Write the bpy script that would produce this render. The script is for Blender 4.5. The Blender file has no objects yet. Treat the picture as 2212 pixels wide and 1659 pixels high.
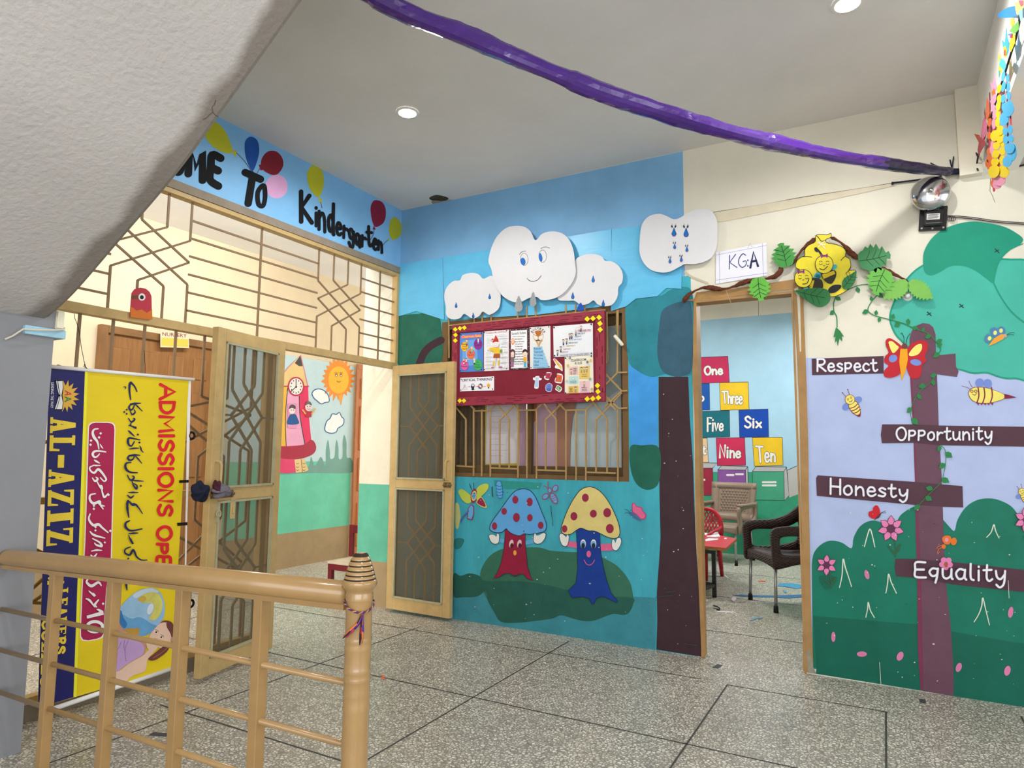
import bpy, bmesh, math, random
from mathutils import Vector, Matrix
random.seed(7)
SC = bpy.context.scene
COL = SC.collection
# ------------------------------------------------------------------ camera
IMW, IMH = 2212.0, 1659.0
CP = Vector((3.25804, -4.03709, 1.16734)); YAW, PIT, ROL, FPX = 0.507655, 0.102340, 0.00941106, 1441.575
_f = Vector((-math.sin(YAW)*math.cos(PIT), math.cos(YAW)*math.cos(PIT), math.sin(PIT)))
_r = Vector((math.cos(YAW), math.sin(YAW), 0.0)); _u = _r.cross(_f)
CR = math.cos(ROL)*_r + math.sin(ROL)*_u; CU = -math.sin(ROL)*_r + math.cos(ROL)*_u
cam = bpy.data.cameras.new('camera'); camo = bpy.data.objects.new('camera', cam); COL.objects.link(camo)
cam.sensor_fit = 'HORIZONTAL'; cam.sensor_width = 36.0; cam.lens = FPX*36.0/IMW; cam.clip_start = .02
M = Matrix((CR, CU, -_f)).transposed().to_4x4(); M.translation = CP; camo.matrix_world = M
SC.camera = camo
SC.view_settings.view_transform = 'Standard'; SC.view_settings.look = 'None'
SC.view_settings.exposure = -0.06; SC.view_settings.gamma = 1.0; SC.view_settings.use_curve_mapping = False
# ------------------------------------------------------------------ light
wd = bpy.data.worlds.new('daylight'); SC.world = wd; wd.use_nodes = True
wd.node_tree.nodes['Background'].inputs[0].default_value = (0.93, 0.96, 1.0, 1)
wd.node_tree.nodes['Background'].inputs[1].default_value = 1.5
def area(name, loc, aim, sx, sy, power, col=(1,1,1), spread=180):
    l = bpy.data.lights.new(name, 'AREA'); l.shape = 'RECTANGLE'; l.size = sx; l.size_y = sy
    l.energy = power; l.color = col; l.spread = math.radians(spread)
    o = bpy.data.objects.new(name, l); COL.objects.link(o); o.location = loc
    o.rotation_euler = (Vector(aim)-Vector(loc)).to_track_quat('-Z', 'Y').to_euler(); return o
area('hall_daylight', (4.6, -6.8, 1.7), (1.5, 0, 1.5), 4.5, 2.6, 150, (.97, .985, 1.0))
area('hall_daylight_side', (7.8, -2.6, 1.5), (1.5, -1.5, 1.5), 3.5, 2.0, 50, (.97,.985,1.0))
area('classroom_tube_light', (1.0, 2.5, 2.95), (1.0, 2.5, 0), 1.2, .1, 62, (1, 1, .99))
area('classroom_rear_tube_light', (2.9, 3.4, 2.95), (2.5, 2.4, 0), .1, 1.2, 54, (1, 1, .99))
area('corridor_daylight', (-1.1, 4.9, 1.6), (-1.1, 0, 1.2), 1.7, 2.6, 130, (1.0, .99, .96))
area('corridor_near_daylight', (-.9, -5.6, 2.0), (-2.0, -.6, 2.1), 1.5, 1.8, 170, (1.0, .975, .94))
area('corridor_wall_fill', (-.45, -.9, 2.93), (-2.0, -.9, 2.0), 2.0, .1, 42, (1.0, .97, .93))  # added lamp, out of sight behind the lintel, brightens the corridor wall
# ------------------------------------------------------------------ helpers
def lin(h):
    h = h.lstrip('#'); c = [int(h[i:i+2], 16)/255 for i in (0, 2, 4)]
    return tuple(v/12.92 if v <= .04045 else ((v+.055)/1.055)**2.4 for v in c)
_mc = {}
def mat(hexc, rough=.6, var=.07, scale=6.0, bump=0.0, bscale=60.0, metal=0.0, alpha=1.0, dirt=0.0, stretch=None, coat=0.0):
    key = (hexc, rough, var, scale, bump, bscale, metal, alpha, dirt, stretch, coat)
    if key in _mc: return _mc[key]
    m = bpy.data.materials.new('paint_'+hexc.strip('#')); m.use_nodes = True
    nt = m.node_tree; b = nt.nodes['Principled BSDF']; N = nt.nodes.new; L = nt.links.new
    c = lin(hexc); b.inputs['Roughness'].default_value = rough; b.inputs['Metallic'].default_value = metal
    b.inputs['Specular IOR Level'].default_value = .18 if (rough >= .45 and not coat) else .35
    if coat: b.inputs['Coat Weight'].default_value = coat; b.inputs['Coat Roughness'].default_value = .12
    b.inputs['Base Color'].default_value = c+(1,)
    tc = N('ShaderNodeTexCoord'); src = tc.outputs['Object']
    if stretch:
        mp = N('ShaderNodeMapping'); mp.inputs['Scale'].default_value = stretch; L(src, mp.inputs[0]); src = mp.outputs[0]
    if var > 0:
        no = N('ShaderNodeTexNoise'); no.inputs['Scale'].default_value = scale; no.inputs['Detail'].default_value = 6; no.inputs['Roughness'].default_value = .65
        L(src, no.inputs['Vector'])
        mr = N('ShaderNodeMapRange'); mr.inputs[1].default_value = .3; mr.inputs[2].default_value = .7
        mr.inputs[3].default_value = 1-var; mr.inputs[4].default_value = 1+var; L(no.outputs[0], mr.inputs[0])
        mx = N('ShaderNodeVectorMath'); mx.operation = 'SCALE'; mx.inputs[0].default_value = c; L(mr.outputs[0], mx.inputs[3])
        out = mx.outputs[0]
        if dirt > 0:
            n2 = N('ShaderNodeTexNoise'); n2.inputs['Scale'].default_value = 2.2; n2.inputs['Detail'].default_value = 9; n2.inputs['Roughness'].default_value = .75
            L(tc.outputs['Object'], n2.inputs['Vector'])
            r2 = N('ShaderNodeMapRange'); r2.inputs[1].default_value = .55; r2.inputs[2].default_value = .75; r2.inputs[3].default_value = 0; r2.inputs[4].default_value = dirt
            L(n2.outputs[0], r2.inputs[0])
            mi = N('ShaderNodeMix'); mi.data_type = 'RGBA'; L(r2.outputs[0], mi.inputs[0]); L(out, mi.inputs[6])
            mi.inputs[7].default_value = (c[0]*.35, c[1]*.33, c[2]*.3, 1); out = mi.outputs[2]
        L(out, b.inputs['Base Color'])
    if bump > 0:
        n3 = N('ShaderNodeTexNoise'); n3.inputs['Scale'].default_value = bscale; n3.inputs['Detail'].default_value = 4
        L(src, n3.inputs['Vector'])
        bp = N('ShaderNodeBump'); bp.inputs['Strength'].default_value = bump; bp.inputs['Distance'].default_value = .01
        L(n3.outputs[0], bp.inputs['Height']); L(bp.outputs[0], b.inputs['Normal'])
    if alpha < 1: b.inputs['Alpha'].default_value = alpha
    _mc[key] = m; return m
def P(h): return mat(h, .55, .07, 5.0)                 # wall paint
def PAP(h): return mat(h, .55, .025, 9.0)              # paper
def emit(name, col, s):
    m = bpy.data.materials.new(name); m.use_nodes = True; nt = m.node_tree
    b = nt.nodes['Principled BSDF']; b.inputs['Emission Color'].default_value = col+(1,); b.inputs['Emission Strength'].default_value = s
    b.inputs['Base Color'].default_value = col+(1,); return m
def ray(px, py): return (_f + CR*((px-IMW/2)/FPX) - CU*((py-IMH/2)/FPX))
def hit(px, py, o, n):                                  # where the sight line of a photo pixel meets a real plane
    d = ray(px, py); n = Vector(n); return CP + d*((Vector(o)-CP).dot(n)/d.dot(n))
def hx(px, py, x): return hit(px, py, (x,0,0), (1,0,0))
def hy(px, py, y): return hit(px, py, (0,y,0), (0,1,0))
def hz(px, py, z): return hit(px, py, (0,0,z), (0,0,1))
def tag(o, label=None, cat=None, group=None, kind=None):
    if label: o['label'] = label
    if cat: o['category'] = cat
    if group: o['group'] = group
    if kind: o['kind'] = kind
    return o
def link(name, verts, faces, mats, midx=None, parent=None, smooth=False, loc=None):
    me = bpy.data.meshes.new(name)
    if parent is not None:
        # world coordinates -> parent's frame
        chain = parent; mw = Matrix.Identity(4)
        while chain is not None: mw = chain.matrix_basis @ mw; chain = chain.parent
        inv = mw.inverted(); verts = [inv @ Vector(v) for v in verts]
    elif loc is not None:
        verts = [Vector(v)-Vector(loc) for v in verts]
    me.from_pydata([tuple(v) for v in verts], [], faces)
    for m in (mats if isinstance(mats, (list, tuple)) else [mats]): me.materials.append(m)
    if midx: me.polygons.foreach_set('material_index', midx)
    if smooth: me.polygons.foreach_set('use_smooth', [True]*len(me.polygons))
    me.update()
    o = bpy.data.objects.new(name, me); COL.objects.link(o)
    if parent is not None: o.parent = parent
    elif loc is not None: o.location = loc
    return o
def thing(name, loc, label, cat, group=None, rz=0.0):
    o = bpy.data.objects.new(name, None); COL.objects.link(o); o.location = loc; o.rotation_euler = (0,0,rz); o.empty_display_size = .05
    return tag(o, label, cat, group)
class MB:                                               # mesh builder: collects shapes into ONE mesh
    def __init__(s): s.v = []; s.f = []; s.m = []; s.mats = []; s.cur = 0
    def use(s, m):
        if m not in s.mats: s.mats.append(m)
        s.cur = s.mats.index(m); return s
    def add(s, vs, fs):
        b = len(s.v); s.v += [Vector(v) for v in vs]; s.f += [tuple(i+b for i in f) for f in fs]; s.m += [s.cur]*len(fs); return s
    def box(s, a, b):
        x0,y0,z0 = a; x1,y1,z1 = b
        return s.add([(x0,y0,z0),(x1,y0,z0),(x1,y1,z0),(x0,y1,z0),(x0,y0,z1),(x1,y0,z1),(x1,y1,z1),(x0,y1,z1)],
                     [(0,3,2,1),(4,5,6,7),(0,1,5,4),(1,2,6,5),(2,3,7,6),(3,0,4,7)])
    def rbox(s, a, b, bev=.004, seg=2):
        bm = bmesh.new(); bmesh.ops.create_cube(bm, size=1)
        A = Vector(a); B = Vector(b)
        for v in bm.verts: v.co = Vector(((A.x+B.x)/2+v.co.x*(B.x-A.x), (A.y+B.y)/2+v.co.y*(B.y-A.y), (A.z+B.z)/2+v.co.z*(B.z-A.z)))
        bmesh.ops.bevel(bm, geom=bm.edges[:], offset=bev, segments=seg, affect='EDGES', profile=.5)
        bm.verts.index_update(); s.add([v.co for v in bm.verts], [tuple(v.index for v in f.verts) for f in bm.faces]); bm.free(); return s
    def bar(s, p, q, w, t, n):                          # flat bar p->q; n = direction of thickness t
        p = Vector(p); q = Vector(q); d = (q-p).normalized(); n = Vector(n).normalized(); sd = d.cross(n).normalized()*w/2; nn = n*t/2
        vs = [e+a*sd+c*nn for e in (p, q) for (a, c) in ((-1,-1),(1,-1),(1,1),(-1,1))]
        return s.add(vs, [(0,1,2,3),(7,6,5,4),(0,4,5,1),(1,5,6,2),(2,6,7,3),(3,7,4,0)])
    def path(s, pts, w, t, n):
        for a, b in zip(pts, pts[1:]): s.bar(a, b, w, t, n)
        return s
    def tube(s, pts, r, k=10, closed=False, caps=True):
        pts = [Vector(p) for p in pts]; n = len(pts); rs = r if isinstance(r, (list, tuple)) else [r]*n
        vs = []; fs = []; up = None
        for i, p in enumerate(pts):
            if closed: t = (pts[(i+1)%n]-pts[i-1]).normalized()
            else: t = (pts[min(i+1,n-1)]-pts[max(i-1,0)]).normalized()
            if up is None:
                up = Vector((0,0,1)) if abs(t.z) < .9 else Vector((1,0,0))
            a = t.cross(up).normalized(); up = a.cross(t).normalized()
            for j in range(k):
                an = 2*math.pi*j/k; vs.append(p+(a*math.cos(an)+up*math.sin(an))*rs[i])
        m = n if closed else n-1
        for i in range(m):
            for j in range(k):
                i2 = (i+1)%n; fs.append((i*k+j, i*k+(j+1)%k, i2*k+(j+1)%k, i2*k+j))
        if caps and not closed: fs += [tuple(range(k))[::-1], tuple(range((n-1)*k, n*k))]
        return s.add(vs, fs)
    def lathe(s, prof, c=(0,0,0), k=28, mats=None):     # prof: (radius, z)
        c = Vector(c)
        for i in range(len(prof)-1):
            (r0,z0),(r1,z1) = prof[i], prof[i+1]
            if mats: s.use(mats[i])
            vs = [c+Vector((r*math.cos(2*math.pi*j/k), r*math.sin(2*math.pi*j/k), z)) for r, z in ((r0,z0),(r1,z1)) for j in range(k)]
            s.add(vs, [(j, (j+1)%k, k+(j+1)%k, k+j) for j in range(k)])
        return s
    def xf(s, mtx): s.v = [mtx @ v for v in s.v]; return s
    def weld(s, d=1e-5):
        bm = bmesh.new(); bv = [bm.verts.new(v) for v in s.v]
        for f, mi in zip(s.f, s.m):
            try: bf = bm.faces.new([bv[i] for i in f]); bf.material_index = mi
            except ValueError: pass
        bmesh.ops.remove_doubles(bm, verts=bm.verts, dist=d); bmesh.ops.recalc_face_normals(bm, faces=bm.faces)
        bm.verts.index_update(); s.v = [v.co.copy() for v in bm.verts]; s.f = [tuple(v.index for v in f.verts) for f in bm.faces]; s.m = [f.material_index for f in bm.faces]; bm.free(); return s
    def build(s, name, m=None, parent=None, smooth=False, loc=None):
        mats = s.mats if s.mats else [m]
        if parent is None and loc is None:
            loc = Vector(((min(v.x for v in s.v)+max(v.x for v in s.v))/2, (min(v.y for v in s.v)+max(v.y for v in s.v))/2, min(v.z for v in s.v)))
        return link(name, s.v, s.f, mats, s.m, parent, smooth, loc)
def crom(pts, n=6, closed=True):                        # smooth curve through points
    q = [Vector((p[0], p[1])) for p in pts]; N = len(q); out = []
    if N < 3: return q
    for i in range(N if closed else N-1):
        g = (lambda k: q[k % N]) if closed else (lambda k: q[max(0, min(N-1, k))])
        a, b, c, d = g(i-1), g(i), g(i+1), g(i+2)
        for j in range(n):
            t = j/n; out.append(.5*((2*b)+(c-a)*t+(2*a-5*b+4*c-d)*t*t+(3*b-a-3*c+d)*t*t*t))
    if not closed: out.append(q[-1])
    return out
def area2(p): return sum(p[i-1][0]*p[i][1]-p[i][0]*p[i-1][1] for i in range(len(p)))
_tx = {}
def text2d(body, bold):
    k = (body, bold)
    if k not in _tx:
        c = bpy.data.curves.new('t', 'FONT'); c.body = body; c.resolution_u = 2; c.offset = bold
        o = bpy.data.objects.new('t', c); me = bpy.data.meshes.new_from_object(o)
        vs = [(v.co.x, v.co.y) for v in me.vertices]; fs = [tuple(p.vertices) for p in me.polygons]
        bpy.data.objects.remove(o); bpy.data.meshes.remove(me); bpy.data.curves.remove(c)
        x0 = min(v[0] for v in vs); x1 = max(v[0] for v in vs); y0 = min(v[1] for v in vs); y1 = max(v[1] for v in vs)
        _tx[k] = ([((x-x0)/(x1-x0), (y-y0)/(y1-y0)) for x, y in vs], fs)
    return _tx[k]
# brush lettering: strokes of each character, capital height 1
GL = {
 'A': (.75, [[(0,0),(.38,1),(.75,0)], [(.15,.38),(.6,.38)]]), 'E': (.6, [[(.55,1),(.08,.98),(.05,.5),(.06,.02),(.58,0)], [(.06,.5),(.48,.52)]]),
 'F': (.55, [[(.55,.97),(.08,.95),(.08,0)], [(.08,.52),(.45,.55)]]), 'G': (.75, [[(.7,.85),(.4,1),(.08,.7),(.06,.3),(.35,0),(.68,.12),(.7,.42),(.45,.42)]]),
 'H': (.65, [[(.06,1),(.05,0)], [(.6,1),(.6,0)], [(.05,.5),(.6,.5)]]), 'K': (.62, [[(.06,1),(.06,0)], [(.55,.95),(.08,.48),(.62,.02)]]),
 'M': (.85, [[(.05,0),(.1,1),(.42,.35),(.74,1),(.82,0)]]), 'N': (.7, [[(.06,0),(.08,1),(.6,.02),(.64,1)]]),
 'O': (.75, [[(.38,1),(.1,.8),(.05,.4),(.25,.03),(.55,.05),(.72,.45),(.62,.85),(.38,1)]]), 'P': (.58, [[(.1,.75),(.07,0)], [(.08,.72),(.4,.74),(.52,.55),(.38,.36),(.08,.34)]]),
 'R': (.68, [[(.08,1),(.06,0)], [(.05,.98),(.45,1),(.6,.78),(.45,.55),(.12,.5),(.35,.3),(.66,0)]]), 'S': (.6, [[(.55,.85),(.32,1),(.08,.8),(.2,.58),(.5,.42),(.52,.15),(.28,0),(.04,.14)]]),
 'T': (.75, [[(.02,.96),(.72,1)], [(.36,.97),(.34,0)]]), ':': (.28, [[(.12,.55),(.13,.5)], [(.12,.15),(.13,.1)]]),
 'a': (.58, [[(.5,.58),(.22,.64),(.05,.35),(.18,.03),(.42,.12),(.5,.55)], [(.5,.62),(.48,.15),(.56,0)]]), 'c': (.5, [[(.46,.52),(.25,.63),(.06,.4),(.1,.1),(.3,0),(.48,.12)]]),
 'd': (.58, [[(.48,.45),(.28,.6),(.06,.35),(.16,.03),(.4,.08),(.5,.4)], [(.5,1.02),(.5,.1),(.56,0)]]), 'e': (.55, [[(.08,.33),(.46,.36),(.4,.6),(.2,.62),(.06,.35),(.14,.05),(.34,0),(.52,.14)]]),
 'g': (.56, [[(.48,.5),(.26,.62),(.06,.4),(.18,.12),(.42,.2),(.5,.55)], [(.5,.6),(.48,-.15),(.3,-.36),(.08,-.22)]]), 'h': (.56, [[(.08,1),(.07,0)], [(.07,.35),(.28,.6),(.48,.45),(.5,0)]]),
 'i': (.22, [[(.1,.6),(.1,0)], [(.1,.85),(.105,.82)]]), 'l': (.3, [[(.1,1),(.1,.15),(.25,0)]]), 'n': (.58, [[(.08,.62),(.08,0)], [(.08,.35),(.3,.6),(.48,.45),(.52,0)]]),
 'o': (.56, [[(.28,.62),(.08,.42),(.1,.1),(.32,0),(.5,.2),(.46,.52),(.28,.62)]]), 'p': (.56, [[(.08,.68),(.06,-.05)], [(.06,.62),(.36,.68),(.5,.48),(.34,.24),(.08,.24)]]),
 'q': (.56, [[(.46,.58),(.22,.62),(.06,.38),(.2,.12),(.42,.22),(.48,.55)], [(.48,.62),(.44,.1),(.36,-.3)]]), 'r': (.46, [[(.08,.62),(.08,0)], [(.08,.32),(.25,.56),(.44,.55)]]),
 's': (.48, [[(.42,.55),(.24,.64),(.08,.5),(.22,.34),(.42,.22),(.32,.02),(.04,.06)]]), 't': (.48, [[(.2,.95),(.18,.2),(.3,0),(.46,.12)], [(.02,.64),(.42,.68)]]),
 'u': (.58, [[(.06,.62),(.08,.15),(.25,0),(.46,.2),(.5,.6)], [(.5,.62),(.5,.1),(.56,0)]]), 'v': (.52, [[(.04,.62),(.25,0),(.48,.62)]]), 'w': (.72, [[(.04,.6),(.18,0),(.36,.5),(.52,0),(.68,.62)]]),
 'x': (.52, [[(.05,.62),(.48,0)], [(.48,.62),(.04,0)]]), 'y': (.56, [[(.06,.62),(.12,.25),(.3,.15),(.48,.4)], [(.52,.64),(.46,-.1),(.26,-.35),(.08,-.2)]]), ' ': (.4, []),
}
GL['D'] = (.66, [[(.08,.98),(.42,.92),(.6,.65),(.6,.35),(.42,.08),(.08,.02)], [(.08,1),(.08,0)]]); GL['I'] = (.2, [[(.1,1),(.1,0)]])
STRAIGHT = set('AFHIKMNTvwx')
class Paint:                                            # flat painted / printed shapes on a real plane
    def __init__(s, o, n, lift=.001, step=.00012, crop=(0,0,1)):
        s.o = Vector(o); s.n = Vector(n).normalized(); s.l = lift*.5; s.st = step; s.b = MB(); s.crop(*crop)
    def crop(s, x, y, k): s.c = (x, y, k); return s
    def px(s, p): return (s.c[0]+p[0]/s.c[2], s.c[1]+p[1]/s.c[2])
    def pt(s, p, lift=None):
        q = s.px(p); return hit(q[0], q[1], s.o, s.n)+s.n*(s.l if lift is None else lift)
    def up(s): s.l += s.st
    def poly(s, pts, m):
        s.b.use(m); vs = [s.pt(p) for p in pts]
        nn = Vector((0,0,0))
        for i in range(len(vs)): nn += (vs[i-1]-vs[0]).cross(vs[i]-vs[0])
        f = tuple(range(len(vs))); s.b.add(vs, [f if nn.dot(s.n) > 0 else f[::-1]]); s.up(); return s
    def rect(s, x0, y0, x1, y1, m): return s.poly([(x0,y0),(x1,y0),(x1,y1),(x0,y1)], m)
    def blob(s, pts, m, n=5): return s.poly(crom(pts, n), m)
    def ell(s, cx, cy, rx, ry, m, rot=0, k=28):
        a = math.radians(rot); return s.poly([(cx+rx*math.cos(t)*math.cos(a)-ry*math.sin(t)*math.sin(a), cy+rx*math.cos(t)*math.sin(a)+ry*math.sin(t)*math.cos(a)) for t in [2*math.pi*i/k for i in range(k)]], m)
    def line(s, pts, w, m, smooth=True, closed=False, taper=None, n=5):
        s.b.use(m); q = crom(pts, n, closed) if smooth and len(pts) > 2 else [Vector((p[0],p[1])) for p in pts]
        if closed: q = list(q)+[q[0], q[1]]
        N = len(q)
        if N < 2: return s
        W = [w/2]*N
        if taper:                                       # (start, middle, end) width factors
            W = [w/2*((taper[0]+(taper[1]-taper[0])*t*2) if t < .5 else (taper[1]+(taper[2]-taper[1])*(t*2-1))) for t in [i/(N-1) for i in range(N)]]
        L = []; R = []
        for i in range(N):
            t = (q[min(i+1,N-1)]-q[max(i-1,0)])
            if t.length < 1e-9: t = Vector((1,0))
            t.normalize(); nrm = Vector((-t.y, t.x))
            L.append(q[i]+nrm*W[i]); R.append(q[i]-nrm*W[i])
        e6_ = 6e-6; vs = [s.pt(p, s.l+i*e6_) for i,p in enumerate(L)]+[s.pt(p, s.l+i*e6_) for i,p in enumerate(R)]
        fs = []
        ref = (vs[1]-vs[0]).cross(vs[N]-vs[0]).dot(s.n)
        for i in range(N-1):
            f = (i, i+1, N+i+1, N+i); fs.append(f if ref < 0 else f[::-1])
        s.b.add(vs, fs)
        if not closed:
            l0_ = s.l
            for e, p, wd2, li_ in ((q[0], q[1], W[0], 0), (q[-1], q[-2], W[-1], N)):
                s.l = l0_+li_*6e-6
                d = (e-p)
                if d.length < 1e-9: continue
                d.normalize(); a0 = math.atan2(d.y, d.x)
                s.poly_nolift([(e.x+wd2*math.cos(a0+math.pi*(k/8-.5)), e.y+wd2*math.sin(a0+math.pi*(k/8-.5))) for k in range(9)], m)
            s.l = l0_
        s.l += N*6e-6; s.up(); return s
    def poly_nolift(s, pts, m): l = s.l; s.poly(pts, m); s.l = l
    def text(s, body, quad, m, bold=0.0):               # quad: TL, TR, BR, BL
        v2, fs = text2d(body, bold); a, b, c, d = [Vector(p) for p in quad]; s.b.use(m)
        vs = []
        for x, y in v2:
            t = a.lerp(b, x); u = d.lerp(c, x); vs.append(s.pt(u.lerp(t, y)))
        f0 = fs[0]; nn = (vs[f0[1]]-vs[f0[0]]).cross(vs[f0[2]]-vs[f0[0]]).dot(s.n)
        s.b.add(vs, [f if nn > 0 else f[::-1] for f in fs]); s.up(); return s
    def tx(s, body, x0, y0, x1, y1, m, bold=0.0, sl=0.0):   # upright box, sl = drop of the right end
        return s.text(body, [(x0,y0),(x1,y0+sl),(x1,y1+sl),(x0,y1)], m, bold)
    def hand(s, word, quad, w, m, edge=None, ew=0):
        tot = sum(GL[c][0]+.1 for c in word)-.1; a, b, c_, d = [Vector(p) for p in quad]
        mp = lambda x, y: d.lerp(c_, x/tot).lerp(a.lerp(b, x/tot), y)
        for ww, mm in (((w+ew, edge), (w, m)) if edge else ((w, m),)):
            x = 0
            for ch in word:
                adv, st = GL[ch]
                for k in st: s.line([mp(x+p[0], p[1]) for p in (k[:-1] if k[0] == k[-1] else k)], ww, mm, smooth=ch not in STRAIGHT, closed=k[0] == k[-1])
                x += adv+.1
        return s
    def sheet(s, pts, m, t=.003, smooth=False, n=5):    # a cut-out with real thickness
        q = crom(pts, n) if smooth else pts
        fr = [s.pt(p, s.l+t) for p in q]; bk = [s.pt(p, s.l) for p in q]; k = len(q)
        nn = Vector((0,0,0))
        for i in range(k): nn += (fr[i-1]-fr[0]).cross(fr[i]-fr[0])
        fl = nn.dot(s.n) > 0; f = tuple(range(k))
        fs = [f if fl else f[::-1], tuple(i+k for i in (f[::-1] if fl else f))]
        for i in range(k):
            j = (i+1) % k; e = (i, i+k, j+k, j); fs.append(e if fl else e[::-1])
        s.b.use(m).add(fr+bk, fs); s.l += t+s.st; return s
    def build(s, name, parent=None): return s.b.build(name, None, parent)
RW = ((0,0,0), (0,-1,0)); LW = ((0,0,0), (1,0,0))       # right wall, left wall
C1=(0,200,2.765); C2=(500,200,2.765); C3=(860,400,3.16); C4=(1460,350,2.9415); C5=(1740,650,3.318); C6=(1740,1050,3.318); C7=(1460,600,2.074); C8=(2000,0,3.687)
D1=(60,760,2.0737); D2=(560,740,2.592); D3=(960,660,4.1475); D4=(960,1020,3.6867); D5=(0,1180,2.6976); D6=(780,1280,1.5447)
E1=(200,420,5.35); E2=(0,640,6.38); E3=(400,680,4.1475); E4=(400,1040,3.6065); E5=(980,690,6.506); E6=(1500,1000,4.739); E7=(720,1170,5.352); E8=(740,1240,8.508)
F1=(90,780,5.185); F2=(80,1080,3.6065); F3=(1000,690,13.825); F4=(1140,690,13.01)
def u(c, x, y): return (c[0]+x/c[2], c[1]+y/c[2])
# ================================================================== SETTING
H = 3.065
TAN = mat('#bb9f6c', .45, .10, 14, dirt=.25)           # painted iron
TAND = mat('#a8a283', .5, .10, 14, dirt=.2)
# ---- terrazzo floor
def terrazzo():
    m = bpy.data.materials.new('terrazzo'); m.use_nodes = True; nt = m.node_tree; b = nt.nodes['Principled BSDF']; N = nt.nodes.new; L = nt.links.new
    tc = N('ShaderNodeTexCoord')
    n0 = N('ShaderNodeTexNoise'); n0.inputs['Scale'].default_value = 18; L(tc.outputs['Object'], n0.inputs[0])
    ad = N('ShaderNodeVectorMath'); ad.operation = 'MULTIPLY_ADD'; L(n0.outputs[1], ad.inputs[0]); ad.inputs[1].default_value = (.02,.02,.02); L(tc.outputs['Object'], ad.inputs[2])
    v = N('ShaderNodeTexVoronoi'); v.feature = 'DISTANCE_TO_EDGE'; v.inputs['Scale'].default_value = 70; L(ad.outputs[0], v.inputs['Vector'])
    v2 = N('ShaderNodeTexVoronoi'); v2.inputs['Scale'].default_value = 70; L(ad.outputs[0], v2.inputs['Vector'])
    mr = N('ShaderNodeMapRange'); mr.inputs[1].default_value = .06; mr.inputs[2].default_value = .20; L(v.outputs['Distance'], mr.inputs[0])
    sp = N('ShaderNodeSeparateColor'); L(v2.outputs['Color'], sp.inputs[0])
    cr = N('ShaderNodeValToRGB'); e = cr.color_ramp.elements
    e[0].position = 0; e[0].color = lin('#aaa599')+(1,); e[1].position = 1; e[1].color = lin('#f0ecdf')+(1,)
    k = cr.color_ramp.elements.new(.3); k.color = lin('#cbc6b8')+(1,)
    L(sp.outputs[0], cr.inputs[0])
    mi = N('ShaderNodeMix'); mi.data_type = 'RGBA'; L(mr.outputs[0], mi.inputs[0]); mi.inputs[6].default_value = lin('#8a857a')+(1,); L(cr.outputs[0], mi.inputs[7])
    n1 = N('ShaderNodeTexNoise'); n1.inputs['Scale'].default_value = 1.3; n1.inputs['Detail'].default_value = 6; L(tc.outputs['Object'], n1.inputs[0])
    r1 = N('ShaderNodeMapRange'); r1.inputs[1].default_value = .3; r1.inputs[2].default_value = .7; r1.inputs[3].default_value = .84; r1.inputs[4].default_value = 1.02; L(n1.outputs[0], r1.inputs[0])
    sc = N('ShaderNodeVectorMath'); sc.operation = 'SCALE'; L(mi.outputs[2], sc.inputs[0]); L(r1.outputs[0], sc.inputs[3])
    L(sc.outputs[0], b.inputs['Base Color']); b.inputs['Roughness'].default_value = .34; b.inputs['Specular IOR Level'].default_value = .4
    return m
fl = MB(); fl.box((-3.5,-7,-.12), (8,5.4,0)); floor = fl.build('floor', terrazzo(), None, loc=(0,0,0)); tag(floor, 'grey speckled terrazzo floor with dark divider strips', kind='structure')
ds = MB(); z = .0012
def strip(x0,y0,x1,y1,w=.008):
    d = Vector((x1-x0, y1-y0, 0)).normalized(); n = Vector((-d.y,d.x,0))*w/2
    a = Vector((x0,y0,z)); b = Vector((x1,y1,z)); ds.add([a-n,b-n,b+n,a+n], [(0,1,2,3)])
for yy, xa, xb in ((-.385,.0,2.37),(-.405,2.51,3.225),(-1.21,-.0,6.5),(-2.02,.3,6.5),(-2.83,.3,6.5),(.45,-1.99,-.01),(-.40,-1.99,-.01),(-1.25,-1.99,-.01),(1.3,-1.99,-.36),
                   (.62,-.2,4.1),(1.75,-.2,4.1),(2.95,-.2,4.1)): strip(xa, yy, xb, yy)
for xx, ya, yb in ((.49,-6,-.30),(1.49,-6,-.09),(2.51,-6,-.40),(3.215,-1.9,-.41),(3.75,-6,-.15),(-1.0,-6,4.0)): strip(xx, ya, xx, yb)
dso = ds.build('divider_strip', mat('#4a4a48', .6, .15, 20), floor)
tp = MB()
for q in ((1550,1440,.03,.07,-.2),(1993,1515,.025,.055,0),):
    c = hz(q[0], q[1], 0); R = Matrix.Translation((c.x,c.y,.0016)) @ Matrix.Rotation(q[4],4,'Z')
    t = MB().box((-q[2]/2,-q[3]/2,0),(q[2]/2,q[3]/2,.0008)).xf(R); tp.add(t.v, t.f)
c = hz(355,1588,0); t = MB().box((-.06,-.014,0),(.06,.014,.0008)).xf(Matrix.Translation((c.x,c.y,.0016)) @ Matrix.Rotation(.35,4,'Z')); tp.add(t.v,t.f)
tag(tp.build('floor_tape', mat('#4c4c50', .6), floor), 'dark tape stuck on the floor')
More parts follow.
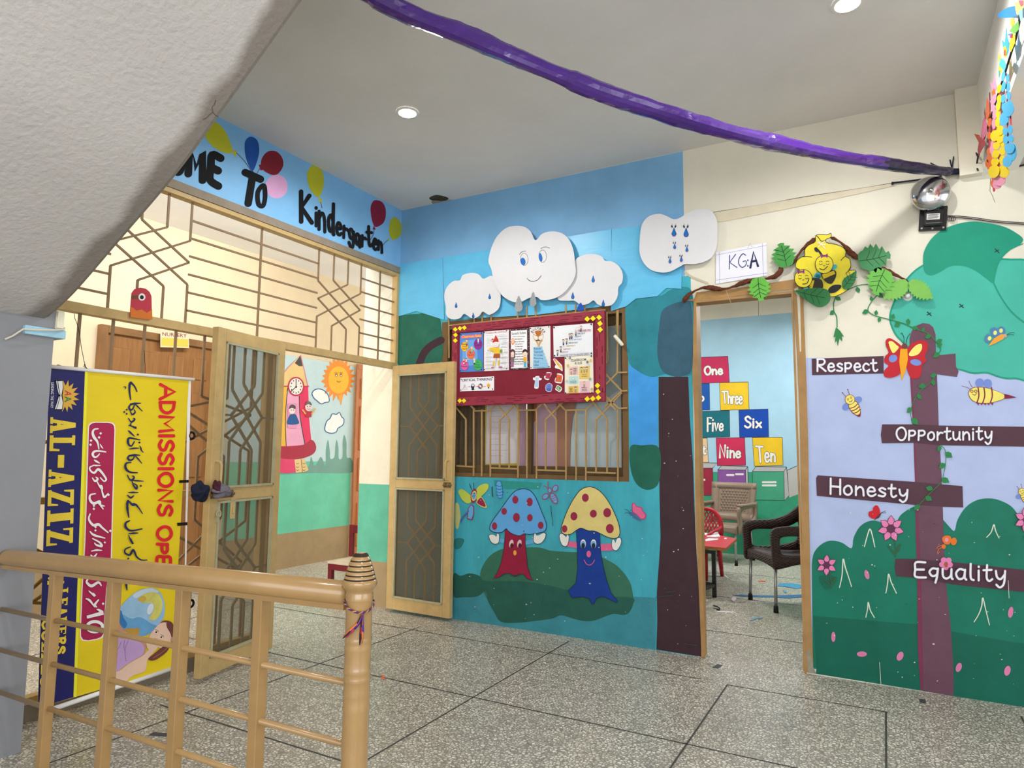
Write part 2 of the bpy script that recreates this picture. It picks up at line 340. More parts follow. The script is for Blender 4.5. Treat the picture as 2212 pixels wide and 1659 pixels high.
# ---- ceiling
cl = MB(); cl.box((-3.5,-7,H), (3.76,5.4,H+.15)); ceil = cl.build('ceiling', mat('#dddcd9', .8, .05, 1.6, bump=.06, bscale=90), None, loc=(0,0,0)); tag(ceil, 'plain off-white painted ceiling', kind='structure')
q = Paint((0,0,H), (0,0,-1), .0015); q.blob([(930,425),(945,421),(968,427),(963,433),(940,434),(928,430)], mat('#4d4438', .9, .3, 60)); q.blob([(934,433),(958,434),(975,431),(980,438),(950,443),(935,440)], mat('#9a9488', .9, .25, 60))
tag(q.build('plaster_hole', ceil), 'dark broken hole in the ceiling plaster')
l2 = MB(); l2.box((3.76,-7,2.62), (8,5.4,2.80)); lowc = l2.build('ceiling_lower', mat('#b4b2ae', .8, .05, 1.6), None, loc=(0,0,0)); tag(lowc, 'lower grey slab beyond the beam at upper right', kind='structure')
bm_ = MB(); bm_.box((3.752,-7,2.60), (3.90,-.0,H)); beam = bm_.build('wall_beam', mat('#f0eee8', .7, .04, 2), None, loc=(0,0,0)); tag(beam, 'pale downstand beam at upper right', kind='structure')
bt = MB(); bt.box((3.655,-.05,2.60),(3.752,-.0005,H)); tag(bt.build('trim_1', mat('#ded8c6', .65, .05, 4), None, loc=(0,0,0)), 'narrow cream pilaster at the ceiling corner', kind='structure')
# ---- right wall with window and door openings
WX0, WX1, WZ0, WZ1 = .41, 1.857, .992, 2.13
DX0, DX1, DZ = 2.285, 2.842, 2.10
CREAM = mat('#d6d2c2', .62, .05, 3, bump=.05, bscale=40)
w = MB(); T = .085
for x0,x1,z0,z1 in ((-.35,WX0,0,H),(WX0,WX1,0,WZ0),(WX0,WX1,WZ1,H),(WX1,DX0,0,H),(DX0,DX1,DZ,H),(DX1,8,0,H)): w.box((x0,0,z0),(x1,T,z1))
w.weld(); wallR = w.build('wall_right', CREAM, None, loc=(0,0,0)); tag(wallR, 'long painted wall with the noticeboard window and the classroom doorway', kind='structure')
def R2(x0,z0,x1,z1,m,pt): # world rectangle on the right wall
    pt.b.use(m).add([(x0,-pt.l,z0),(x1,-pt.l,z0),(x1,-pt.l,z1),(x0,-pt.l,z1)], [(0,1,2,3)]); pt.up()
BLUE = mat('#78aad2', .5, .13, 2.2, dirt=.15); TEAL = mat('#3f9fb0', .5, .16, 7, bump=.12, bscale=30, dirt=.12, stretch=(1,1,.35)); SKYB = mat('#3f93d8', .5, .12, 7, bump=.1, bscale=30)
s = Paint(*RW, lift=.0008)
R2(.0005,2.2,2.227,H-.002,BLUE,s)
R2(.0005,.0,WX0,2.26,TEAL,s); R2(WX0,0,WX1,WZ0,TEAL,s); R2(WX1,0,2.262,2.26,TEAL,s); R2(WX0,WZ1,WX1,2.26,TEAL,s)
s.poly([(1358,790),(1421,790),(1421,975),(1380,962),(1362,968)], SKYB)
s.poly([(1420,920),(1423,1405),(1440,1408),(1440,920)], TEAL)
tag(s.build('painted_sky', wallR), 'blue painted upper band over teal painted lower field')
# green bushes, tree, mushrooms
DG = mat('#2f6152', .5, .14, 9, dirt=.15); DG2 = mat('#21604f', .5, .16, 9); GT = mat('#2a7d8b', .5, .16, 8, dirt=.12); SL = mat('#35586a', .5, .18, 9)
TRK = mat('#3d2a30', .5, .12, 10, bump=.1, bscale=25); TRK2 = mat('#3a2630', .5, .1, 10)
s = Paint(*RW, lift=.003, crop=(0,0,1))
s.blob([(1352,660),(1372,645),(1400,641),(1430,638),(1445,628),(1470,620),(1497,640),(1496,790),(1488,812),(1465,816),(1440,808),(1415,814),(1398,812),(1376,800),(1358,780),(1353,720)], GT)
s.blob([(1430,672),(1446,660),(1470,652),(1492,655),(1496,720),(1495,795),(1478,812),(1455,813),(1430,800),(1420,760),(1425,700)], SL)
s.poly([(1423,814),(1487,814),(1490,900),(1497,1000),(1500,1100),(1505,1200),(1512,1300),(1519,1419),(1418,1403),(1420,1340),(1419,1280),(1424,1210),(1427,1160),(1425,1080),(1424,1000),(1423,900)], TRK)
s.blob([(1362,965),(1385,962),(1424,968),(1424,1040),(1400,1058),(1375,1045),(1362,1010)], DG2)
tag(s.build('painted_tree', wallR), 'painted dark brown tree trunk under a teal crown')
s = Paint(*RW, lift=.003)
s.blob([(859,690),(880,680),(905,678),(925,672),(945,680),(953,700),(954,780),(900,790),(859,785)], DG2)
s.line([(905,790),(915,765),(930,748),(953,735)], 16, TRK2)
tag(s.build('painted_bush', wallR), 'painted green bush with a curved brown branch')
s = Paint(*RW, lift=.003, crop=D4)
GRD = mat('#356955', .5, .1, 7, dirt=.15); GRD2 = mat('#28594e', .5, .12, 7, dirt=.2); TEAL2 = mat('#3b8592', .5, .14, 8, bump=.15, bscale=25, dirt=.15)
s.poly([(70,980),(330,940),(1000,1000),(1500,990),(1690,1000),(1680,1422),(75,1170)], TEAL2)
s.blob([(285,820),(310,740),(370,660),(470,610),(620,600),(760,600),(850,625),(1000,635),(1150,640),(1260,680),(1380,750),(1470,860),(1500,960),(1505,1050),(1470,1120),(1420,1138),(1340,1130),(1200,1180),(1110,1185),(1020,1165),(930,1140),(860,1165),(720,1185),(560,1200),(450,1190),(400,1120),(350,1030),(310,940)], GRD)
s.blob([(75,810),(130,825),(200,805),(280,825),(330,865),(600,868),(800,895),(1000,940),(1250,985),(1495,1000),(1500,1055),(1470,1118),(1420,1136),(1340,1128),(1200,1178),(1110,1183),(1020,1163),(930,1138),(860,1165),(720,1185),(560,1200),(450,1190),(400,1120),(350,1030),(330,950),(260,990),(150,995),(75,985)], GRD2)
s.blob([(90,250),(115,255),(122,300),(130,350),(122,395),(112,445),(90,440),(84,340)], P('#b9b878'))
s.blob([(80,540),(120,525),(160,540),(130,600),(85,610)], mat('#2c7574',.5,.1)); s.poly([(395,62),(780,85),(760,135),(500,135),(400,110)], mat('#2f8b86',.5,.15,8))
tag(s.build('painted_meadow', wallR), 'painted dark green mounds below the mushrooms')
INK = mat('#1d2b3a', .5, .05); DRED = mat('#8e2b44', .5, .08); WHT = mat('#dcdcd6', .5, .05); PNK = mat('#d2608c', .5, .07)
def glove(s, pts): s.blob(pts, INK, 4); c = Vector((sum(p[0] for p in pts)/len(pts), sum(p[1] for p in pts)/len(pts))); s.blob([tuple(c+(Vector(p)-c)*.92) for p in pts], WHT, 4)
s = Paint(*RW, lift=.012, crop=D4)
cap = [(365,440),(385,390),(450,300),(520,200),(570,150),(630,132),(690,150),(735,210),(780,320),(812,400),(815,445),(790,475),(720,488),(680,495),(640,490),(600,505),(545,490),(510,465),(495,450),(460,478),(410,480),(375,465)]
s.line([(445,542),(485,548)], 34, P('#5c9fc8'), False); s.line([(648,562),(712,548)], 34, P('#5c9fc8'), False)
st = [(487,455),(650,460),(648,560),(655,650),(665,750),(690,830),(712,862),(660,845),(640,815),(600,808),(570,825),(520,805),(480,808),(440,835),(392,848),(425,800),(455,720),(475,620),(483,540)]
s.poly(st, mat('#8f1f3d', .5, .1, 8)); s.line(st, 4, INK, False, True)
s.blob(cap, mat('#5b9fd6', .5, .08, 6)); s.line(cap, 5, INK, True, True)
for x,y,a,b in ((569,219,24,31),(683,237,24,34),(480,311,22,27),(578,360,27,36),(685,362,22,29),(404,428,21,30),(771,422,22,29)): s.ell(x,y,a,b,DRED)
glove(s, [(357,510),(370,495),(400,497),(420,512),(428,488),(440,490),(443,530),(435,565),(405,573),(375,555)]); glove(s, [(712,520),(722,480),(735,500),(760,498),(795,480),(815,490),(805,530),(775,565),(740,573),(715,555)])
for x in (538,602): s.ell(x,568,17,32,P('#d9b8c0'),12); s.ell(x+3,583,12,20,P('#4b2026'),12)
s.ell(567,641,13,21,P('#e0a040')); s.line([(530,822),(570,830),(610,815)], 3, INK)
tag(s.build('painted_mushroom', wallR), 'painted mushroom with a blue spotted cap and red stalk')
s = Paint(*RW, lift=.012, crop=D4)
s.line([(990,570),(1055,580)], 45, PNK, False); s.line([(1245,600),(1340,595)], 55, PNK, False)
st = [(1053,455),(1100,445),(1240,475),(1243,560),(1250,650),(1270,760),(1295,860),(1330,960),(1385,1030),(1375,1038),(1320,1010),(1260,988),(1215,1000),(1190,1050),(1175,1050),(1160,1005),(1100,990),(1020,1000),(988,945),(1050,880),(1065,760),(1060,600)]
s.poly(st, mat('#1a3a8a', .5, .1, 8)); s.line(st, 4, INK, False, True)
cap = [(933,460),(950,390),(990,290),(1040,200),(1090,140),(1150,116),(1210,130),(1270,180),(1330,270),(1380,380),(1400,460),(1392,510),(1355,527),(1300,515),(1250,490),(1200,468),(1150,465),(1090,445),(1050,465),(1010,492),(960,495)]
s.blob(cap, mat('#d0bf78', .5, .1, 6, dirt=.15)); s.line(cap, 5, INK, True, True)
for x,y,a,b in ((1126,203,27,33),(1035,350,27,33),(1190,330,27,31),(1300,322,31,37),(961,450,22,29),(1321,448,31,37)): s.ell(x,y,a,b,DRED)
glove(s, [(918,500),(935,485),(960,500),(975,515),(985,495),(997,510),(992,560),(975,592),(945,585),(925,545)]); glove(s, [(1335,580),(1340,535),(1355,540),(1365,560),(1380,525),(1405,520),(1415,550),(1400,595),(1375,625),(1345,615)])
for x in (1109,1192): s.ell(x,570,22,36,WHT); s.ell(x-1,575,20,30,P('#7ba4cf')); s.ell(x,585,14,22,INK)
s.ell(1154,650,18,26,PNK); s.line([(1118,698),(1135,728),(1160,738),(1185,725),(1200,698)], 6, P('#c76080'))
tag(s.build('painted_mushroom', wallR), 'painted mushroom with a yellow spotted cap and blue stalk')
s = Paint(*RW, lift=.012, crop=D4)
YG = P('#b5c24e'); LB = P('#5a9fd0')
s.blob([(115,150),(145,135),(190,165),(220,195),(222,230),(190,248),(150,225),(125,185)], YG); s.blob([(262,130),(310,95),(350,95),(352,130),(320,170),(285,200),(258,215)], YG)
s.blob([(258,240),(290,195),(320,225),(340,280),(300,275)], P('#d0c45e')); s.blob([(264,240),(292,203),(316,228),(332,272),(300,268)], P('#8b2348'))
s.ell(238,188,25,58,DRED,8); s.ell(240,188,20,40,P('#d5c86a'),8); s.ell(240,188,15,30,LB,8); s.line([(225,170),(250,168)],3,INK); s.line([(225,190),(252,188)],3,INK)
s.line([(205,92),(220,138)],4,INK); s.line([(236,85),(240,135)],4,INK)
s.poly([(190,290),(215,255),(240,270),(238,340),(225,382),(185,372)], DRED); s.poly([(196,292),(217,262),(234,275),(232,338),(220,374),(192,366)], LB); s.line([(195,310),(150,360),(135,395)], 12, P('#4a5fa0'))
tag(s.build('painted_fairy', wallR), 'painted fairy with yellow-green and red wings')
s = Paint(*RW, lift=.012, crop=D4)
cat_ = [(415,100),(425,72),(448,72),(462,110),(468,160),(465,200),(440,208),(422,180)]
s.blob(cat_, P('#2a62ac')); s.blob([(440+(x-440)*.88,140+(y-140)*.94) for x,y in cat_], LB)
for y in (105,130,155,178): s.line([(420,y),(442,y+8),(464,y)], 4, P('#1d4d90'))
s.line([(388,110),(390,195)], 3, INK)
tag(s.build('painted_caterpillar', wallR), 'small blue striped painted caterpillar')
s = Paint(*RW, lift=.012, crop=D4)
RD = P('#a02c48')
s.ell(808,193,30,22,RD,-35); s.ell(808,193,24,16,LB,-35); s.ell(886,128,30,22,RD,-60); s.ell(886,128,24,16,LB,-60); s.ell(842,145,17,21,RD); s.ell(842,145,12,16,LB)
s.ell(875,208,26,48,RD,-28); s.ell(875,208,20,41,LB,-28)
for y in (190,208,226): s.line([(858,y+6),(880,y-4),(895,y-8)], 4, RD)
s.line([(836,128),(828,100),(830,75)],5,RD); s.line([(828,132),(810,112),(792,110)],5,RD)
tag(s.build('painted_insect', wallR), 'blue painted bee outlined in red between the mushrooms')
s = Paint(*RW, lift=.012, crop=D4)
s.blob([(1498,255),(1515,243),(1535,270),(1570,278),(1585,310),(1608,335),(1600,370),(1565,372),(1535,340),(1500,315)], P('#b8385f')); s.blob([(1503,260),(1515,250),(1532,275),(1565,284),(1580,312),(1600,338),(1594,364),(1565,366),(1537,335),(1505,310)], PNK)
s.blob([(1478,322),(1495,318),(1540,360),(1572,388),(1530,372),(1490,345)], P('#4a5f92')); s.line([(1480,322),(1460,300),(1440,297)],3,INK); s.line([(1480,330),(1455,320),(1440,328)],3,INK)
tag(s.build('painted_butterfly', wallR), 'small pink painted butterfly beside the yellow mushroom')
# ---- value-tree mural right of the doorway
s = Paint(*RW, lift=.0015)
s.poly([(1741,773),(2260,773),(2260,1540),(1752,1440),(1746,1200),(1743,1000)], mat('#a9b6da', .5, .07, 5, dirt=.06))
tag(s.build('painted_sky', wallR), 'lilac painted lower field of the mural')
s = Paint(*RW, lift=.003)
GRN = mat('#14705a', .5, .12, 5, dirt=.12); GRNd = mat('#115f4d', .5, .12, 5)
s.poly(crom([u(C6,*p) for p in [(45,560),(60,480),(110,420),(180,390),(260,405),(330,445),(345,370),(390,290),(460,250),(530,255),(600,300),(650,260),(680,210),(740,165),(800,145),(900,160),(985,240),(1030,290),(1068,320),(1090,240),(1150,150),(1230,100),(1320,88),(1400,105),(1480,150),(1540,230),(1570,260)]],4,False)+[u(C6,1600,300),u(C6,1600,1600),u(C6,1060,1505),u(C6,820,1465),u(C6,200,1365),u(C6,75,1345),u(C6,78,1310),u(C6,10,1300),u(C6,8,1200),u(C6,52,1190)], GRN)
s.crop(*C6)
s.poly([(55,930),(800,990),(1040,1040),(1500,1120),(1600,1130),(1600,1590),(1060,1500),(820,1460),(80,1345)], GRNd)
for g in ([(422,434),(445,350),(462,308),(478,350),(497,436)],[(244,726),(262,640),(270,522),(285,580),(305,640),(330,720)],[(576,766),(588,700),(596,630),(615,690),(652,768)],[(432,940),(445,880),(450,832),(465,890),(494,942)],[(1297,368),(1330,330),(1350,276),(1362,320),(1386,372)],[(1208,972),(1240,920),(1262,860),(1270,800),(1290,880),(1318,994)]):
    s.line(g, 9, P('#cfd6c4'), taper=(.7,1,.7))
for x,y,a,b,r in ((440,634,16,34,-15),(200,1080,15,36,0),(404,1203,36,19,0),(678,1218,22,34,25),(1098,1298,20,34,20),(1470,903,18,40,10),(1446,1322,22,36,15)):
    s.ell(x,y,a,b,P('#d078a2'),r)
s.blob([(100,650),(140,640),(215,655),(160,740),(120,710)], GRNd)
tag(s.build('painted_hedge', wallR), 'dark green painted hedge with pink petals and grass marks')
s = Paint(*RW, lift=.003)
CRN = mat('#44ad9b', .5, .08, 5, dirt=.08); CRNd = mat('#1f8f75', .5, .08, 5)
cr1 = [u(C4,*p) for p in [(1360,960),(1380,890),(1440,800),(1520,740),(1580,700),(1700,640),(2000,560),(2212,500),(2300,500),(2300,1340),(2212,1340),(2160,1345),(2050,1345),(1950,1330),(1850,1320),(1780,1315),(1650,1240),(1500,1200),(1430,1140),(1385,1080)]]
cr1 = crom([u(C5,*p) for p in [(605,120),(640,0),(700,-120),(820,-240),(1000,-300),(1400,-300),(1700,-200),(1700,520),(1500,555),(1400,548),(1300,515),(1200,518),(1095,490),(950,480),(800,420),(700,300),(640,230)]],5)
s.poly(cr1, CRN); s.line(cr1, 4, CRNd, False, True)
s.crop(*C4)
s.blob([(1570,640),(1580,560),(1640,470),(1740,410),(1860,380),(1960,385),(2080,410),(2160,450),(2205,490),(2180,530),(2110,570),(2060,630),(2035,690),(2018,768),(1970,740),(1900,690),(1820,660),(1740,665),(1680,700),(1620,722),(1580,700)], CRNd)
s.line([(2018,768),(2060,850),(2130,950),(2212,1020)], 10, CRNd)
s.line([(2205,520),(2120,560),(2050,640),(2020,760)], 6, CRNd)
for x,y in ((2040,565),(1815,915),(1610,965)): s.line([(x-12,y-12),(x+12,y+12)], 6, INK); s.line([(x-14,y+8),(x+10,y-6)], 5, INK)
tag(s.build('painted_tree_crown', wallR), 'rounded turquoise painted tree crown')
PUR = mat('#654454', .5, .1, 6); PURd = mat('#50333f', .5, .08, 6); PURr = mat('#74324e', .5, .1, 6)
s = Paint(*RW, lift=.006, crop=C5)
s.poly([(745,270),(760,220),(790,180),(840,160),(885,165),(915,190),(932,240),(935,400),(945,600),(955,900),(975,1250),(990,1660),(1000,1900),(1010,2050),(1040,2330),(1060,2640),(1062,2830),(825,2790),(805,2500),(800,2000),(790,1660),(785,1300),(770,900),(750,560)], PUR)
s.poly([(750,560),(765,560),(800,1300),(830,2000),(845,2790),(825,2790),(805,2500),(800,2000),(785,1300),(770,900)], PURr)
s.poly([(45,415),(560,395),(560,520),(48,532)], PURd); s.poly([(925,392),(1075,378),(1078,470),(1097,505),(1085,545),(930,525)], PUR)
s.poly([(550,885),(770,885),(960,893),(1620,903),(1620,1045),(960,1035),(770,1017),(548,1020),(540,960)], PURd)
s.poly([(88,1250),(785,1297),(980,1315),(1125,1327),(1130,1480),(985,1475),(785,1462),(82,1397),(76,1270)], PURd)
s.crop(*C6); s.poly([(645,520),(800,522),(1060,545),(1620,605),(1620,765),(1060,705),(800,658),(650,645),(640,580)], PURd)
tag(s.build('painted_signpost', wallR), 'plum painted trunk with four name boards')
s = Paint(*RW, lift=.010, crop=C5)
LW_ = mat('#e2e2ea', .5, .04); LE = mat('#8d8494', .5, .04)
s.hand('Respect', [(80,418),(512,418),(518,505),(80,505)], 12, LW_, LE, 5)
s.hand('OPPortunity', [(648,908),(1335,905),(1335,995),(648,998)], 12, LW_, LE, 5)
s.hand('Honesty', [(175,1272),(735,1322),(735,1410),(175,1382)], 13, LW_, LE, 5)
s.crop(*C6); s.hand('Equality', [(778,540),(1430,560),(1430,680),(778,645)], 14, LW_, LE, 5)
tag(s.build('painted_lettering', wallR), 'white brush lettering Respect Opportunity Honesty Equality')
def flower(s, cx, cy, r, n, pet, ctr, rot=0, cr=.28):
    for i in range(n):
        a = 2*math.pi*i/n+rot; d = Vector((math.cos(a), math.sin(a))); e = Vector((-d.y, d.x)); c = Vector((cx,cy))
        q = [c+d*r*.2, c+d*r*.55+e*r*.27, c+d*r, c+d*r*.55-e*r*.27]
        s.poly([tuple(p) for p in [q[0], c+d*r*.45+e*r*.26, c+d*r*.7+e*r*.22, q[2], c+d*r*.7-e*r*.22, c+d*r*.45-e*r*.26]], pet)
        s.line([tuple(p) for p in [q[0], c+d*r*.45+e*r*.26, c+d*r*.7+e*r*.22, q[2], c+d*r*.7-e*r*.22, c+d*r*.45-e*r*.26]], r*.045, PURd, False, True)
    s.ell(cx, cy, r*cr, r*cr, ctr)
s = Paint(*RW, lift=.008, crop=C6)
PK = P('#d97bab'); MAR = P('#5e2f4a')
SG = P('#2f5a3c')
for x,y,r,n,ro in ((612,305,96,7,.25),(152,565,76,6,-.5),(1585,240,92,7,.0)):
    s.line([(x+20,y+r*.5),(x+32,y+r*1.5),(x+30,y+r*2.1)], 9, SG); s.blob([(x+30,y+r*2),(x-20,y+r*1.4),(x-25,y+r*1.25),(x+15,y+r*1.6)], SG); s.blob([(x+32,y+r*1.9),(x+50,y+r*1.3),(x+72,y+r*1.1),(x+60,y+r*1.6)], SG)
    flower(s, x, y, r, n, PK, MAR, ro, .32)
s.line([(960,470),(945,485)], 4, P('#c86a2a'))
for a in range(5):
    t = 2*math.pi*a/5-.9; s.ell(1006+30*math.cos(t), 552+28*math.sin(t), 21, 20, PK)
s.ell(1006,560,14,20,P('#a05a3a'))
tag(s.build('painted_flowers', wallR), 'pink painted flowers of the hedge')
def bee(s, cx, cy, k, rot):
    a = math.radians(rot); f = lambda x, y: (cx+k*(x*math.cos(a)-y*math.sin(a)), cy+k*(x*math.sin(a)+y*math.cos(a)))
    Y = P('#e3d66a'); B_ = P('#6f86c8'); RR = P('#7d2340')
    s.ell(*f(-45,-2), 30*k, 22*k, B_, rot-10); s.ell(*f(45,-2), 30*k, 22*k, B_, rot+10)
    s.blob([f(-30,0),f(0,-12),f(30,0),f(34,40),f(18,85),f(0,105),f(-18,85),f(-34,40)], RR); s.blob([f(-27,3),f(0,-8),f(27,3),f(30,40),f(14,82),f(-14,82),f(-30,40)], Y)
    for y in (22,42,62): s.line([f(-29,y),f(0,y+6),f(29,y)], 6*k, RR)
    s.ell(*f(0,-30), 34*k, 34*k, RR); s.ell(*f(0,-30), 31*k, 31*k, Y)
    for x in (-12,12): s.ell(*f(x,-38), 7*k,7*k, RR); s.ell(*f(x,-38), 4*k,4*k, Y)
    s.line([f(-12,-20),f(0,-14),f(12,-20)], 4*k, RR)
    for x in (-14,14): s.line([f(x,-60),f(x*1.5,-95)], 3*k, RR); s.ell(*f(x*1.5,-97), 4*k,4*k, RR)
s = Paint(*RW, lift=.008, crop=C5); bee(s, 335, 735, 1.05, -30); tag(s.build('painted_bee', wallR), 'small painted bee under the Respect board')
s = Paint(*RW, lift=.008, crop=C5); bee(s, 1560, 1388, .75, -25); tag(s.build('painted_bee', wallR), 'painted bee at the right edge')
s = Paint(*RW, lift=.008, crop=C5)
RR = P('#7d2340'); Y = P('#e3d66a'); B_ = P('#6f86c8')
s.ell(1248,588,30,32,B_,10); s.ell(1306,592,29,32,B_,-10)
bd = [(1167,665),(1180,635),(1215,618),(1280,620),(1340,635),(1420,668),(1425,700),(1360,725),(1290,738),(1220,728),(1185,705)]
s.blob(bd, RR); s.blob([(1290+(x-1290)*.97,678+(y-678)*.94) for x,y in bd], Y)
s.poly([(1424,666),(1470,678),(1512,692),(1460,700),(1424,702)], RR)
for x in (1238,1280,1334): s.line([(x-2,622),(x+4,680),(x-10,730)], 9, RR)
for x in (1192,1220): s.ell(x,648,11,11,RR); s.ell(x,648,6,6,Y)
s.line([(1195,668),(1212,676),(1225,664)],4,RR); s.line([(1195,620),(1180,595),(1170,575)],3,RR); s.line([(1180,632),(1150,618),(1120,610)],3,RR)
for x in (1225,1250,1275,1300,1325): s.poly([(x,732),(x+20,732),(x+14,750)], RR)
tag(s.build('painted_bee', wallR), 'larger painted bee with a long red sting')
s = Paint(*RW, lift=.012, crop=C5)
RDb = mat('#b3202c', .5, .08, 8)
s.blob([(715,400),(700,340),(660,300),(610,270),(578,280),(575,320),(595,370),(570,400),(565,440),(595,465),(565,500),(565,540),(610,552),(670,530),(700,480)], RDb)
s.blob([(715,400),(730,340),(770,300),(830,283),(872,300),(875,350),(855,395),(865,430),(835,465),(830,520),(810,552),(760,555),(730,500)], RDb)
s.blob([(595,300),(620,290),(650,315),(668,335),(640,370),(620,368)], P('#e2d873')); s.blob([(740,385),(765,345),(800,315),(832,312),(832,350),(805,385),(760,397)], P('#e2d873'))
s.ell(627,414,31,26,P('#6f86c8'),-25); s.ell(790,442,40,22,P('#6f86c8'),10)
s.poly([(680,345),(730,345),(733,420),(718,500),(700,545),(686,575),(684,530),(672,440)], P('#e29a1c')); s.ell(710,326,21,20,P('#6e3a34'))
s.line([(705,305),(705,265),(692,232),(682,240)],4,INK); s.line([(720,305),(730,265),(750,235)],4,INK)
tag(s.build('painted_butterfly', wallR), 'big red painted butterfly on the signpost')
s = Paint(*RW, lift=.012, crop=C5)
BB = P('#4d78a8')
s.blob([(1330,240),(1325,205),(1350,190),(1375,200),(1400,183),(1428,200),(1425,235),(1390,255),(1350,262)], BB); s.blob([(1330,255),(1310,238),(1288,260),(1285,290),(1310,302),(1330,280)], BB)
for x,y in ((1358,230),(1400,215),(1318,270)): s.ell(x,y,13,16,P('#d9dd7a'),15)
s.poly([(1440,240),(1400,240),(1350,270),(1308,325),(1360,305),(1415,275)], P('#e29a3c')); s.ell(1430,250,14,12,P('#c89a88')); s.line([(1440,245),(1470,228),(1495,230)],3,INK); s.line([(1442,248),(1470,240),(1492,248)],3,INK)
tag(s.build('painted_butterfly', wallR), 'small blue painted butterfly on the turquoise crown')
s = Paint(*RW, lift=.012, crop=C6)
s.blob([(490,235),(515,215),(535,190),(525,150),(505,137),(485,155),(480,175),(455,185),(455,215)], P('#c2202c')); s.poly([(490,245),(520,205),(550,185),(530,225)], P('#5e2f3a')); s.line([(548,188),(575,178)],3,INK); s.line([(548,192),(578,190)],3,INK)
tag(s.build('painted_butterfly', wallR), 'small red painted butterfly above the hedge')
s = Paint(*RW, lift=.012, crop=C6)
OR = P('#d8702c'); s.blob([(978,375),(1000,355),(1035,358),(1045,385),(1030,415),(995,412)], OR); s.ell(1062,396,22,27,OR,10); s.ell(990,432,15,17,OR); s.line([(980,440),(955,450),(945,480)],5,OR); s.line([(975,425),(950,432),(940,450)],4,OR); s.ell(1010,385,14,16,P('#e0889a'))
tag(s.build('painted_butterfly', wallR), 'orange painted butterfly on the trunk')
s = Paint(*RW, lift=.010, crop=C4)
VG = P('#2c7a44')
def leaf(s, x, y, dx, dy, wd=.45, m=VG):
    d = Vector((dx,dy)); e = Vector((-d.y,d.x))*wd; p = Vector((x,y)); s.poly([tuple(q) for q in (p, p+d*.25+e*.7, p+d*.5+e*.8, p+d, p+d*.6-e*.75, p+d*.25-e*.6)], m)
v = [(1220,778),(1160,785),(1090,815)]; s.line(v,5,VG); leaf(s,1150,795,15,38)
v = [(1015,860),(1003,900),(1005,950),(1022,985),(1025,1050)]; s.line(v,7,VG); leaf(s,1015,858,35,22); leaf(s,1008,945,-30,28); s.poly([(1018,1050),(1045,1075),(1068,1110),(1055,1108),(1058,1140),(1040,1120),(1030,1172),(1022,1135),(1010,1150),(1015,1110),(1002,1115),(1010,1080)], VG)
v = [(1300,830),(1250,880),(1220,940),(1260,975),(1350,1000),(1440,1025),(1520,1060),(1600,1090),(1650,1140),(1682,1190),(1660,1225)]; s.line(v,6,VG)
for x,y,dx,dy in ((1285,838,32,25),(1245,885,-5,-32),(1225,945,-42,18),(1270,975,5,-34),(1300,988,-15,32),(1375,1000,10,-36),(1425,1020,-38,28),(1475,1035,2,-40),(1500,1052,40,8),(1565,1080,12,-30),(1620,1105,-40,12),(1655,1150,38,-22),(1675,1215,-42,26)): leaf(s,x,y,dx,dy)
s.crop(*C5)
for v in ([(940,525),(900,580),(830,640),(785,700),(760,760),(752,800),(765,880)],[(970,1035),(1000,1070),(1005,1150),(985,1260),(970,1300),(900,1370),(850,1420),(790,1490)]): s.line(v,5,VG)
for x,y,dx,dy in ((938,530,-48,10),(912,565,8,45),(860,605,-52,12),(805,670,22,38),(762,765,-36,38),(765,840,40,50),(972,1040,-26,38),(1000,1085,52,38),(1000,1165,-46,35),(975,1270,55,32),(912,1350,-52,-15),(858,1400,48,30),(822,1465,-48,30),(978,310,-36,20)): leaf(s,x,y,dx,dy)
tag(s.build('painted_vine', wallR), 'thin green painted vine winding round the trunk')
s = Paint(*RW, lift=.013); rf = random.Random(21); CHP = mat('#c9c9c2', .7, .1, 30); CHD = mat('#2c4a46', .7, .1, 30)
for i in range(150):
    if i < 55: x, y = rf.uniform(1000,1415), rf.uniform(1050,1370)
    elif i < 80: x, y = rf.uniform(1430,1505), rf.uniform(850,1400)
    else: x, y = rf.uniform(1765,2205), rf.uniform(1080,1500)
    a0 = rf.uniform(0,6.28); r0 = rf.uniform(.7,2.3)*(1.6 if rf.random() < .08 else 1)
    s.poly([(x+r0*rf.uniform(.4,1.2)*math.cos(a0+k*1.256), y+r0*rf.uniform(.3,.9)*math.sin(a0+k*1.256)) for k in range(5)], CHP if rf.random() < .8 else CHD)
for x0,y0,x1,y1 in ((1193,1092,1198,1135),(1066,1052,1067,1072),(1178,1282,1174,1302),(1900,1428,1903,1475),(2176,1252,2178,1290),(1440,1278,1462,1276),(1420,1288,1455,1284),(1480,1388,1508,1392)): s.line([(x0,y0),(x1,y1)], 1.2, CHD if x0 < 1700 else CHP, False)
tag(s.build('paint_chips', wallR), 'small pale chips and scratches in the painted wall')
s = Paint(*RW, lift=.006)
s.line([u(C4,*p) for p in [(240,320),(560,270),(800,225),(1000,195),(1200,165),(1400,130)]], 1.6, P('#6d6556'), smooth=True)
s.poly([u(C4,*p) for p in [(240,322),(800,228),(1400,133),(1400,150),(900,260),(300,380),(250,380)]], mat('#cfc6ae', .65, .08, 6))
s.line([u(C4,*p) for p in [(60,700),(100,730),(200,770)]], 5, P('#b9b09a'))
tag(s.build('wall_crack', wallR), 'thin crack in the cream plaster above the doorway')
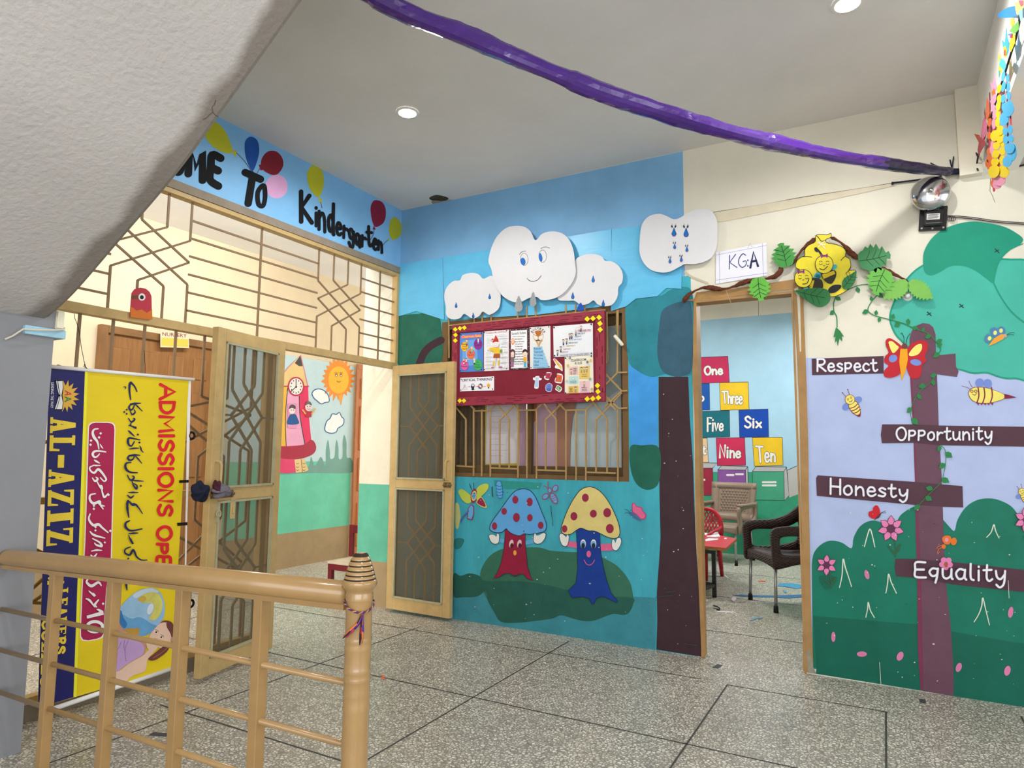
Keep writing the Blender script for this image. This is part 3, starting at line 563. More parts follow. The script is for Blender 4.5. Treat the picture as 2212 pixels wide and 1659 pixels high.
# ================================================================== LEFT WALL, GRILLE, CORRIDOR
LBLUE = mat('#7fb6e2', .5, .09, 2.5)
b = MB(); b.box((-.15,-6.5,2.60), (0,0,H)); wallL = b.build('wall_left', LBLUE, None, loc=(0,0,0)); tag(wallL, 'blue lettered lintel beam above the iron grille', kind='structure')
b = MB(); b.box((-.12,-6.5,2.552), (.006,-.001,2.60)); tag(b.build('lintel_underside', mat('#8d8172', .7, .12, 8, dirt=.3), wallL), 'brown-grey strip under the lintel')
BLK = mat('#17171a', .8, .06, 12)
s = Paint(*LW, lift=.004, crop=C1)
s.hand('O', [(1030,325),(1090,325),(1090,475),(1030,475)], 46, BLK)
s.hand('M', [(1125,340),(1222,360),(1212,525),(1118,482)], 46, BLK)
s.hand('E', [(1258,365),(1322,395),(1305,560),(1248,520)], 46, BLK)
s.hand('T', [(1462,470),(1558,520),(1530,700),(1440,630)], 44, BLK); s.line([(1545,580),(1575,555),(1582,620),(1570,675),(1545,670),(1536,620)], 27, BLK, True, True)
s.crop(*C2)
def W2(ch, x0, y0, x1, y1, x2, y2, x3, y3, w=20): s.hand(ch, [(x0,y0),(x1,y1),(x2,y2),(x3,y3)], w*1.25, BLK)
W2('K',408,590,470,610,478,780,408,770,21); W2('i',490,665,520,672,520,802,490,792,15); W2('n',515,640,560,655,560,835,515,815,15)
W2('d',575,655,612,672,610,850,572,815,16); W2('e',622,730,655,745,655,858,622,840,15); W2('r',665,750,695,775,695,890,662,862,14)
W2('g',700,760,730,790,728,905,695,865,14); W2('a',738,800,765,820,765,925,735,895,14); W2('r',774,810,802,830,800,935,772,915,13)
W2('t',800,790,838,800,838,920,806,912,14); W2('e',842,830,866,845,866,945,840,930,12); W2('n',870,850,897,862,897,960,870,935,13)
tag(s.build('painted_lettering', wallL), 'black brush lettering ending in To Kindergarten')
def balloon(s, pts, m, knot, string):
    s.line(string, 4, mat('#5a4a56', .5, .03)); s.poly(knot, m); s.blob(pts, m)
YEL = P('#b5b52a')
specs = [
 (C1, [(1220,245),(1240,200),(1285,175),(1340,225),(1375,300),(1388,355),(1350,362),(1290,335),(1245,295)], YEL, [(1385,350),(1412,342),(1408,392)], [(1412,360),(1460,410),(1500,470)], 'yellow painted balloon at the upper left'),
 (C1, [(1462,300),(1480,270),(1508,265),(1538,290),(1548,345),(1535,410),(1508,468),(1478,420),(1463,360)], P('#1d4f9d'), [(1505,460),(1518,480),(1495,480)], [(1508,478),(1512,500)], 'dark blue painted balloon'),
 (C1, [(1558,440),(1565,390),(1600,352),(1650,352),(1685,390),(1690,440),(1660,485),(1625,492),(1580,470)], P('#7d1f2e'), [(1560,430),(1545,432),(1555,465),(1572,462)], [(1552,450),(1525,500)], 'dark red painted balloon near To'),
 (C2, [(200,570),(215,520),(255,492),(305,500),(333,545),(325,600),(285,630),(235,622)], P('#d9a5cf'), [(212,560),(200,575),(212,580)], [(205,570),(190,590)], 'pink painted balloon'),
 (C2, [(450,490),(470,445),(500,435),(540,465),(552,530),(540,590),(520,625),(490,605),(462,560)], YEL, [(522,620),(545,650),(522,656)], [(533,655),(540,690)], 'yellow painted balloon over the long word'),
 (C2, [(830,690),(845,650),(870,643),(905,660),(922,710),(912,770),(880,798),(855,800),(838,760)], P('#82203a'), [(850,795),(862,818),(842,818)], [(852,815),(845,850),(822,890)], 'dark red painted balloon at the right end'),
 (C2, [(942,790),(955,755),(980,745),(1008,775),(1018,820),(1002,860),(965,880),(943,850)], P('#a9ae2c'), [(938,865),(945,890),(930,880)], [(935,880),(905,910),(890,960)], 'small yellow painted balloon in the corner')]
for c, pts, m, kn, stg, lab in specs:
    s = Paint(*LW, lift=.002, crop=c); balloon(s, pts, m, kn, stg); tag(s.build('painted_balloon', wallL), lab)
# ---- fixed iron grille: braided bars
def braid(mb, f, w, t, n, n2=(.32,.68,.27,.74,.22,.39,.60,.79)):
    # f maps (u,v) in the panel, v downwards, to a point
    a,b_,c,d,u0,u1,u2,u3 = n2
    for k, pth in enumerate(([(u0,0),(u0,a),(u3,b_),(u3,1)], [(u3,0),(u3,a),(u0,b_),(u0,1)], [(u1,0),(u1,c),(u3,.5),(u1,d),(u1,1)], [(u2,0),(u2,c),(u0,.5),(u2,d),(u2,1)])):
        o = Vector(n)*(.0015*k); mb.path([Vector(f(*p))+o for p in pth], w, t, n)
def fixed(name, y0, y1, z0, z1): pass
g = thing('iron_grille', (0,-1.2,1.84), 'tan iron transom grille of braided bars under the blue lintel', 'grille')
fr = MB(); X = -.03
fr.box((-.055,-2.6,1.80),(.0,-.001,1.845)); fr.box((-.05,-2.6,2.525),(.0,-.001,2.551)); fr.box((-.05,-.03,1.845),(.0,-.001,2.525)); fr.box((-.05,-2.6,1.845),(0,-2.57,2.525))
fr.build('frame', TAN, g)
lat = MB(); BRZ = mat('#8b7358', .45, .1, 20)
UW = (0,.139*4/3)
for yc in (-.62,-1.99):
    y0 = yc-.38; y1 = yc+.38; ww = y1-y0
    braid(lat, lambda uu, vv: (X, y0+ww*uu, 2.525-.68*vv), .011, .008, (1,0,0), (.32,.68,.27,.74,.2258,.4087,.5916,.7745))
    for zz in (2.424,2.323,2.222,2.12,2.02,1.92):
        if not (2.02 < zz < 2.3): pass
rows = (2.424,2.323,2.222,2.12,2.02,1.92)
for ya, yb in ((-1.78,-.83),(-.41,-.03),(-2.57,-2.2)):
    for zz in rows: lat.bar((X,ya,zz),(X,yb,zz),.011,.008,(1,0,0))
for yy in (-1.305,-.20,-2.42): lat.bar((X,yy,1.845),(X,yy,2.525),.012,.009,(1,0,0))
lat.build('lattice', BRZ, g)
g2 = thing('iron_grille', (0,-1.85,0), 'tan iron lower grille beside the folded-back gate, behind the yellow banner', 'grille')
fr = MB(); fr.box((-.05,-2.6,.07),(0,-1.19,.10)); fr.box((-.05,-1.235,.0),(0,-1.19,1.80)); fr.box((-.05,-2.6,0.0),(0,-2.57,1.80)); fr.box((-.05,-2.57,.92),(0,-1.235,.95)); fr.build('frame', TAN, g2)
k = MB(); k.box((-.10,-2.6,0),(-.0,-1.235,.069)); tag(k.build('kerb', mat('#7d7668', .7, .15, 8, dirt=.3), g2), 'low dirty kerb')
lat = MB()
for (ya,yb) in ((-2.57,-1.92),(-1.92,-1.235)):
    for (zt,zb) in ((1.80,.95),(.92,.10)):
        braid(lat, lambda uu, vv: (X, ya+(yb-ya)*uu, zt+(zb-zt)*vv), .013, .009, (1,0,0), (.45,.75,.40,.79,.13,.38,.62,.87) if zt > 1 else (.2,.56,.16,.6,.13,.38,.62,.87))
lat.build('lattice', BRZ, g2)
# ---- two gate leaves
SCR = bpy.data.materials.new('wire_screen'); SCR.use_nodes = True
_nt = SCR.node_tree; _b = _nt.nodes['Principled BSDF']; _b.inputs['Base Color'].default_value = lin('#6a5b41')+(1,); _b.inputs['Roughness'].default_value = .7; _b.inputs['Alpha'].default_value = .44
def leaf_gate(name, hinge, free, label, side):
    W_ = .575; Z0, Z1 = .022, 1.815
    d = Vector(free)-Vector(hinge); rz = math.atan2(d.y, d.x)
    g = thing(name, (hinge[0], hinge[1], 0), label, 'gate', None, rz); g['kind'] = 'structure'
    Mx = Matrix.Translation((hinge[0],hinge[1],0)) @ Matrix.Rotation(rz,4,'Z')
    n = side                                            # +1/-1: local y side that carries screen and fittings
    f = MB(); t = .02; sw = .062
    f.rbox((0,-t,Z0),(sw,t,Z1),.003); f.rbox((W_-sw,-t,Z0),(W_,t,Z1),.003); f.rbox((sw,-t,Z1-.07),(W_-sw,t,Z1),.003); f.rbox((sw,-t,Z0),(W_-sw,t,Z0+.085),.003); f.rbox((sw,-t,.90),(W_-sw,t,.965),.003)
    f.xf(Mx).build('frame', TAN, g)
    for zt, zb, up_ in ((Z1-.07,.965,1),(.90,Z0+.085,0)):
        bd = MB(); e = .012
        for a_, c_ in (((sw,n*.012,zt-e),(W_-sw,n*.026,zt)),((sw,n*.012,zb),(W_-sw,n*.026,zb+e)),((sw,n*.012,zb),(sw+e,n*.026,zt)),((W_-sw-e,n*.012,zb),(W_-sw,n*.026,zt))):
            bd.box(tuple(min(p,q) for p,q in zip(a_,c_)), tuple(max(p,q) for p,q in zip(a_,c_)))
        bd.xf(Mx).build('bead', TAND, g)
        lt = MB(); pr = (.32,.68,.27,.74,.22,.39,.60,.79) if up_ else (.33,.66,.29,.72,.22,.39,.60,.79)
        braid(lt, lambda uu, vv: (sw+(W_-2*sw)*uu, -n*.008, zt+(zb-zt)*vv), .017, .006, (0,1,0), pr)
        zm = (zt+zb)/2
        lt.bar((sw,-n*.008,zm),(sw+(W_-2*sw)*.22,-n*.008,zm),.010,.006,(0,1,0)); lt.bar((W_-sw,-n*.008,zm),(sw+(W_-2*sw)*.79,-n*.008,zm),.010,.006,(0,1,0))
        lt.xf(Mx).build('lattice', TAND, g)
        sc = MB(); sc.box((sw,min(n*.004,n*.0055),zb),(W_-sw,max(n*.004,n*.0055),zt)); tag(sc.xf(Mx).build('wire_screen', SCR, g), 'dusty see-through wire mesh')
    h = MB(); xh = W_-.03
    h.tube([(xh,n*.018,1.11),(xh-.004,n*.045,1.105),(xh-.006,n*.052,1.09),(xh-.006,n*.052,.99),(xh-.004,n*.045,.975),(xh,n*.018,.97)], .007, 8); h.xf(Mx).build('handle', TAN, g)
    bo = MB(); L0 = .17 if n > 0 else .065; bo.tube([(W_-L0,n*.03,.935),(W_+.004,n*.03,.935)], .008, 10)
    for x in ((W_-.15,W_-.09,W_-.03) if n > 0 else (W_-.052,W_-.018)): bo.tube([(x-.008,n*.03,.935),(x+.008,n*.03,.935)], .013, 10)
    bo.box((W_-L0-.004,min(n*.018,n*.022),.915),(W_-.005,max(n*.018,n*.022),.955)); bo.xf(Mx).build('slide_bolt', mat('#7c6a4c', .35, .2, 30, metal=.5), g)
    if name == 'door_1':
        q = MB(); q.rbox((W_-.19,min(n*.02,n*.026),.80),(W_-.155,max(n*.02,n*.026),.915),.002); q.tube([(W_-.172,n*.03,.86),(W_-.172,n*.03,.83)], .006, 8); q.xf(Mx).build('hasp', TAN, g)
        q = MB(); q.tube([(W_-.06+.016*math.cos(a),n*.03,.835+.016*math.sin(a)) for a in [i*math.pi/8 for i in range(16)]], .004, 6, closed=True); q.box((W_-.066,min(n*.02,n*.03),.79),(W_-.054,max(n*.02,n*.03),.90)); q.xf(Mx).build('latch_ring', TAND, g)
    for zz in (.35,1.45):
        q = MB(); q.tube([(-.006,-n*.012,zz-.04),(-.006,-n*.012,zz+.04)], .009, 10); q.xf(Mx).build('hinge', TAND, g)
    return g, Mx
gateL, MxL = leaf_gate('door_1', (.075,-1.195,0), (.195,-1.757,0), 'tan iron gate leaf folded back beside the yellow banner, cloth on its handle', 1)
gateR, MxR = leaf_gate('door_2', (.012,-.055,0), (.587,-.075,0), 'tan iron gate leaf opened flat against the mushroom mural', -1)
# ---- cloth hung on the gate handle
def lump(mb, c, r, seedn, rx=1, ry=1, rz_=1, amp=.18, fold=5):
    bm = bmesh.new(); bmesh.ops.create_icosphere(bm, subdivisions=4, radius=1); rnd = random.Random(seedn); ph = [rnd.uniform(0,6.28) for _ in range(6)]
    for v in bm.verts:
        p = v.co.copy(); a = math.atan2(p.y, p.z)
        k_ = 1+amp*math.sin(fold*a+ph[0]+2*p.x)+amp*.6*math.sin(3*p.x+ph[1]+2*a)+amp*.5*math.sin(7*p.z+ph[2])
        v.co = Vector(c)+Vector((p.x*rx, p.y*ry, p.z*rz_))*r*k_
    bm.verts.index_update(); mb.add([v.co for v in bm.verts], [tuple(v.index for v in f.verts) for f in bm.faces]); bm.free()
cc = hx(452,1062,.245)
ct = thing('scarf', (cc.x,cc.y,cc.z-.05), 'navy and grey cloth bunched through the handle of the folded-back gate', 'cloth')
c1 = hx(432,1062,.26); m1 = MB(); lump(m1, c1, .042, 3, .8, 1.1, 1.15, .16); m1.build('navy_cloth', mat('#1d2233', .9, .15, 40, bump=.3, bscale=120), ct, True)
c2 = hx(478,1060,.255); m2 = MB(); lump(m2, c2, .04, 9, .8, 1.35, .85, .15); m2.build('grey_cloth', mat('#6e6a73', .9, .2, 40, bump=.3, bscale=120), ct, True)
c3 = hx(468,1052,.262); m3 = MB(); lump(m3, c3, .028, 5, .9, .55, 1.35, .12); m3.build('maroon_stripe', mat('#4b2630', .9, .2, 40), ct, True)
# ---- corridor beyond the grille
CW = -2.0
b = MB(); b.box((CW-.14,-6.5,0),(CW,5.4,H)); wallC = b.build('wall_corridor', mat('#d8c7a8', .65, .06, 2.5, dirt=.12), None, loc=(0,0,0)); tag(wallC, 'cream corridor wall seen through the grille', kind='structure')
PW = ((CW,0,0),(1,0,0))
s = Paint(*PW, lift=.002)
SKB = mat('#b9d3da', .55, .06, 4); MINT = mat('#67c2a4', .5, .10, 5, dirt=.1); SKT = mat('#a08a67', .6, .1, 5, dirt=.2)
def RC(y0,z0,y1,z1,m): s.b.use(m).add([(CW+s.l,y0,z0),(CW+s.l,y1,z0),(CW+s.l,y1,z1),(CW+s.l,y0,z1)], [(0,1,2,3)]); s.up()
RC(.05,1.02,1.70,2.13,SKB); RC(.05,.34,1.70,1.055,MINT); RC(-6.4,.0,1.70,.345,SKT)
s.crop(*D2)
s.blob([(60,740),(120,700),(200,690),(270,700),(290,640),(310,690),(345,640),(370,690),(372,600),(385,545),(395,610),(398,650),(420,640),(425,580),(433,545),(443,590),(445,650),(465,640),(466,560),(475,517),(488,560),(490,640),(515,650),(522,726),(300,730)], P('#6f9d93'))
tag(s.build('painted_background', wallC), 'pale blue sky over mint green and brown painted bands')
s = Paint(*PW, lift=.005, crop=D2)
OUT = P('#8b3a4e'); PKL = P('#e0a2c2')
s.poly([(80,235),(100,215),(160,140),(231,70),(245,135),(272,248),(180,255),(80,248)], P('#dcbf83')); s.poly([(231,70),(198,115),(222,132),(245,132)], P('#4a4642')); s.line([(80,240),(160,140),(231,70),(272,248)],6,P('#c87f95'),False)
s.poly([(80,248),(160,252),(148,583),(80,578)], P('#e0b040')); s.poly([(152,280),(232,280),(225,400),(250,572),(150,583)], PKL); s.poly([(222,250),(273,245),(278,420),(290,545),(255,572),(228,400)], P('#d8345f'))
s.line([(158,255),(145,420),(150,583)],4,INK); s.line([(222,300),(228,420),(255,572)],4,INK); s.line([(80,245),(275,245)],6,P('#b03050'),False)
s.blob([(78,585),(160,580),(245,572),(290,545),(312,565),(316,600),(290,630),(220,652),(130,650),(78,640)], P('#a52c42')); s.poly([(78,630),(130,650),(200,655),(205,725),(150,732),(78,722)], P('#d8446f'))
s.poly([(196,655),(232,652),(240,725),(204,730)], P('#dcc089')); s.poly([(232,652),(252,652),(275,715),(240,727)], P('#dcc089')); s.line([(234,655),(240,726)],3,P('#6d4a2c'),False)
for y in (675,695,712):
    for x in (212,248): s.line([(x-6,y),(x,y+5),(x+8,y)],2.5,P('#6d4a2c'))
s.ell(204,246,46,54,P('#b52f48')); s.ell(204,246,38,46,P('#e8e2de'))
for i in range(12):
    a = i*math.pi/6; s.ell(204+29*math.cos(a), 246+36*math.sin(a), 3, 4, INK)
s.line([(203,205),(204,247),(175,275)], 4, INK, False); s.ell(204,248,5,6,INK)
s.rect(158,340,208,480,P('#d891b8')); s.blob([(165,410),(180,400),(200,402),(212,425),(217,455),(155,456)], P('#22548f')); s.ell(181,378,17,22,P('#e6d8d4')); s.blob([(163,372),(170,352),(185,347),(200,357),(198,372),(180,366)], P('#4d484c'))
s.ell(273,360,19,24,P('#dccfc9')); s.blob([(256,352),(262,332),(280,330),(291,345),(288,352),(272,345)], P('#66605f')); s.poly([(252,385),(295,385),(288,418),(258,418)], P('#b02c3c')); s.line([(255,398),(240,378)],8,P('#d9a85c'),False); s.line([(292,398),(310,372)],8,P('#d9a85c'),False)
s.line([(80,350),(100,335),(118,325)],12,P('#e6d8d0'))
for x in (176,189): s.ell(x,378,2.5,3,INK)
for x in (267,281): s.ell(x,358,2.5,3,INK)
s.line([(266,370),(274,375),(282,369)],2,P('#b03040'))
tag(s.build('painted_pencil_house', wallC), 'painted pencil-shaped house with a round clock and two children')
s = Paint(*PW, lift=.005, crop=D2)
pts = []
rr = random.Random(4)
for i in range(44):
    a = 2*math.pi*i/44; k_ = (1.0+rr.uniform(.0,.2)) if i % 2 else .82
    pts.append((442+88*k_*math.cos(a), 202+112*k_*math.sin(a)))
s.poly(pts, P('#e38a2d')); s.poly([(345,218),(385,190),(385,240)], P('#e38a2d')); s.poly([(440,295),(470,290),(458,353)], P('#e39a3d'))
s.ell(443,210,57,76,P('#ecb12e'))
for x in (430,457): s.ell(x,183,7,10,P('#7a3d1d')); s.ell(x,185,4,6,P('#e6d8c4')); s.line([(x-9,172),(x,168),(x+9,172)],2.5,P('#5a2d1d'))
s.line([(433,215),(443,222),(454,217)],3,P('#6a2d1d'))
tag(s.build('painted_sun', wallC), 'painted orange sun with a smiling face')
for lab, pts in (('upper painted white cloud beside the sun', [(295,285),(310,265),(335,260),(360,268),(385,295),(390,330),(370,335),(345,343),(322,325),(305,310)]), ('lower painted white cloud with a blue outline', [(366,480),(378,440),(395,425),(408,400),(430,402),(448,392),(460,415),(473,430),(468,460),(440,480),(430,500),(405,508),(375,500)])):
    s = Paint(*PW, lift=.005, crop=D2); s.blob(pts, P('#e6eaea')); s.line(pts, 5, P('#2a5a92'), True, True); tag(s.build('painted_cloud', wallC), lab)
# corridor doors
def panel_door(name, x, y0, y1, z1, m, mp, cols, rows, label):
    d = thing(name, (x,(y0+y1)/2,0), label, 'door'); d['kind'] = 'structure'
    e_ = .05 if cols > 2 else .012; k_ = .06 if cols > 2 else .02; f = MB(); f.rbox((x,y0-k_,0),(x+e_,y0,z1+.06),.004); f.rbox((x,y1,0),(x+e_,y1+k_,z1+.06),.004); f.rbox((x,y0,z1),(x+e_,y1,z1+.06),.004); f.build('frame', mp, d)
    l = MB(); q_ = .0 if cols > 2 else -.018; x += q_; l.box((x,y0,0.005),(x+.025,y1,z1)); cw = (y1-y0)/cols
    for c in range(cols):
        for ra, rb in rows: l.rbox((x+.02,y0+cw*c+.05,ra*z1),(x+.034,y0+cw*(c+1)-.05,rb*z1),.008)
    l.build('door_panel', m, d); return d
panel_door('door_3', CW+.001, -1.10, -.16, 2.06, mat('#8a6038', .5, .18, 6, stretch=(6,6,.6), dirt=.1), mat('#7d5a38', .55, .15, 8), 4, ((.06,.40),(.45,.80),(.86,.95)), 'brown panelled wooden door behind the lower grille')
panel_door('door_4', CW+.020, 1.735, 2.60, 2.10, mat('#b06a3a', .45, .16, 6, stretch=(6,6,.6)), mat('#a8683c', .5, .15, 8), 2, ((.05,.28),(.34,.52),(.56,.80),(.84,.95)), 'orange-brown panelled wooden door past the pencil mural')
# sign on the brown door
s = Paint((CW+.075,0,0),(1,0,0), lift=.004)
s.sheet([(346,716),(407,721),(408,752),(346,750)], PAP('#cdbfa4'), .002); s.poly([(348,729),(406,733),(406,750),(348,747)], PAP('#d8b04a')); s.text('NURSERY', [(350,717.5),(403,721.5),(403,729.5),(350,725.5)], mat('#7a3f3a', .6, 0), .012)
tag(s.build('door_sign'), 'small paper sign reading NURSERY above the brown corridor door', 'sign')
# pier at the end of the right wall
s = Paint((0,-.0,0),(0,-1,0), lift=.002)
for z0, z1, m in ((.915,1.8,mat('#d9d2bd', .6, .05, 5, dirt=.25)),(.335,.915,mat('#5fae93', .5, .14, 6, dirt=.12)),(0.001,.335,SKT)): R2(-.349,z0,-.0005,z1,m,s)
tag(s.build('painted_dado', wallR), 'cream, green and brown bands on the pier beside the gate')
# red bench in the corridor
bx = hz(727,1276,0)
bn = thing('bench', (-.70,.42,0), 'small dark red wooden bench with a bare seat in the corridor', 'bench')
RWD = mat('#6e1f27', .4, .12, 12); SEAT = mat('#c9b9a2', .45, .1, 12)
y0_, y1_, xa, xb = .27, .62, -.92, -.30
st = MB(); st.rbox((xa,y0_,.215),(xb,y1_,.235),.004); tag(st.build('seat', SEAT, bn), 'worn pale seat board')
ap = MB(); ap.rbox((xa+.005,y0_+.005,.165),(xb-.005,y0_+.03,.214),.003); ap.rbox((xa+.005,y1_-.03,.165),(xb-.005,y1_-.005,.214),.003); ap.rbox((xa+.005,y0_+.03,.165),(xa+.03,y1_-.03,.214),.003); ap.rbox((xb-.03,y0_+.03,.165),(xb-.005,y1_-.03,.214),.003); ap.build('apron', RWD, bn)
for x in (xa+.006, xb-.046):
    for y in (y0_+.006, y1_-.046):
        l = MB(); l.rbox((x,y,0),(x+.04,y+.04,.165),.003); l.build('leg', RWD, bn)
r_ = MB(); r_.rbox((xa+.046,y0_+.01,.02),(xb-.046,y0_+.03,.055),.003); r_.build('stretcher', RWD, bn)
bk = MB(); q0 = hy(757,1133,y1_-.03)
for x in (q0.x,-.34): bk.rbox((x,y1_-.045,.2355),(x+.04,y1_-.01,q0.z),.003)
bk.rbox((q0.x+.001,y1_-.044,q0.z-.07),(-.301,y1_-.012,q0.z-.001),.003); bk.build('backrest', RWD, bn)
# ================================================================== STAIR, PIER, RAILING
PY = -2.585
GREY = mat('#86878b', .55, .05, 3, bump=.06, bscale=30, dirt=.12)
b = MB(); b.box((-.25,-6.5,0),(.295,PY,H)); b.weld(); pier = b.build('wall_stair', GREY, None, loc=(0,0,0)); tag(pier, 'grey painted wall end at the far left, under the sloping stair', kind='structure')
prof = [(.20,1.665),(.294,1.691),(.471,1.768),(.75,1.935),(1.076,2.135),(1.289,2.297),(1.681,2.604),(2.263,3.06)]
def stair_mat():
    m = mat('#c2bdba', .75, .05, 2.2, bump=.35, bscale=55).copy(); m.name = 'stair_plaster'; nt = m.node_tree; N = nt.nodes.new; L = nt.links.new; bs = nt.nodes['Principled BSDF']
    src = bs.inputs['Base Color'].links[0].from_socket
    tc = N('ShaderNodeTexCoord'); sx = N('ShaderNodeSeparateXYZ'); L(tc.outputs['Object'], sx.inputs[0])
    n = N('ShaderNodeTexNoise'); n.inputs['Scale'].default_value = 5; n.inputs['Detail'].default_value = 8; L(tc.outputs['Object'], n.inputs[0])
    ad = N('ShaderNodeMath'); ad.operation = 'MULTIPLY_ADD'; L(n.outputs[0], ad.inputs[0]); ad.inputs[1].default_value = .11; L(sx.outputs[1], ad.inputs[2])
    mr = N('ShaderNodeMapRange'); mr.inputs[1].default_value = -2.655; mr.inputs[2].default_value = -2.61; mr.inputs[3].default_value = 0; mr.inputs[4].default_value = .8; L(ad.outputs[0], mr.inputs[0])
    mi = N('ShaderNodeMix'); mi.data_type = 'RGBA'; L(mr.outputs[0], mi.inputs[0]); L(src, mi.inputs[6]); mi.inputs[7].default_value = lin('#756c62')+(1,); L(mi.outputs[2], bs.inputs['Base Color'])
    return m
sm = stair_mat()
st = MB(); ya, yb = -2.61, -4.9; yc = ya-.018
und = [(p.x,p.y) for p in crom(prof,6,False)]; top = [(2.263,3.06),(2.263,3.064),(1.30,2.62),(.9,2.3),(.4,1.98),(.20,1.9)]
pl = und+top; n_ = len(pl)
vs = [(x,ya,z+.014) if i < len(und)-1 else (x,ya,z) for i,(x,z) in enumerate(pl)]+[(x,yc,z) for x,z in pl]+[(x,yb,z) for x,z in pl]
fs = []
for r in (0,1):
    for i in range(n_):
        j = (i+1) % n_; fs.append((r*n_+i, (r+1)*n_+i, (r+1)*n_+j, r*n_+j))
fs += [tuple(range(n_)), tuple(range(2*n_,3*n_))[::-1]]
st.add(vs, fs); st.weld()
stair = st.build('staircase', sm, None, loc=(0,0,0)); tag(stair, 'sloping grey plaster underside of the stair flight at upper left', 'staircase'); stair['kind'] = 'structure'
nS = Vector((.307,0,-.392)).normalized(); kx = 2.7657; pS = Vector((1.289,-2.7,2.2985))
cr_ = MB()
for q in (((1288,595),(1280,622),(1266,640),(1270,668),(1248,684),(1235,702),(1212,712)),((1270,668),(1285,685),(1303,695))):
    cr_.tube([hit(a/kx,b_/kx,pS,nS)+nS*.0015 for a,b_ in q], .0013, 5)
tag(cr_.build('plaster_crack', mat('#5a524a',.9,.1,30), stair), 'thin branching crack in the plaster')
# ledge and switch box where the stair meets the wall end
lg = MB(); lg.rbox((.18,-2.70,1.617),(.312,-2.548,1.652),.003); tag(lg.build('ledge', mat('#9cc3d6', .55, .1, 10, dirt=.2)), 'short light blue wooden ledge under the low end of the stair', 'ledge')
sw = thing('socket_box', (.27,-2.565,1.665), 'small cream electrical box tucked above the light blue ledge', 'switch box')
bx_ = MB(); bx_.rbox((.235,PY+.001,1.655),(.297,PY+.034,1.735),.004); bx_.build('box', mat('#d8d2b8', .4, .04), sw)
fp = MB(); fp.rbox((.297,PY+.004,1.66),(.303,PY+.031,1.73),.002); fp.box((.303,PY+.013,1.69),(.305,PY+.019,1.71)); fp.build('face_plate', mat('#e0dac2', .35, .03), sw)
wv = MB(); wv.tube([tuple(p) for p in (Vector((.30,-2.55,1.665)),Vector((.318,-2.56,1.655)),Vector((.33,-2.60,1.645)),Vector((.33,-2.66,1.636)),Vector((.32,-2.71,1.632)),Vector((.31,-2.74,1.60)),Vector((.30,-2.76,1.585)))], .0035, 8); tag(wv.build('cable', mat('#cfc8b4', .5, .05)), 'loose cream cable drooping over the light blue ledge', 'cable')
# ---- railing
RY = -2.69
RT = mat('#a58353', .32, .08, 10, dirt=.12, coat=.5)
rl = thing('railing', (1.2,RY,0), 'tan painted tubular stair railing with a turned newel post', 'railing')
b = MB(); b.tube([(.297,RY,.748),(.32,RY,.750),(1.0,RY,.772),(2.03,RY,.801)], .031, 20); b.build('top_rail', RT, rl, True)
b = MB(); b.bar((.297,RY,.716),(2.03,RY,.768),.034,.014,(0,0,1)); b.build('rail_channel', RT, rl)
for za, zb in ((.556,.579),(.408,.430),(.258,.282)):
    b = MB(); b.tube([(.296,RY,za),(2.035,RY,zb)], .0085, 12); b.build('rail_rod', RT, rl, True)
for x in (.655,1.007,1.365,1.712):
    b = MB(); b.rbox((x-.0165,RY-.0165,0.001),(x+.0165,RY+.0165,.715+(x-.297)*.03),.002); b.build('baluster', RT, rl)
NX = 2.068; k_ = 1.708/FPX
zt = lambda zy: .905-((1170+zy/5.352)-1194)*k_*1.02
rr_ = lambda px_: px_/5.352*k_
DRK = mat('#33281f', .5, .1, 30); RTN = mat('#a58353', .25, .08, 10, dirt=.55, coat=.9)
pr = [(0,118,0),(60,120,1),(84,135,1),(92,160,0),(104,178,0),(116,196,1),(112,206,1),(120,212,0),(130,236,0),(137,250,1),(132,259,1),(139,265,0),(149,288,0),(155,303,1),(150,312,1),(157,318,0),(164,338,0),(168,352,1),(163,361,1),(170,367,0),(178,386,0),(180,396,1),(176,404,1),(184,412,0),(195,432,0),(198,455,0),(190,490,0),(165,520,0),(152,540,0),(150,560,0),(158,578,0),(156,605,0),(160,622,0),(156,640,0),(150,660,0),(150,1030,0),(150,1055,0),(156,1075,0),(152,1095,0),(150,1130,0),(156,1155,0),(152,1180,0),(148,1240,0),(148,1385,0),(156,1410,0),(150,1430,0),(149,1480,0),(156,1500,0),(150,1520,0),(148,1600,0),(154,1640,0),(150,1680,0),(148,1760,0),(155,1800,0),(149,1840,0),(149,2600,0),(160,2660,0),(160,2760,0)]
b = MB(); b.lathe([(rr_(r), max(0.0,zt(z))) for r,z,_ in pr]+[(rr_(160),.0005),(0,.0005)], (NX,RY,0), 40, [DRK if pr[i][2] else RTN for i in range(len(pr)-1)]+[RTN,RTN]); b.weld(); nw = b.build('newel_post', None, rl, True)
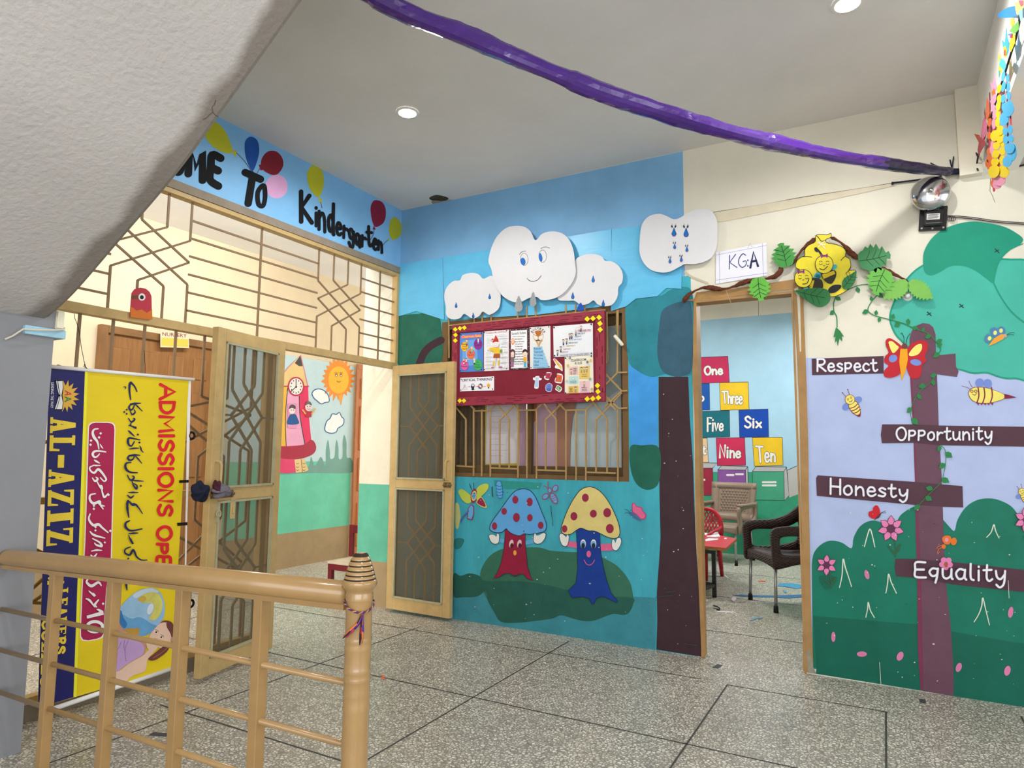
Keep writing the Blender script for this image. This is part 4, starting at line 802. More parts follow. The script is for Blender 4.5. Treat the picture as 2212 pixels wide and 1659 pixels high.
# coloured thread tied on the newel
th = thing('thread', (NX,RY,zt(700)), 'colourful twisted thread tied round the newel post', 'thread')
vd = (CP-Vector((NX,RY,.8))); vd.z = 0; vd.normalize(); rt = Vector((-vd.y,vd.x,0)); fz = math.atan2(vd.y,vd.x)
for kk, (c_, ph) in enumerate((('#7a3038',0),('#2a3a8a',2.1),('#b98a5a',4.2))):
    b = MB(); pts = []
    for i in range(64):
        a = 2*math.pi*i/64; r0 = rr_(157)+.0022; zz = zt(640)-.021*(.5+.5*math.cos(a-fz-.2))**2*1.2
        pts.append((NX+(r0+.0012*math.cos(a*14+ph))*math.cos(a), RY+(r0+.0012*math.cos(a*14+ph))*math.sin(a), zz+.0016*math.sin(a*14+ph)))
    b.tube(pts, .0016, 6, closed=True); b.build('strand', mat(c_, .8, .1, 80), th, True)
kp = Vector((NX,RY,0))+vd*(rr_(157)+.006)+rt*.009; kp.z = zt(755)
for kk, (c_, ex, ez) in enumerate((('#c8703a',-.045,-.052),('#2b2a86',-.030,-.045),('#b3385a',-.038,-.056),('#3a3038',-.046,-.058),('#a02838',-.004,-.07),('#c87a3a',.001,-.072),('#3a2030',-.005,-.076),('#4a3a8a',.002,-.06))):
    b = MB(); e = kp+rt*ex+Vector((0,0,ez)); mid = kp+rt*(ex*.25)+Vector((0,0,-.022))+vd*.004
    b.tube([kp, mid, mid.lerp(e,.5)+vd*.003, e], [.0028,.003,.0035,.0012], 6); b.build('tassel', mat(c_, .8, .1, 80), th, True)
# ================================================================== ADMISSIONS BANNER
BX = .12
bnr = thing('banner', (BX,-2.15,.07), 'large yellow and navy admissions banner printed sideways, hung on the lower grille', 'banner')
YL = mat('#dcc21a', .38, .05, 3, bump=.22, bscale=7, stretch=(1,.6,2.5)); YLb = mat('#e6e02a', .38, .04, 3); NVY = mat('#1b1a5e', .38, .06, 3, bump=.2, bscale=7, stretch=(1,.6,2.5)); CRM = mat('#a51d4c', .38, .05, 3, bump=.2, bscale=7, stretch=(1,.6,2.5))
WHB = mat('#e4e2e0', .4, .03, 8); RED = mat('#d21f26', .4, .04, 8); YLT = mat('#e3c53a', .4, .04, 8); NV2 = mat('#1a1f52', .4, .04, 8)
f1 = lambda *p: [u(F1,*q) for q in p]
f2 = lambda *p: [u(F2,*q) for q in p]
s = Paint((BX,0,0),(1,0,0), lift=0)
TL, TR, BR, BL = u(F1,85,58), u(F1,1648,200), u(F2,1052,1312), u(F2,5,1620)
def lp(a,b,t): return (a[0]+(b[0]-a[0])*t, a[1]+(b[1]-a[1])*t)
s.sheet([TL,TR,BR,BL], YL, .0015)
Bt, Bb = u(F1,483,112), u(F2,282,1536)
s.poly([TL,Bt,Bb,BL], NVY); s.poly([Bt,u(F1,515,115),u(F2,305,1533),Bb], YLb)
pl_ = f1((515,760),(520,715),(545,690),(590,680),(750,682),(795,690),(818,715),(824,760))+f2((592,0),(580,480),(545,700),(525,1000),(522,1050),(505,1075),(470,1088),(390,1100),(350,1095),(333,1070),(332,1020),(345,700),(366,350),(378,0))
c_ = Vector((sum(p[0] for p in pl_)/len(pl_), sum(p[1] for p in pl_)/len(pl_)))
s.poly(pl_, WHB); s.poly([(p[0]+(2.2 if p[0] < c_.x+(p[1]-c_.y)*-.06 else -2.2), p[1]+(2 if p[1] < c_.y else -2)) for p in pl_], CRM)
s.build('printed_sheet', bnr)
s = Paint((BX,0,0),(1,0,0), lift=.0075)
s.hand('ADMISSIONS', f1((1488,262),(1450,1735),(1298,1735),(1325,262)), 7.0, RED); s.hand('OPEN', f2((1044,202),(1024,650),(925,650),(935,202)), 7.0, RED); s.build('headline_print', bnr)
SLAB = {'A':[[(.10,.0),(.34,0),(.56,1),(.36,1)],[(.58,0),(.92,0),(.64,1),(.36,1)],[(.25,.27),(.75,.27),(.70,.42),(.32,.42)],[(0,0),(.42,0),(.42,.11),(0,.11)],[(.52,0),(1,0),(1,.11),(.52,.11)]],
 'L':[[(.15,0),(.48,0),(.48,1),(.15,1)],[(0,0),(.95,0),(.95,.15),(0,.15)],[(.80,0),(1,0),(1,.40),(.88,.40)],[(0,.88),(.62,.88),(.62,1),(0,1)]],
 'Z':[[(.05,.86),(.97,.86),(.97,1),(.05,1)],[(.02,0),(.36,0),(.97,1),(.62,1)],[(.03,0),(.95,0),(.95,.14),(.03,.14)],[(.05,.62),(.14,.62),(.2,.9),(.05,.9)],[(.80,.1),(.95,.1),(.97,.40),(.88,.40)]],
 'I':[[(.27,0),(.73,0),(.73,1),(.27,1)],[(.05,0),(.95,0),(.95,.12),(.05,.12)],[(.05,.88),(.95,.88),(.95,1),(.05,1)]],'-':[[(.1,.35),(.9,.35),(.9,.6),(.1,.6)]],
 'E':[[(.12,0),(.42,0),(.42,1),(.12,1)],[(0,0),(.95,0),(.95,.14),(0,.14)],[(0,.86),(.92,.86),(.92,1),(0,1)],[(.4,.43),(.72,.43),(.72,.57),(.4,.57)],[(.82,0),(1,0),(.98,.34),(.88,.34)],[(.8,.7),(.92,.7),(.94,1),(.78,1)]],
 'H':[[(.08,0),(.36,0),(.36,1),(.08,1)],[(.64,0),(.92,0),(.92,1),(.64,1)],[(.3,.44),(.7,.44),(.7,.58),(.3,.58)]],'O':[],'C':[],'G':[],'D':[[(.12,0),(.42,0),(.42,1),(.12,1)],[(0,0),(.5,0),(.5,.13),(0,.13)],[(0,.87),(.5,.87),(.5,1),(0,1)]],'R':[[(.12,0),(.42,0),(.42,1),(.12,1)],[(0,0),(.52,0),(.52,.12),(0,.12)],[(0,.88),(.5,.88),(.5,1),(0,1)],[(.42,.5),(.62,.5),(.95,0),(.62,0)]],'S':[]}
RIB = {'D':[[(.45,.94),(.75,.85),(.86,.5),(.75,.15),(.45,.06)]],'R':[[(.45,.94),(.78,.88),(.82,.68),(.7,.53),(.45,.5)]],'O':[[(.5,.93),(.2,.8),(.12,.5),(.2,.2),(.5,.07),(.8,.2),(.88,.5),(.8,.8),(.5,.93)]],'S':[[(.85,.75),(.6,.92),(.25,.85),(.2,.66),(.5,.52),(.8,.36),(.75,.12),(.42,.06),(.12,.22)]],'C':[[(.88,.75),(.6,.92),(.25,.8),(.12,.5),(.25,.2),(.55,.06),(.9,.22)]],'G':[[(.88,.75),(.6,.92),(.25,.8),(.12,.5),(.25,.2),(.55,.06),(.86,.14),(.86,.42)]]}
def slab(word, quad, m, wr):
    s = Paint((BX,0,0),(1,0,0), lift=.0075, crop=CROP)
    a,b_,c,d = [Vector(p) for p in quad]; n = len(word); tot = n*1.0+.14*(n-1); x = 0
    for ch in word:
        w_ = 1.0; mp = lambda p: d.lerp(c,(x+p[0]*w_)/tot).lerp(a.lerp(b_,(x+p[0]*w_)/tot),p[1])
        for q in SLAB[ch]: s.poly_nolift([mp(p) for p in q], m); s.l += .00006
        for q in RIB.get(ch,[]): s.line([mp(p) for p in q], wr, m)
        x += 1.14
    s.build('slogan_print' if len(word) > 4 else 'name_print', bnr)
CROP = (0,0,1)
slab('AL-', f1((380,628),(355,1212),(72,1212),(92,628)), YLT, 12)
slab('AZIZ', f1((362,1215))+f2((275,335),(66,368))+f1((74,1215)), YLT, 12)
slab('SCHOOL', f2((212,455),(205,660),(75,660),(75,455)), YLT, 3)
slab('LEADERS', f2((240,680),(212,1195),(142,1205),(165,690)), YLT, 5.2)
slab('COLLEGE', f2((110,935),(92,1530),(18,1535),(36,930)), YLT, 5.2)
# emblem
s = Paint((BX,0,0),(1,0,0), lift=.0075, crop=F1)
cx_, cy_ = 285, 395; pts = []
tips = [(230,215),(293,213),(352,250),(398,297),(388,310),(412,368),(415,434),(388,497),(342,548),(282,575),(220,570)]
ring_ = []
tips = [(232,215),(293,213),(352,248),(398,297),(415,367),(415,434),(388,497),(342,548),(282,572),(222,570)]
for i,t in enumerate(tips):
    ring_.append(t)
    if i < len(tips)-1: mx,my = (t[0]+tips[i+1][0])/2, (t[1]+tips[i+1][1])/2; ring_.append((265+(mx-265)*.60, 393+(my-393)*.66))
s.poly(ring_+[(228,393)], mat('#d9a93c',.4,.05,8))
KB = mat('#141416',.5,0)
s.poly([(140,215),(232,212),(240,300),(228,385),(240,460),(228,548),(140,540),(165,470),(182,385),(170,300)], KB)
s.poly([(178,225),(228,222),(232,300),(215,385),(232,465),(222,538),(162,538),(185,470),(205,388),(188,300)], WHB)
s.poly([(156,222),(170,222),(180,300),(195,370),(188,378),(170,305)], WHB); s.poly([(188,392),(195,400),(178,470),(155,538),(143,538),(165,470)], WHB)
s.text('A', [(330,340),(330,400),(252,385),(252,325)], mat('#c41f45',.4,0), .012); s.text('A', [(328,395),(328,455),(250,460),(250,395)], mat('#12793f',.4,0), .012)
s.text('LEADING THE WAY', [(132,240),(124,528),(92,524),(100,240)], WHB, .012)
s.build('printed_emblem', bnr)
# flowing Urdu lettering
s = Paint((BX,0,0),(1,0,0), lift=.0075, crop=F1)
def ink(pts, w_=15, tp=(.5,1.15,.5), m=None): s.line(pts, w_*1.25, m or NV2, True, False, tp)
def dia(x,y,r=13,m=None): s.poly([(x-r,y),(x,y-r),(x+r,y),(x,y+r)], m or NV2)
ink([(1062,340),(1040,290),(1010,255),(992,242),(980,270),(978,330),(985,390),(992,432)],20); ink([(908,290),(930,288),(936,300),(930,312)],10)
ink([(985,480),(1040,475),(1105,472)]); ink([(1035,476),(1070,510),(1122,562)],12); ink([(1030,482),(990,490),(972,520),(990,548),(1018,530),(1034,488)],17); ink([(985,552),(1005,598),(1040,575),(1030,545)],15)
for x,y in ((918,570),(945,545),(945,590)): dia(x,y)
ink([(965,640),(992,680),(1020,670),(1036,650),(1020,640)],16); ink([(968,720),(1010,732),(1048,752),(1045,735)],15); ink([(1000,690),(985,715),(1000,735)],12)
ink([(962,778),(985,800),(1030,842)],15); dia(1069,823,14)
ink([(1092,882),(1030,870),(970,862),(958,900),(970,940),(1000,948),(1030,900)],19); dia(1086,912,14); ink([(972,985),(1020,978),(1078,975)],14); ink([(1088,950),(1100,972),(1108,1000),(1130,1024)],13)
ink([(962,1058),(1030,1050),(1090,1055)],15); ink([(1035,1056),(1070,1095),(1112,1145)],12); ink([(1030,1060),(975,1062),(955,1085),(975,1110),(1010,1100),(1030,1065)],17)
ink([(988,1135),(940,1142),(926,1180),(945,1222),(990,1246),(1062,1250)],20); ink([(948,1275),(975,1325),(1005,1330),(1025,1300),(1005,1285)],17)
ink([(1000,1335),(1060,1340),(1130,1345)],13); ink([(1000,1345),(1018,1395),(1050,1430),(1055,1395),(1020,1370)],16); dia(1098,1397,14)
ink([(960,1472),(1010,1470),(1068,1472)],14); ink([(948,1500),(985,1530),(1020,1505)],16); ink([(952,1558),(945,1600),(955,1660)],19); ink([(960,1560),(1000,1600),(1030,1600),(1085,1660)],15)
s.crop(*F2)
ink([(700,8),(694,60),(706,135)],14); ink([(702,8),(735,40),(765,38),(812,106)],11); ink([(712,160),(682,178),(682,212),(722,238),(808,224)],14); ink([(704,262),(740,258),(776,256)],10); ink([(704,275),(718,312),(738,340),(720,300)],11)
ink([(718,364),(678,382),(676,412),(712,426),(735,390),(750,405),(765,440),(800,465),(846,466)],13); dia(700,455,9); dia(697,481,9); ink([(768,490),(800,500),(845,500)],10); ink([(690,615),(684,655),(690,700)],13)
s.build('script_print', bnr); s = Paint((BX,0,0),(1,0,0), lift=.0075); WU = WHB; s.crop(*F1)
ink([(628,758),(585,765),(566,800),(580,850),(610,890),(625,925),(635,985)],24,(.4,1.1,.4),WU); ink([(650,930),(665,960),(682,978)],11,m=WU)
for x,y in ((655,810),(637,855),(546,890),(541,937)): dia(x,y,16,WU)
ink([(712,1018),(650,1008),(590,1010),(565,1040),(580,1072),(612,1070),(640,1040)],20,m=WU); ink([(582,1108),(605,1122),(640,1142)],17,m=WU); ink([(568,1165),(600,1170),(650,1168)],13,m=WU)
ink([(572,1170),(532,1190),(538,1225),(580,1252),(622,1212),(655,1235),(690,1280),(715,1325),(690,1345),(650,1305)],20,m=WU); ink([(560,1308),(590,1345),(620,1320),(600,1300)],18,m=WU); ink([(610,1345),(640,1400),(668,1430),(660,1395),(640,1400)],18,m=WU); ink([(660,1420),(690,1522),(735,1482)],18,m=WU); dia(739,1497,16,WU)
ink([(592,1485),(535,1500),(532,1555),(575,1595),(640,1570),(650,1610),(690,1622)],22,m=WU); dia(575,1620,15,WU); dia(575,1655,15,WU)
s.crop(*F2)
ink([(412,0),(435,30),(468,20),(508,70)],13,m=WU); dia(436,45,10,WU); dia(435,68,10,WU)
ink([(406,108),(396,150),(430,195),(472,190),(500,215),(545,252)],16,m=WU); dia(563,240,11,WU); dia(448,210,10,WU); dia(447,236,10,WU)
ink([(405,245),(435,272),(520,296)],13,m=WU); ink([(425,300),(480,330),(495,358),(455,350),(440,335)],14,m=WU); dia(520,330,9,WU); ink([(415,397),(455,390),(496,392)],11,m=WU); ink([(410,428),(432,444),(456,418)],13,m=WU)
ink([(520,596),(470,575),(420,572)],12,m=WU); ink([(388,612),(378,640),(415,668),(468,640),(490,664)],17,m=WU); ink([(395,708),(440,745),(430,725)],13,m=WU); ink([(372,768),(400,780),(440,832)],13,m=WU); ink([(470,775),(440,815),(455,832)],14,m=WU); dia(505,806,11,WU)
s.poly([(376,900),(505,862),(510,892),(380,922)], WU); s.poly([(505,862),(470,845),(450,848),(478,872)], WU)
s.line([(440+60*math.cos(t),985+40*math.sin(t)) for t in [i*math.pi/8 for i in range(16)]], 24, WU, True, True)
s.build('script_print', bnr)
# printed picture of a girl leaning on a globe
G = (240,1250,7.2125)
s = Paint((BX,0,0),(1,0,0), lift=.0078, crop=G)
SKP = mat('#dcb9a4',.4,.05,10); SKD = mat('#b98a78',.4,.05,10); HR = mat('#6b3a34',.4,.12,20); LIL = mat('#b795c4',.4,.06,8); LILd = mat('#8a6a9c',.4,.05,8)
s.blob([(-80,700),(60,660),(110,700),(200,780),(420,880),(520,980),(540,1080),(500,1200),(420,1260),(0,1400),(-120,1380)], SKD)
s.blob([(-120,900),(60,900),(150,930),(300,950),(430,980),(500,1050),(500,1150),(440,1210),(300,1290),(160,1390),(80,1450),(-100,1500)], LIL)
for a_ in ([(150,970),(120,1060),(80,1120)],[(260,960),(210,1100),(225,1280)],[(200,960),(190,1060),(215,1140)]): s.line(a_, 9, LILd)
s.blob([(-60,1420),(100,1440),(280,1310),(480,1200),(600,1080),(680,1030),(720,1060),(640,1160),(560,1260),(540,1380),(500,1450),(330,1510),(220,1600),(120,1590),(40,1540),(-60,1520)], SKP)
s.blob([(-60,640),(100,660),(160,780),(240,790),(430,770),(430,860),(300,880),(100,860),(-60,800)], SKD)
gl = [(112,500),(150,420),(230,330),(330,240),(430,180),(540,148),(650,148),(730,190),(790,270),(820,370),(828,480),(812,600),(760,680),(680,760),(610,840),(530,885),(430,890),(300,860),(200,790),(140,720),(105,640)]
s.blob(gl, mat('#8fb4d2',.4,.12,12)); s.blob([(108,560),(180,560),(300,620),(450,600),(620,700),(700,740),(600,845),(520,885),(420,888),(280,850),(190,780),(135,710),(105,640)], mat('#5f97c2',.4,.14,12)); s.blob([(108,520),(150,500),(180,600),(240,700),(200,770),(140,715),(106,640)], mat('#2f6ea6',.4,.1,12))
s.blob([(330,250),(440,185),(550,152),(650,152),(725,192),(700,215),(560,215),(440,270),(370,300)], mat('#bccbd9',.4,.05,12))
s.blob([(400,330),(440,280),(520,230),(620,210),(700,222),(760,280),(790,380),(780,480),(750,560),(700,620),(650,645),(600,635),(585,600),(640,520),(660,430),(640,385),(560,375),(490,375),(430,350)], mat('#c8c262',.4,.14,25)); s.blob([(400,330),(440,285),(500,265),(540,310),(490,370),(430,350)], mat('#c0a448',.4,.1,25))
s.blob([(190,790),(290,770),(360,775),(420,765),(430,840),(400,870),(300,860),(220,820)], mat('#b48a3a',.4,.12,25))
s.ell(600,470,45,90,mat('#ccd3de',.4,.05,12),20)
fc_ = [(590,880),(640,810),(700,740),(760,690),(840,680),(910,710),(950,790),(960,880),(930,960),(880,1030),(800,1080),(720,1060),(650,1000),(600,940)]
s.blob([(760,685),(800,655),(860,650),(920,670),(960,720),(985,800),(980,900),(960,960),(940,900),(900,840),(860,760),(810,715)], HR)
s.blob(fc_, SKP); s.blob([(850,690),(900,660),(950,700),(985,800),(980,920),(940,990),(925,900),(900,830),(860,760)], HR)
s.blob([(900,1050),(860,1020),(760,1080),(700,1130),(640,1180),(570,1240),(600,1272),(680,1262),(780,1200),(860,1130)], HR); s.line([(880,1060),(760,1160),(640,1235)],10,mat('#9a6a5a',.4,.1,20))
s.blob([(540,1010),(600,990),(700,1020),(660,1070),(600,1120),(555,1080)], SKP)
for x,y in ((688,830),(768,908)): s.ell(x,y,24,17,WHB,40); s.ell(x,y,14,15,mat('#2c1f22',.4,0)); s.line([(x-10,y-38),(x+22,y-26),(x+36,y-4)],7,mat('#5a3a34',.4,0))
s.line([(700,925),(675,935),(668,915)],6,SKD); s.line([(650,955),(660,985),(690,1000)],9,mat('#b0566a',.4,0)); s.ell(935,940,22,34,SKD,20)
s.build('printed_picture', bnr)
# rods, tape, strings
b = MB(); p0, p1 = hx(*u(F1,100,60),BX), hx(*u(F1,1700,206),BX); b.tube([p0+Vector((.004,0,-.001)),p1+Vector((.004,0,-.001))],.0085,12); tag(b.build('top_rod', WHB, bnr, True),'white top rod')
b = MB(); p0, p1 = hx(*u(D5,308,938),BX), hx(*u(D5,1004,708),BX); b.tube([p0+Vector((.004,-.01,-.006)),p1+Vector((.004,0,-.002))],.010,12); tag(b.build('bottom_rod', WHB, bnr, True),'white bottom rod')
s = Paint((BX,0,0),(1,0,0), lift=.0); s.sheet(f1((1640,200),(1672,202),(1660,700),(1645,1330),(1632,1700))+f2((1164,440),(1160,560),(1150,560),(1152,440))+f1((1612,1700),(1620,1330),(1626,700)), WHB, .001); tag(s.build('edge_strip', bnr),'white folded edge')
for q in (f1((1535,1334),(1640,1330),(1640,1360),(1535,1364)), f2((1087,178),(1166,172),(1168,196),(1090,202))):
    s = Paint((BX,0,0),(1,0,0), lift=.008); s.sheet(q, KB, .0008); tag(s.build('tape_strip', bnr),'black tape strip')
b = MB(); b.tube([hx(*u(E2,*p),BX-.002*0) for p in ((1025,240),(1030,300),(1060,370),(1095,500),(1120,700),(1160,900),(1185,985),(1200,1040))],.0014,6); b.tube([hx(*u(E2,1160,940),BX+.012),hx(*u(E2,1200,1000),BX+.012),hx(*u(E2,1150,960),BX+.012)],.002,6); tag(b.build('hanging_string', KB, bnr),'black hanging string')
b = MB(); b.tube([hx(*u(F1,*p),BX) for p in ((1150,-120),(1158,60),(1158,180))],.0014,6); tag(b.build('hanging_string', KB, bnr),'black hanging string')
b = MB(); b.tube([(.12,-2.475,1.525),(.075,-2.44,1.53),(-.03,-2.40,1.545)],.004,6); b.build('hook', KB, bnr)
for j,(px_,py_) in enumerate(((414,941),(412,1304))):
    c = hx(px_,py_,BX-.004); b = MB(); b.tube([c+Vector((0,.016*math.cos(a),.018*math.sin(a))) for a in [i*math.pi/8 for i in range(16)]],.006,8,closed=True); tag(b.build('binder_ring', KB, bnr, True),'black ring at the banner edge')
# ================================================================== WINDOW
BRN = mat('#6d5335', .5, .12, 10, dirt=.2)
wn = thing('window_1', ((WX0+WX1)/2, 0, WZ0), 'brown framed window with a tan braided grille, half hidden by the noticeboard', 'window'); wn['kind'] = 'structure'
f = MB(); fw = .055
f.box((WX0,.0,WZ0),(WX0+fw,.1,WZ1)); f.box((WX1-.04,.0,WZ0),(WX1,.1,WZ1)); f.box((WX0+fw,.0,WZ0),(WX1-.04,.1,WZ0+.03)); f.box((WX0+fw,.0,WZ1-.06),(WX1-.04,.1,WZ1)); f.build('window_frame', BRN, wn)
sa = MB()
XS = hy(*u(D3,742,1200),.06).x; XE = hy(*u(D3,786,1200),.06).x
for x0, x1 in ((WX0+fw+.001,XE),(XS,1.815)):
    y = .045 if x0 < .6 else .07
    SW_ = .032
    sa.box((x0,y,WZ0+.031),(x0+SW_,y+.024,WZ1-.061)); sa.box((x1-SW_,y,WZ0+.031),(x1,y+.024,WZ1-.061)); sa.box((x0+SW_,y,WZ0+.031),(x1-SW_,y+.024,WZ0+.085)); sa.box((x0+SW_,y,WZ1-.12),(x1-SW_,y+.024,WZ1-.061))
sa.build('window_sash', mat('#5e4a30', .5, .12, 10, dirt=.15), wn)
GL_ = bpy.data.materials.new('dusty_glass'); GL_.use_nodes = True; _b = GL_.node_tree.nodes['Principled BSDF']; _b.inputs['Base Color'].default_value = lin('#7c7466')+(1,); _b.inputs['Roughness'].default_value = .25; _b.inputs['Alpha'].default_value = .10
p_ = MB(); p_.box((WX0+fw+.033,.055,WZ0+.085),(XE-.032,.058,WZ1-.12)); p_.build('pane', GL_, wn)
p_ = MB(); p_.box((XS+.032,.080,WZ0+.085),(1.783,.083,WZ1-.12)); p_.build('pane', GL_, wn)
gr = MB(); GB = mat('#a3865a', .45, .1, 20)
gp = Paint((0,-.008,0),(0,-1,0), lift=0, crop=D3)
def gpath(pts, k=0): gr.path([gp.pt(p, .0012*k) for p in pts], .010, .008, (0,1,0))
def vx(px_, k=0): pass
for x in (262,335,412,660,740,826,1090,1180,1268,1555): gpath([(x,930),(x,1527+(x-262)*.042)])
for a_, c_ in (((262,945),(412,943)),((664,937),(832,937)),((1090,937),(1268,933)),((1558,922),(1640,917))): gpath([a_,c_], 1)
for xl, xr in ((105,195),(497,582),(908,1005),(1360,1460)):
    yb = 1440+(xl-105)*.045; x0 = xl-88; x1 = xr+80
    if xl > 200: gpath([(xl,yb),(xl,1025),(xl+85,940),(xl+150,870),(xl+230,780)], 2)
    gpath([(xr,yb),(xr,1020),(xr-90,910),(xr-150,840),(xr-230,750)], 3)
    gpath([(x1-2,yb+6),(max(x0,108),yb-4)], 1)
    if xl > 200: gpath([(x0,935),(xl-30,880),(xl+60,770)], 2)
    gpath([(x1,935),(xr+25,880),(xr-60,770)], 3)
gpath([(1440,715),(1555,600),(1640,598)],1); gpath([(1435,600),(1500,670),(1590,765),(1640,763)],2); gpath([(1590,765),(1500,850),(1440,910)],3); gpath([(1555,40),(1550,600)],1); gpath([(1440,805),(1500,860),(1560,920)],2)
gpath([(1455,60),(1462,500),(1450,530),(1430,535)],1)
for x in (268,340,420,658,740,820,1090,1176,1260): gpath([(x,150-(x-268)*.06),(x,42-(x-268)*.06)])
gpath([(40,180),(1445,40)],1); gpath([(40,30),(42,470)])
gr.build('window_grille', GB, wn)
# paper and curtain seen through the panes
s = Paint((0,.098,0),(0,-1,0), lift=.001, crop=D3); s.sheet([(368,700),(680,700),(668,1445),(366,1443)], PAP('#cdb935'), .003); s.poly([(384,720),(664,720),(664,1412),(372,1420)], PAP('#e6e2ea'))
for i in range(9): s.line([(400,945+i*50),(500+(i*37)%90,945+i*50)], 3, mat('#a9a6b8', .6, 0), False)
tag(s.build('wall_chart'), 'white paper chart with a yellow border seen through the window', 'chart')
s = Paint((0,.100,0),(0,-1,0), lift=.001, crop=D3); s.sheet([(676,800),(735,800),(730,1448),(672,1446)], PAP('#b792ab'), .003); tag(s.build('wall_chart'), 'narrow mauve sheet right of the yellow-bordered chart behind the window', 'chart')
s = Paint((0,.100,0),(0,-1,0), lift=.001, crop=D3); s.sheet([(786,840),(1005,840),(1003,1472),(782,1472)], PAP('#c6a6b8'), .003); s.poly([(790,860),(835,860),(822,1030),(790,1060)], PAP('#b0603c')); tag(s.build('wall_chart'), 'wide mauve chart in the middle of the window with an orange scrap on it', 'chart')
s = Paint((0,.100,0),(0,-1,0), lift=.001, crop=D3); s.sheet([(1006,840),(1190,840),(1150,1000),(1130,1200),(1132,1488),(1004,1482)], PAP('#ab7a68'), .003); tag(s.build('wall_chart'), 'rose-brown sheet behind the window beside the mauve chart', 'chart')
s = Paint((0,.100,0),(0,-1,0), lift=.001, crop=D3); s.sheet([(1195,880),(1440,860),(1500,800),(1560,760),(1612,770),(1612,1500),(1130,1440),(1135,1200),(1155,1020)], PAP('#bfd2d8'), .003); tag(s.build('wall_chart'), 'pale blue-grey sheet at the right end of the window', 'chart')
s = Paint((0,.108,0),(0,-1,0), lift=.001, crop=D3); s.sheet([(1000,40),(1640,40),(1640,1520),(1000,1520)], PAP('#a3b3b0'), .003); s.poly([(1440,40),(1610,40),(1605,180),(1560,215),(1480,190),(1440,150)], PAP('#cfc6ae')); tag(s.build('added_backing'), 'added grey-green backing behind the right window pane, hiding the bright classroom', 'board')  # added backing, keeps the bright classroom from showing past the sheets
cu = MB(); ft = .0
for i in range(60):
    pass
v0 = hy(*u(D3,40,880),.15).x; v1 = hy(*u(D3,368,880),.15).x; N_ = 48
vs = []; 
for j, zz in enumerate((2.02,1.05)):
    for i in range(N_+1): vs.append((v0+(v1-v0)*i/N_, .16+.012*math.sin(i*1.1), zz))
cu.add(vs, [(i,i+1,N_+2+i,N_+1+i) for i in range(N_)]); cu.add([(x,y+.002,z) for x,y,z in vs], [(i+1,i,N_+1+i,N_+2+i) for i in range(N_)])
tag(cu.build('curtain', mat('#5d4a30', .8, .35, 45, bump=.3, bscale=60), None, True), 'brown patterned curtain at the left end of the window', 'curtain')
# ================================================================== NOTICEBOARD
MAR_ = mat('#7b2334', .55, .10, 7, bump=.15, bscale=35); MARl = mat('#8f3243', .55, .10, 7, bump=.15, bscale=35); MARd = mat('#4e141f', .6, .1, 7)
X0,X1,Z0_,Z1_ = .535,1.715,1.497,2.088
nb = thing('noticeboard', ((X0+X1)/2,-.03,Z0_), 'maroon framed noticeboard with yellow diamonds hung on the window grille', 'noticeboard')
fb = .060
b = MB(); b.box((X0+.02,-.035,Z0_+.02),(X1-.02,-.018,Z1_-.02)); b.build('panel', MAR_, nb)
b = MB(); b.use(MARl); b.rbox((X0,-.05,Z1_-fb),(X1,-.017,Z1_),.004); b.rbox((X0,-.05,Z0_),(X1,-.017,Z0_+fb),.004); b.rbox((X0,-.05,Z0_+fb),(X0+.047,-.017,Z1_-fb),.004); b.rbox((X1-.062,-.05,Z0_+fb),(X1,-.017,Z1_-fb),.004)
rd = random.Random(11); b.use(MARd)
for z0 in (Z1_-fb+.008, Z1_-fb+.021, Z1_-fb+.035, Z1_-fb+.050, Z0_+.009, Z0_+.023, Z0_+.037, Z0_+.051):
    x = X0+.02
    while x < X1-.03:
        l = rd.uniform(.02,.09)
        if rd.random() < .62: b.box((x,-.0508,z0-.0016),(min(x+l,X1-.01),-.049,z0+.0016))
        x += l+rd.uniform(.01,.05)
for x0 in (X0+.012,X0+.026,X0+.038,X1-.050,X1-.032,X1-.014):
    z = Z0_+fb
    while z < Z1_-fb:
        l = rd.uniform(.02,.06)
        if rd.random() < .6: b.box((x0-.002,-.0508,z),(x0+.002,-.049,min(z+l,Z1_-fb)))
        z += l+rd.uniform(.01,.04)

b.build('board_frame', None, nb)
YD = PAP('#e8da1e')
dm = [(98,214),(140,204),(180,199),(100,264),(98,314),(138,853),(175,853),(1280,121),(1332,116),(1386,107),(1394,161),(1396,216),(1372,717),(1376,771),(1380,826),(1330,834),(1280,837)]
for i,(x,y) in enumerate(dm):
    s = Paint((0,-.0505,0),(0,-1,0), lift=.0006, crop=D3); a = math.radians(rd.uniform(-8,8)); r_ = 25 if x > 1000 else 21
    s.sheet([(x+r_*math.cos(a+k*math.pi/2)*(1), y+r_*1.0*math.sin(a+k*math.pi/2)) for k in range(4)], YD, .0015); tag(s.build('paper_diamond', nb), 'yellow paper diamond') if i == 0 else s.build('paper_diamond', nb)
def poster(label, corners, base, cat='poster', crop=E5, name='poster'):
    s = Paint((0,-.0355,0),(0,-1,0), lift=.002, crop=crop); s.sheet(corners, base, .0012); return s
K_ = mat('#26262c', .6, 0); GRY = mat('#8d8d92', .6, 0); SKN = PAP('#e3bf9f'); HAIR = mat('#3f2a26', .6, 0)
def pins(s, corners, r=8):
    c = Vector((sum(p[0] for p in corners)/4, sum(p[1] for p in corners)/4))
    for p in corners:
        d = (c-Vector(p)); q = Vector(p)+Vector((math.copysign(18,d.x), math.copysign(18,d.y))); s.ell(q.x,q.y,r,r*1.1,K_,0,14)
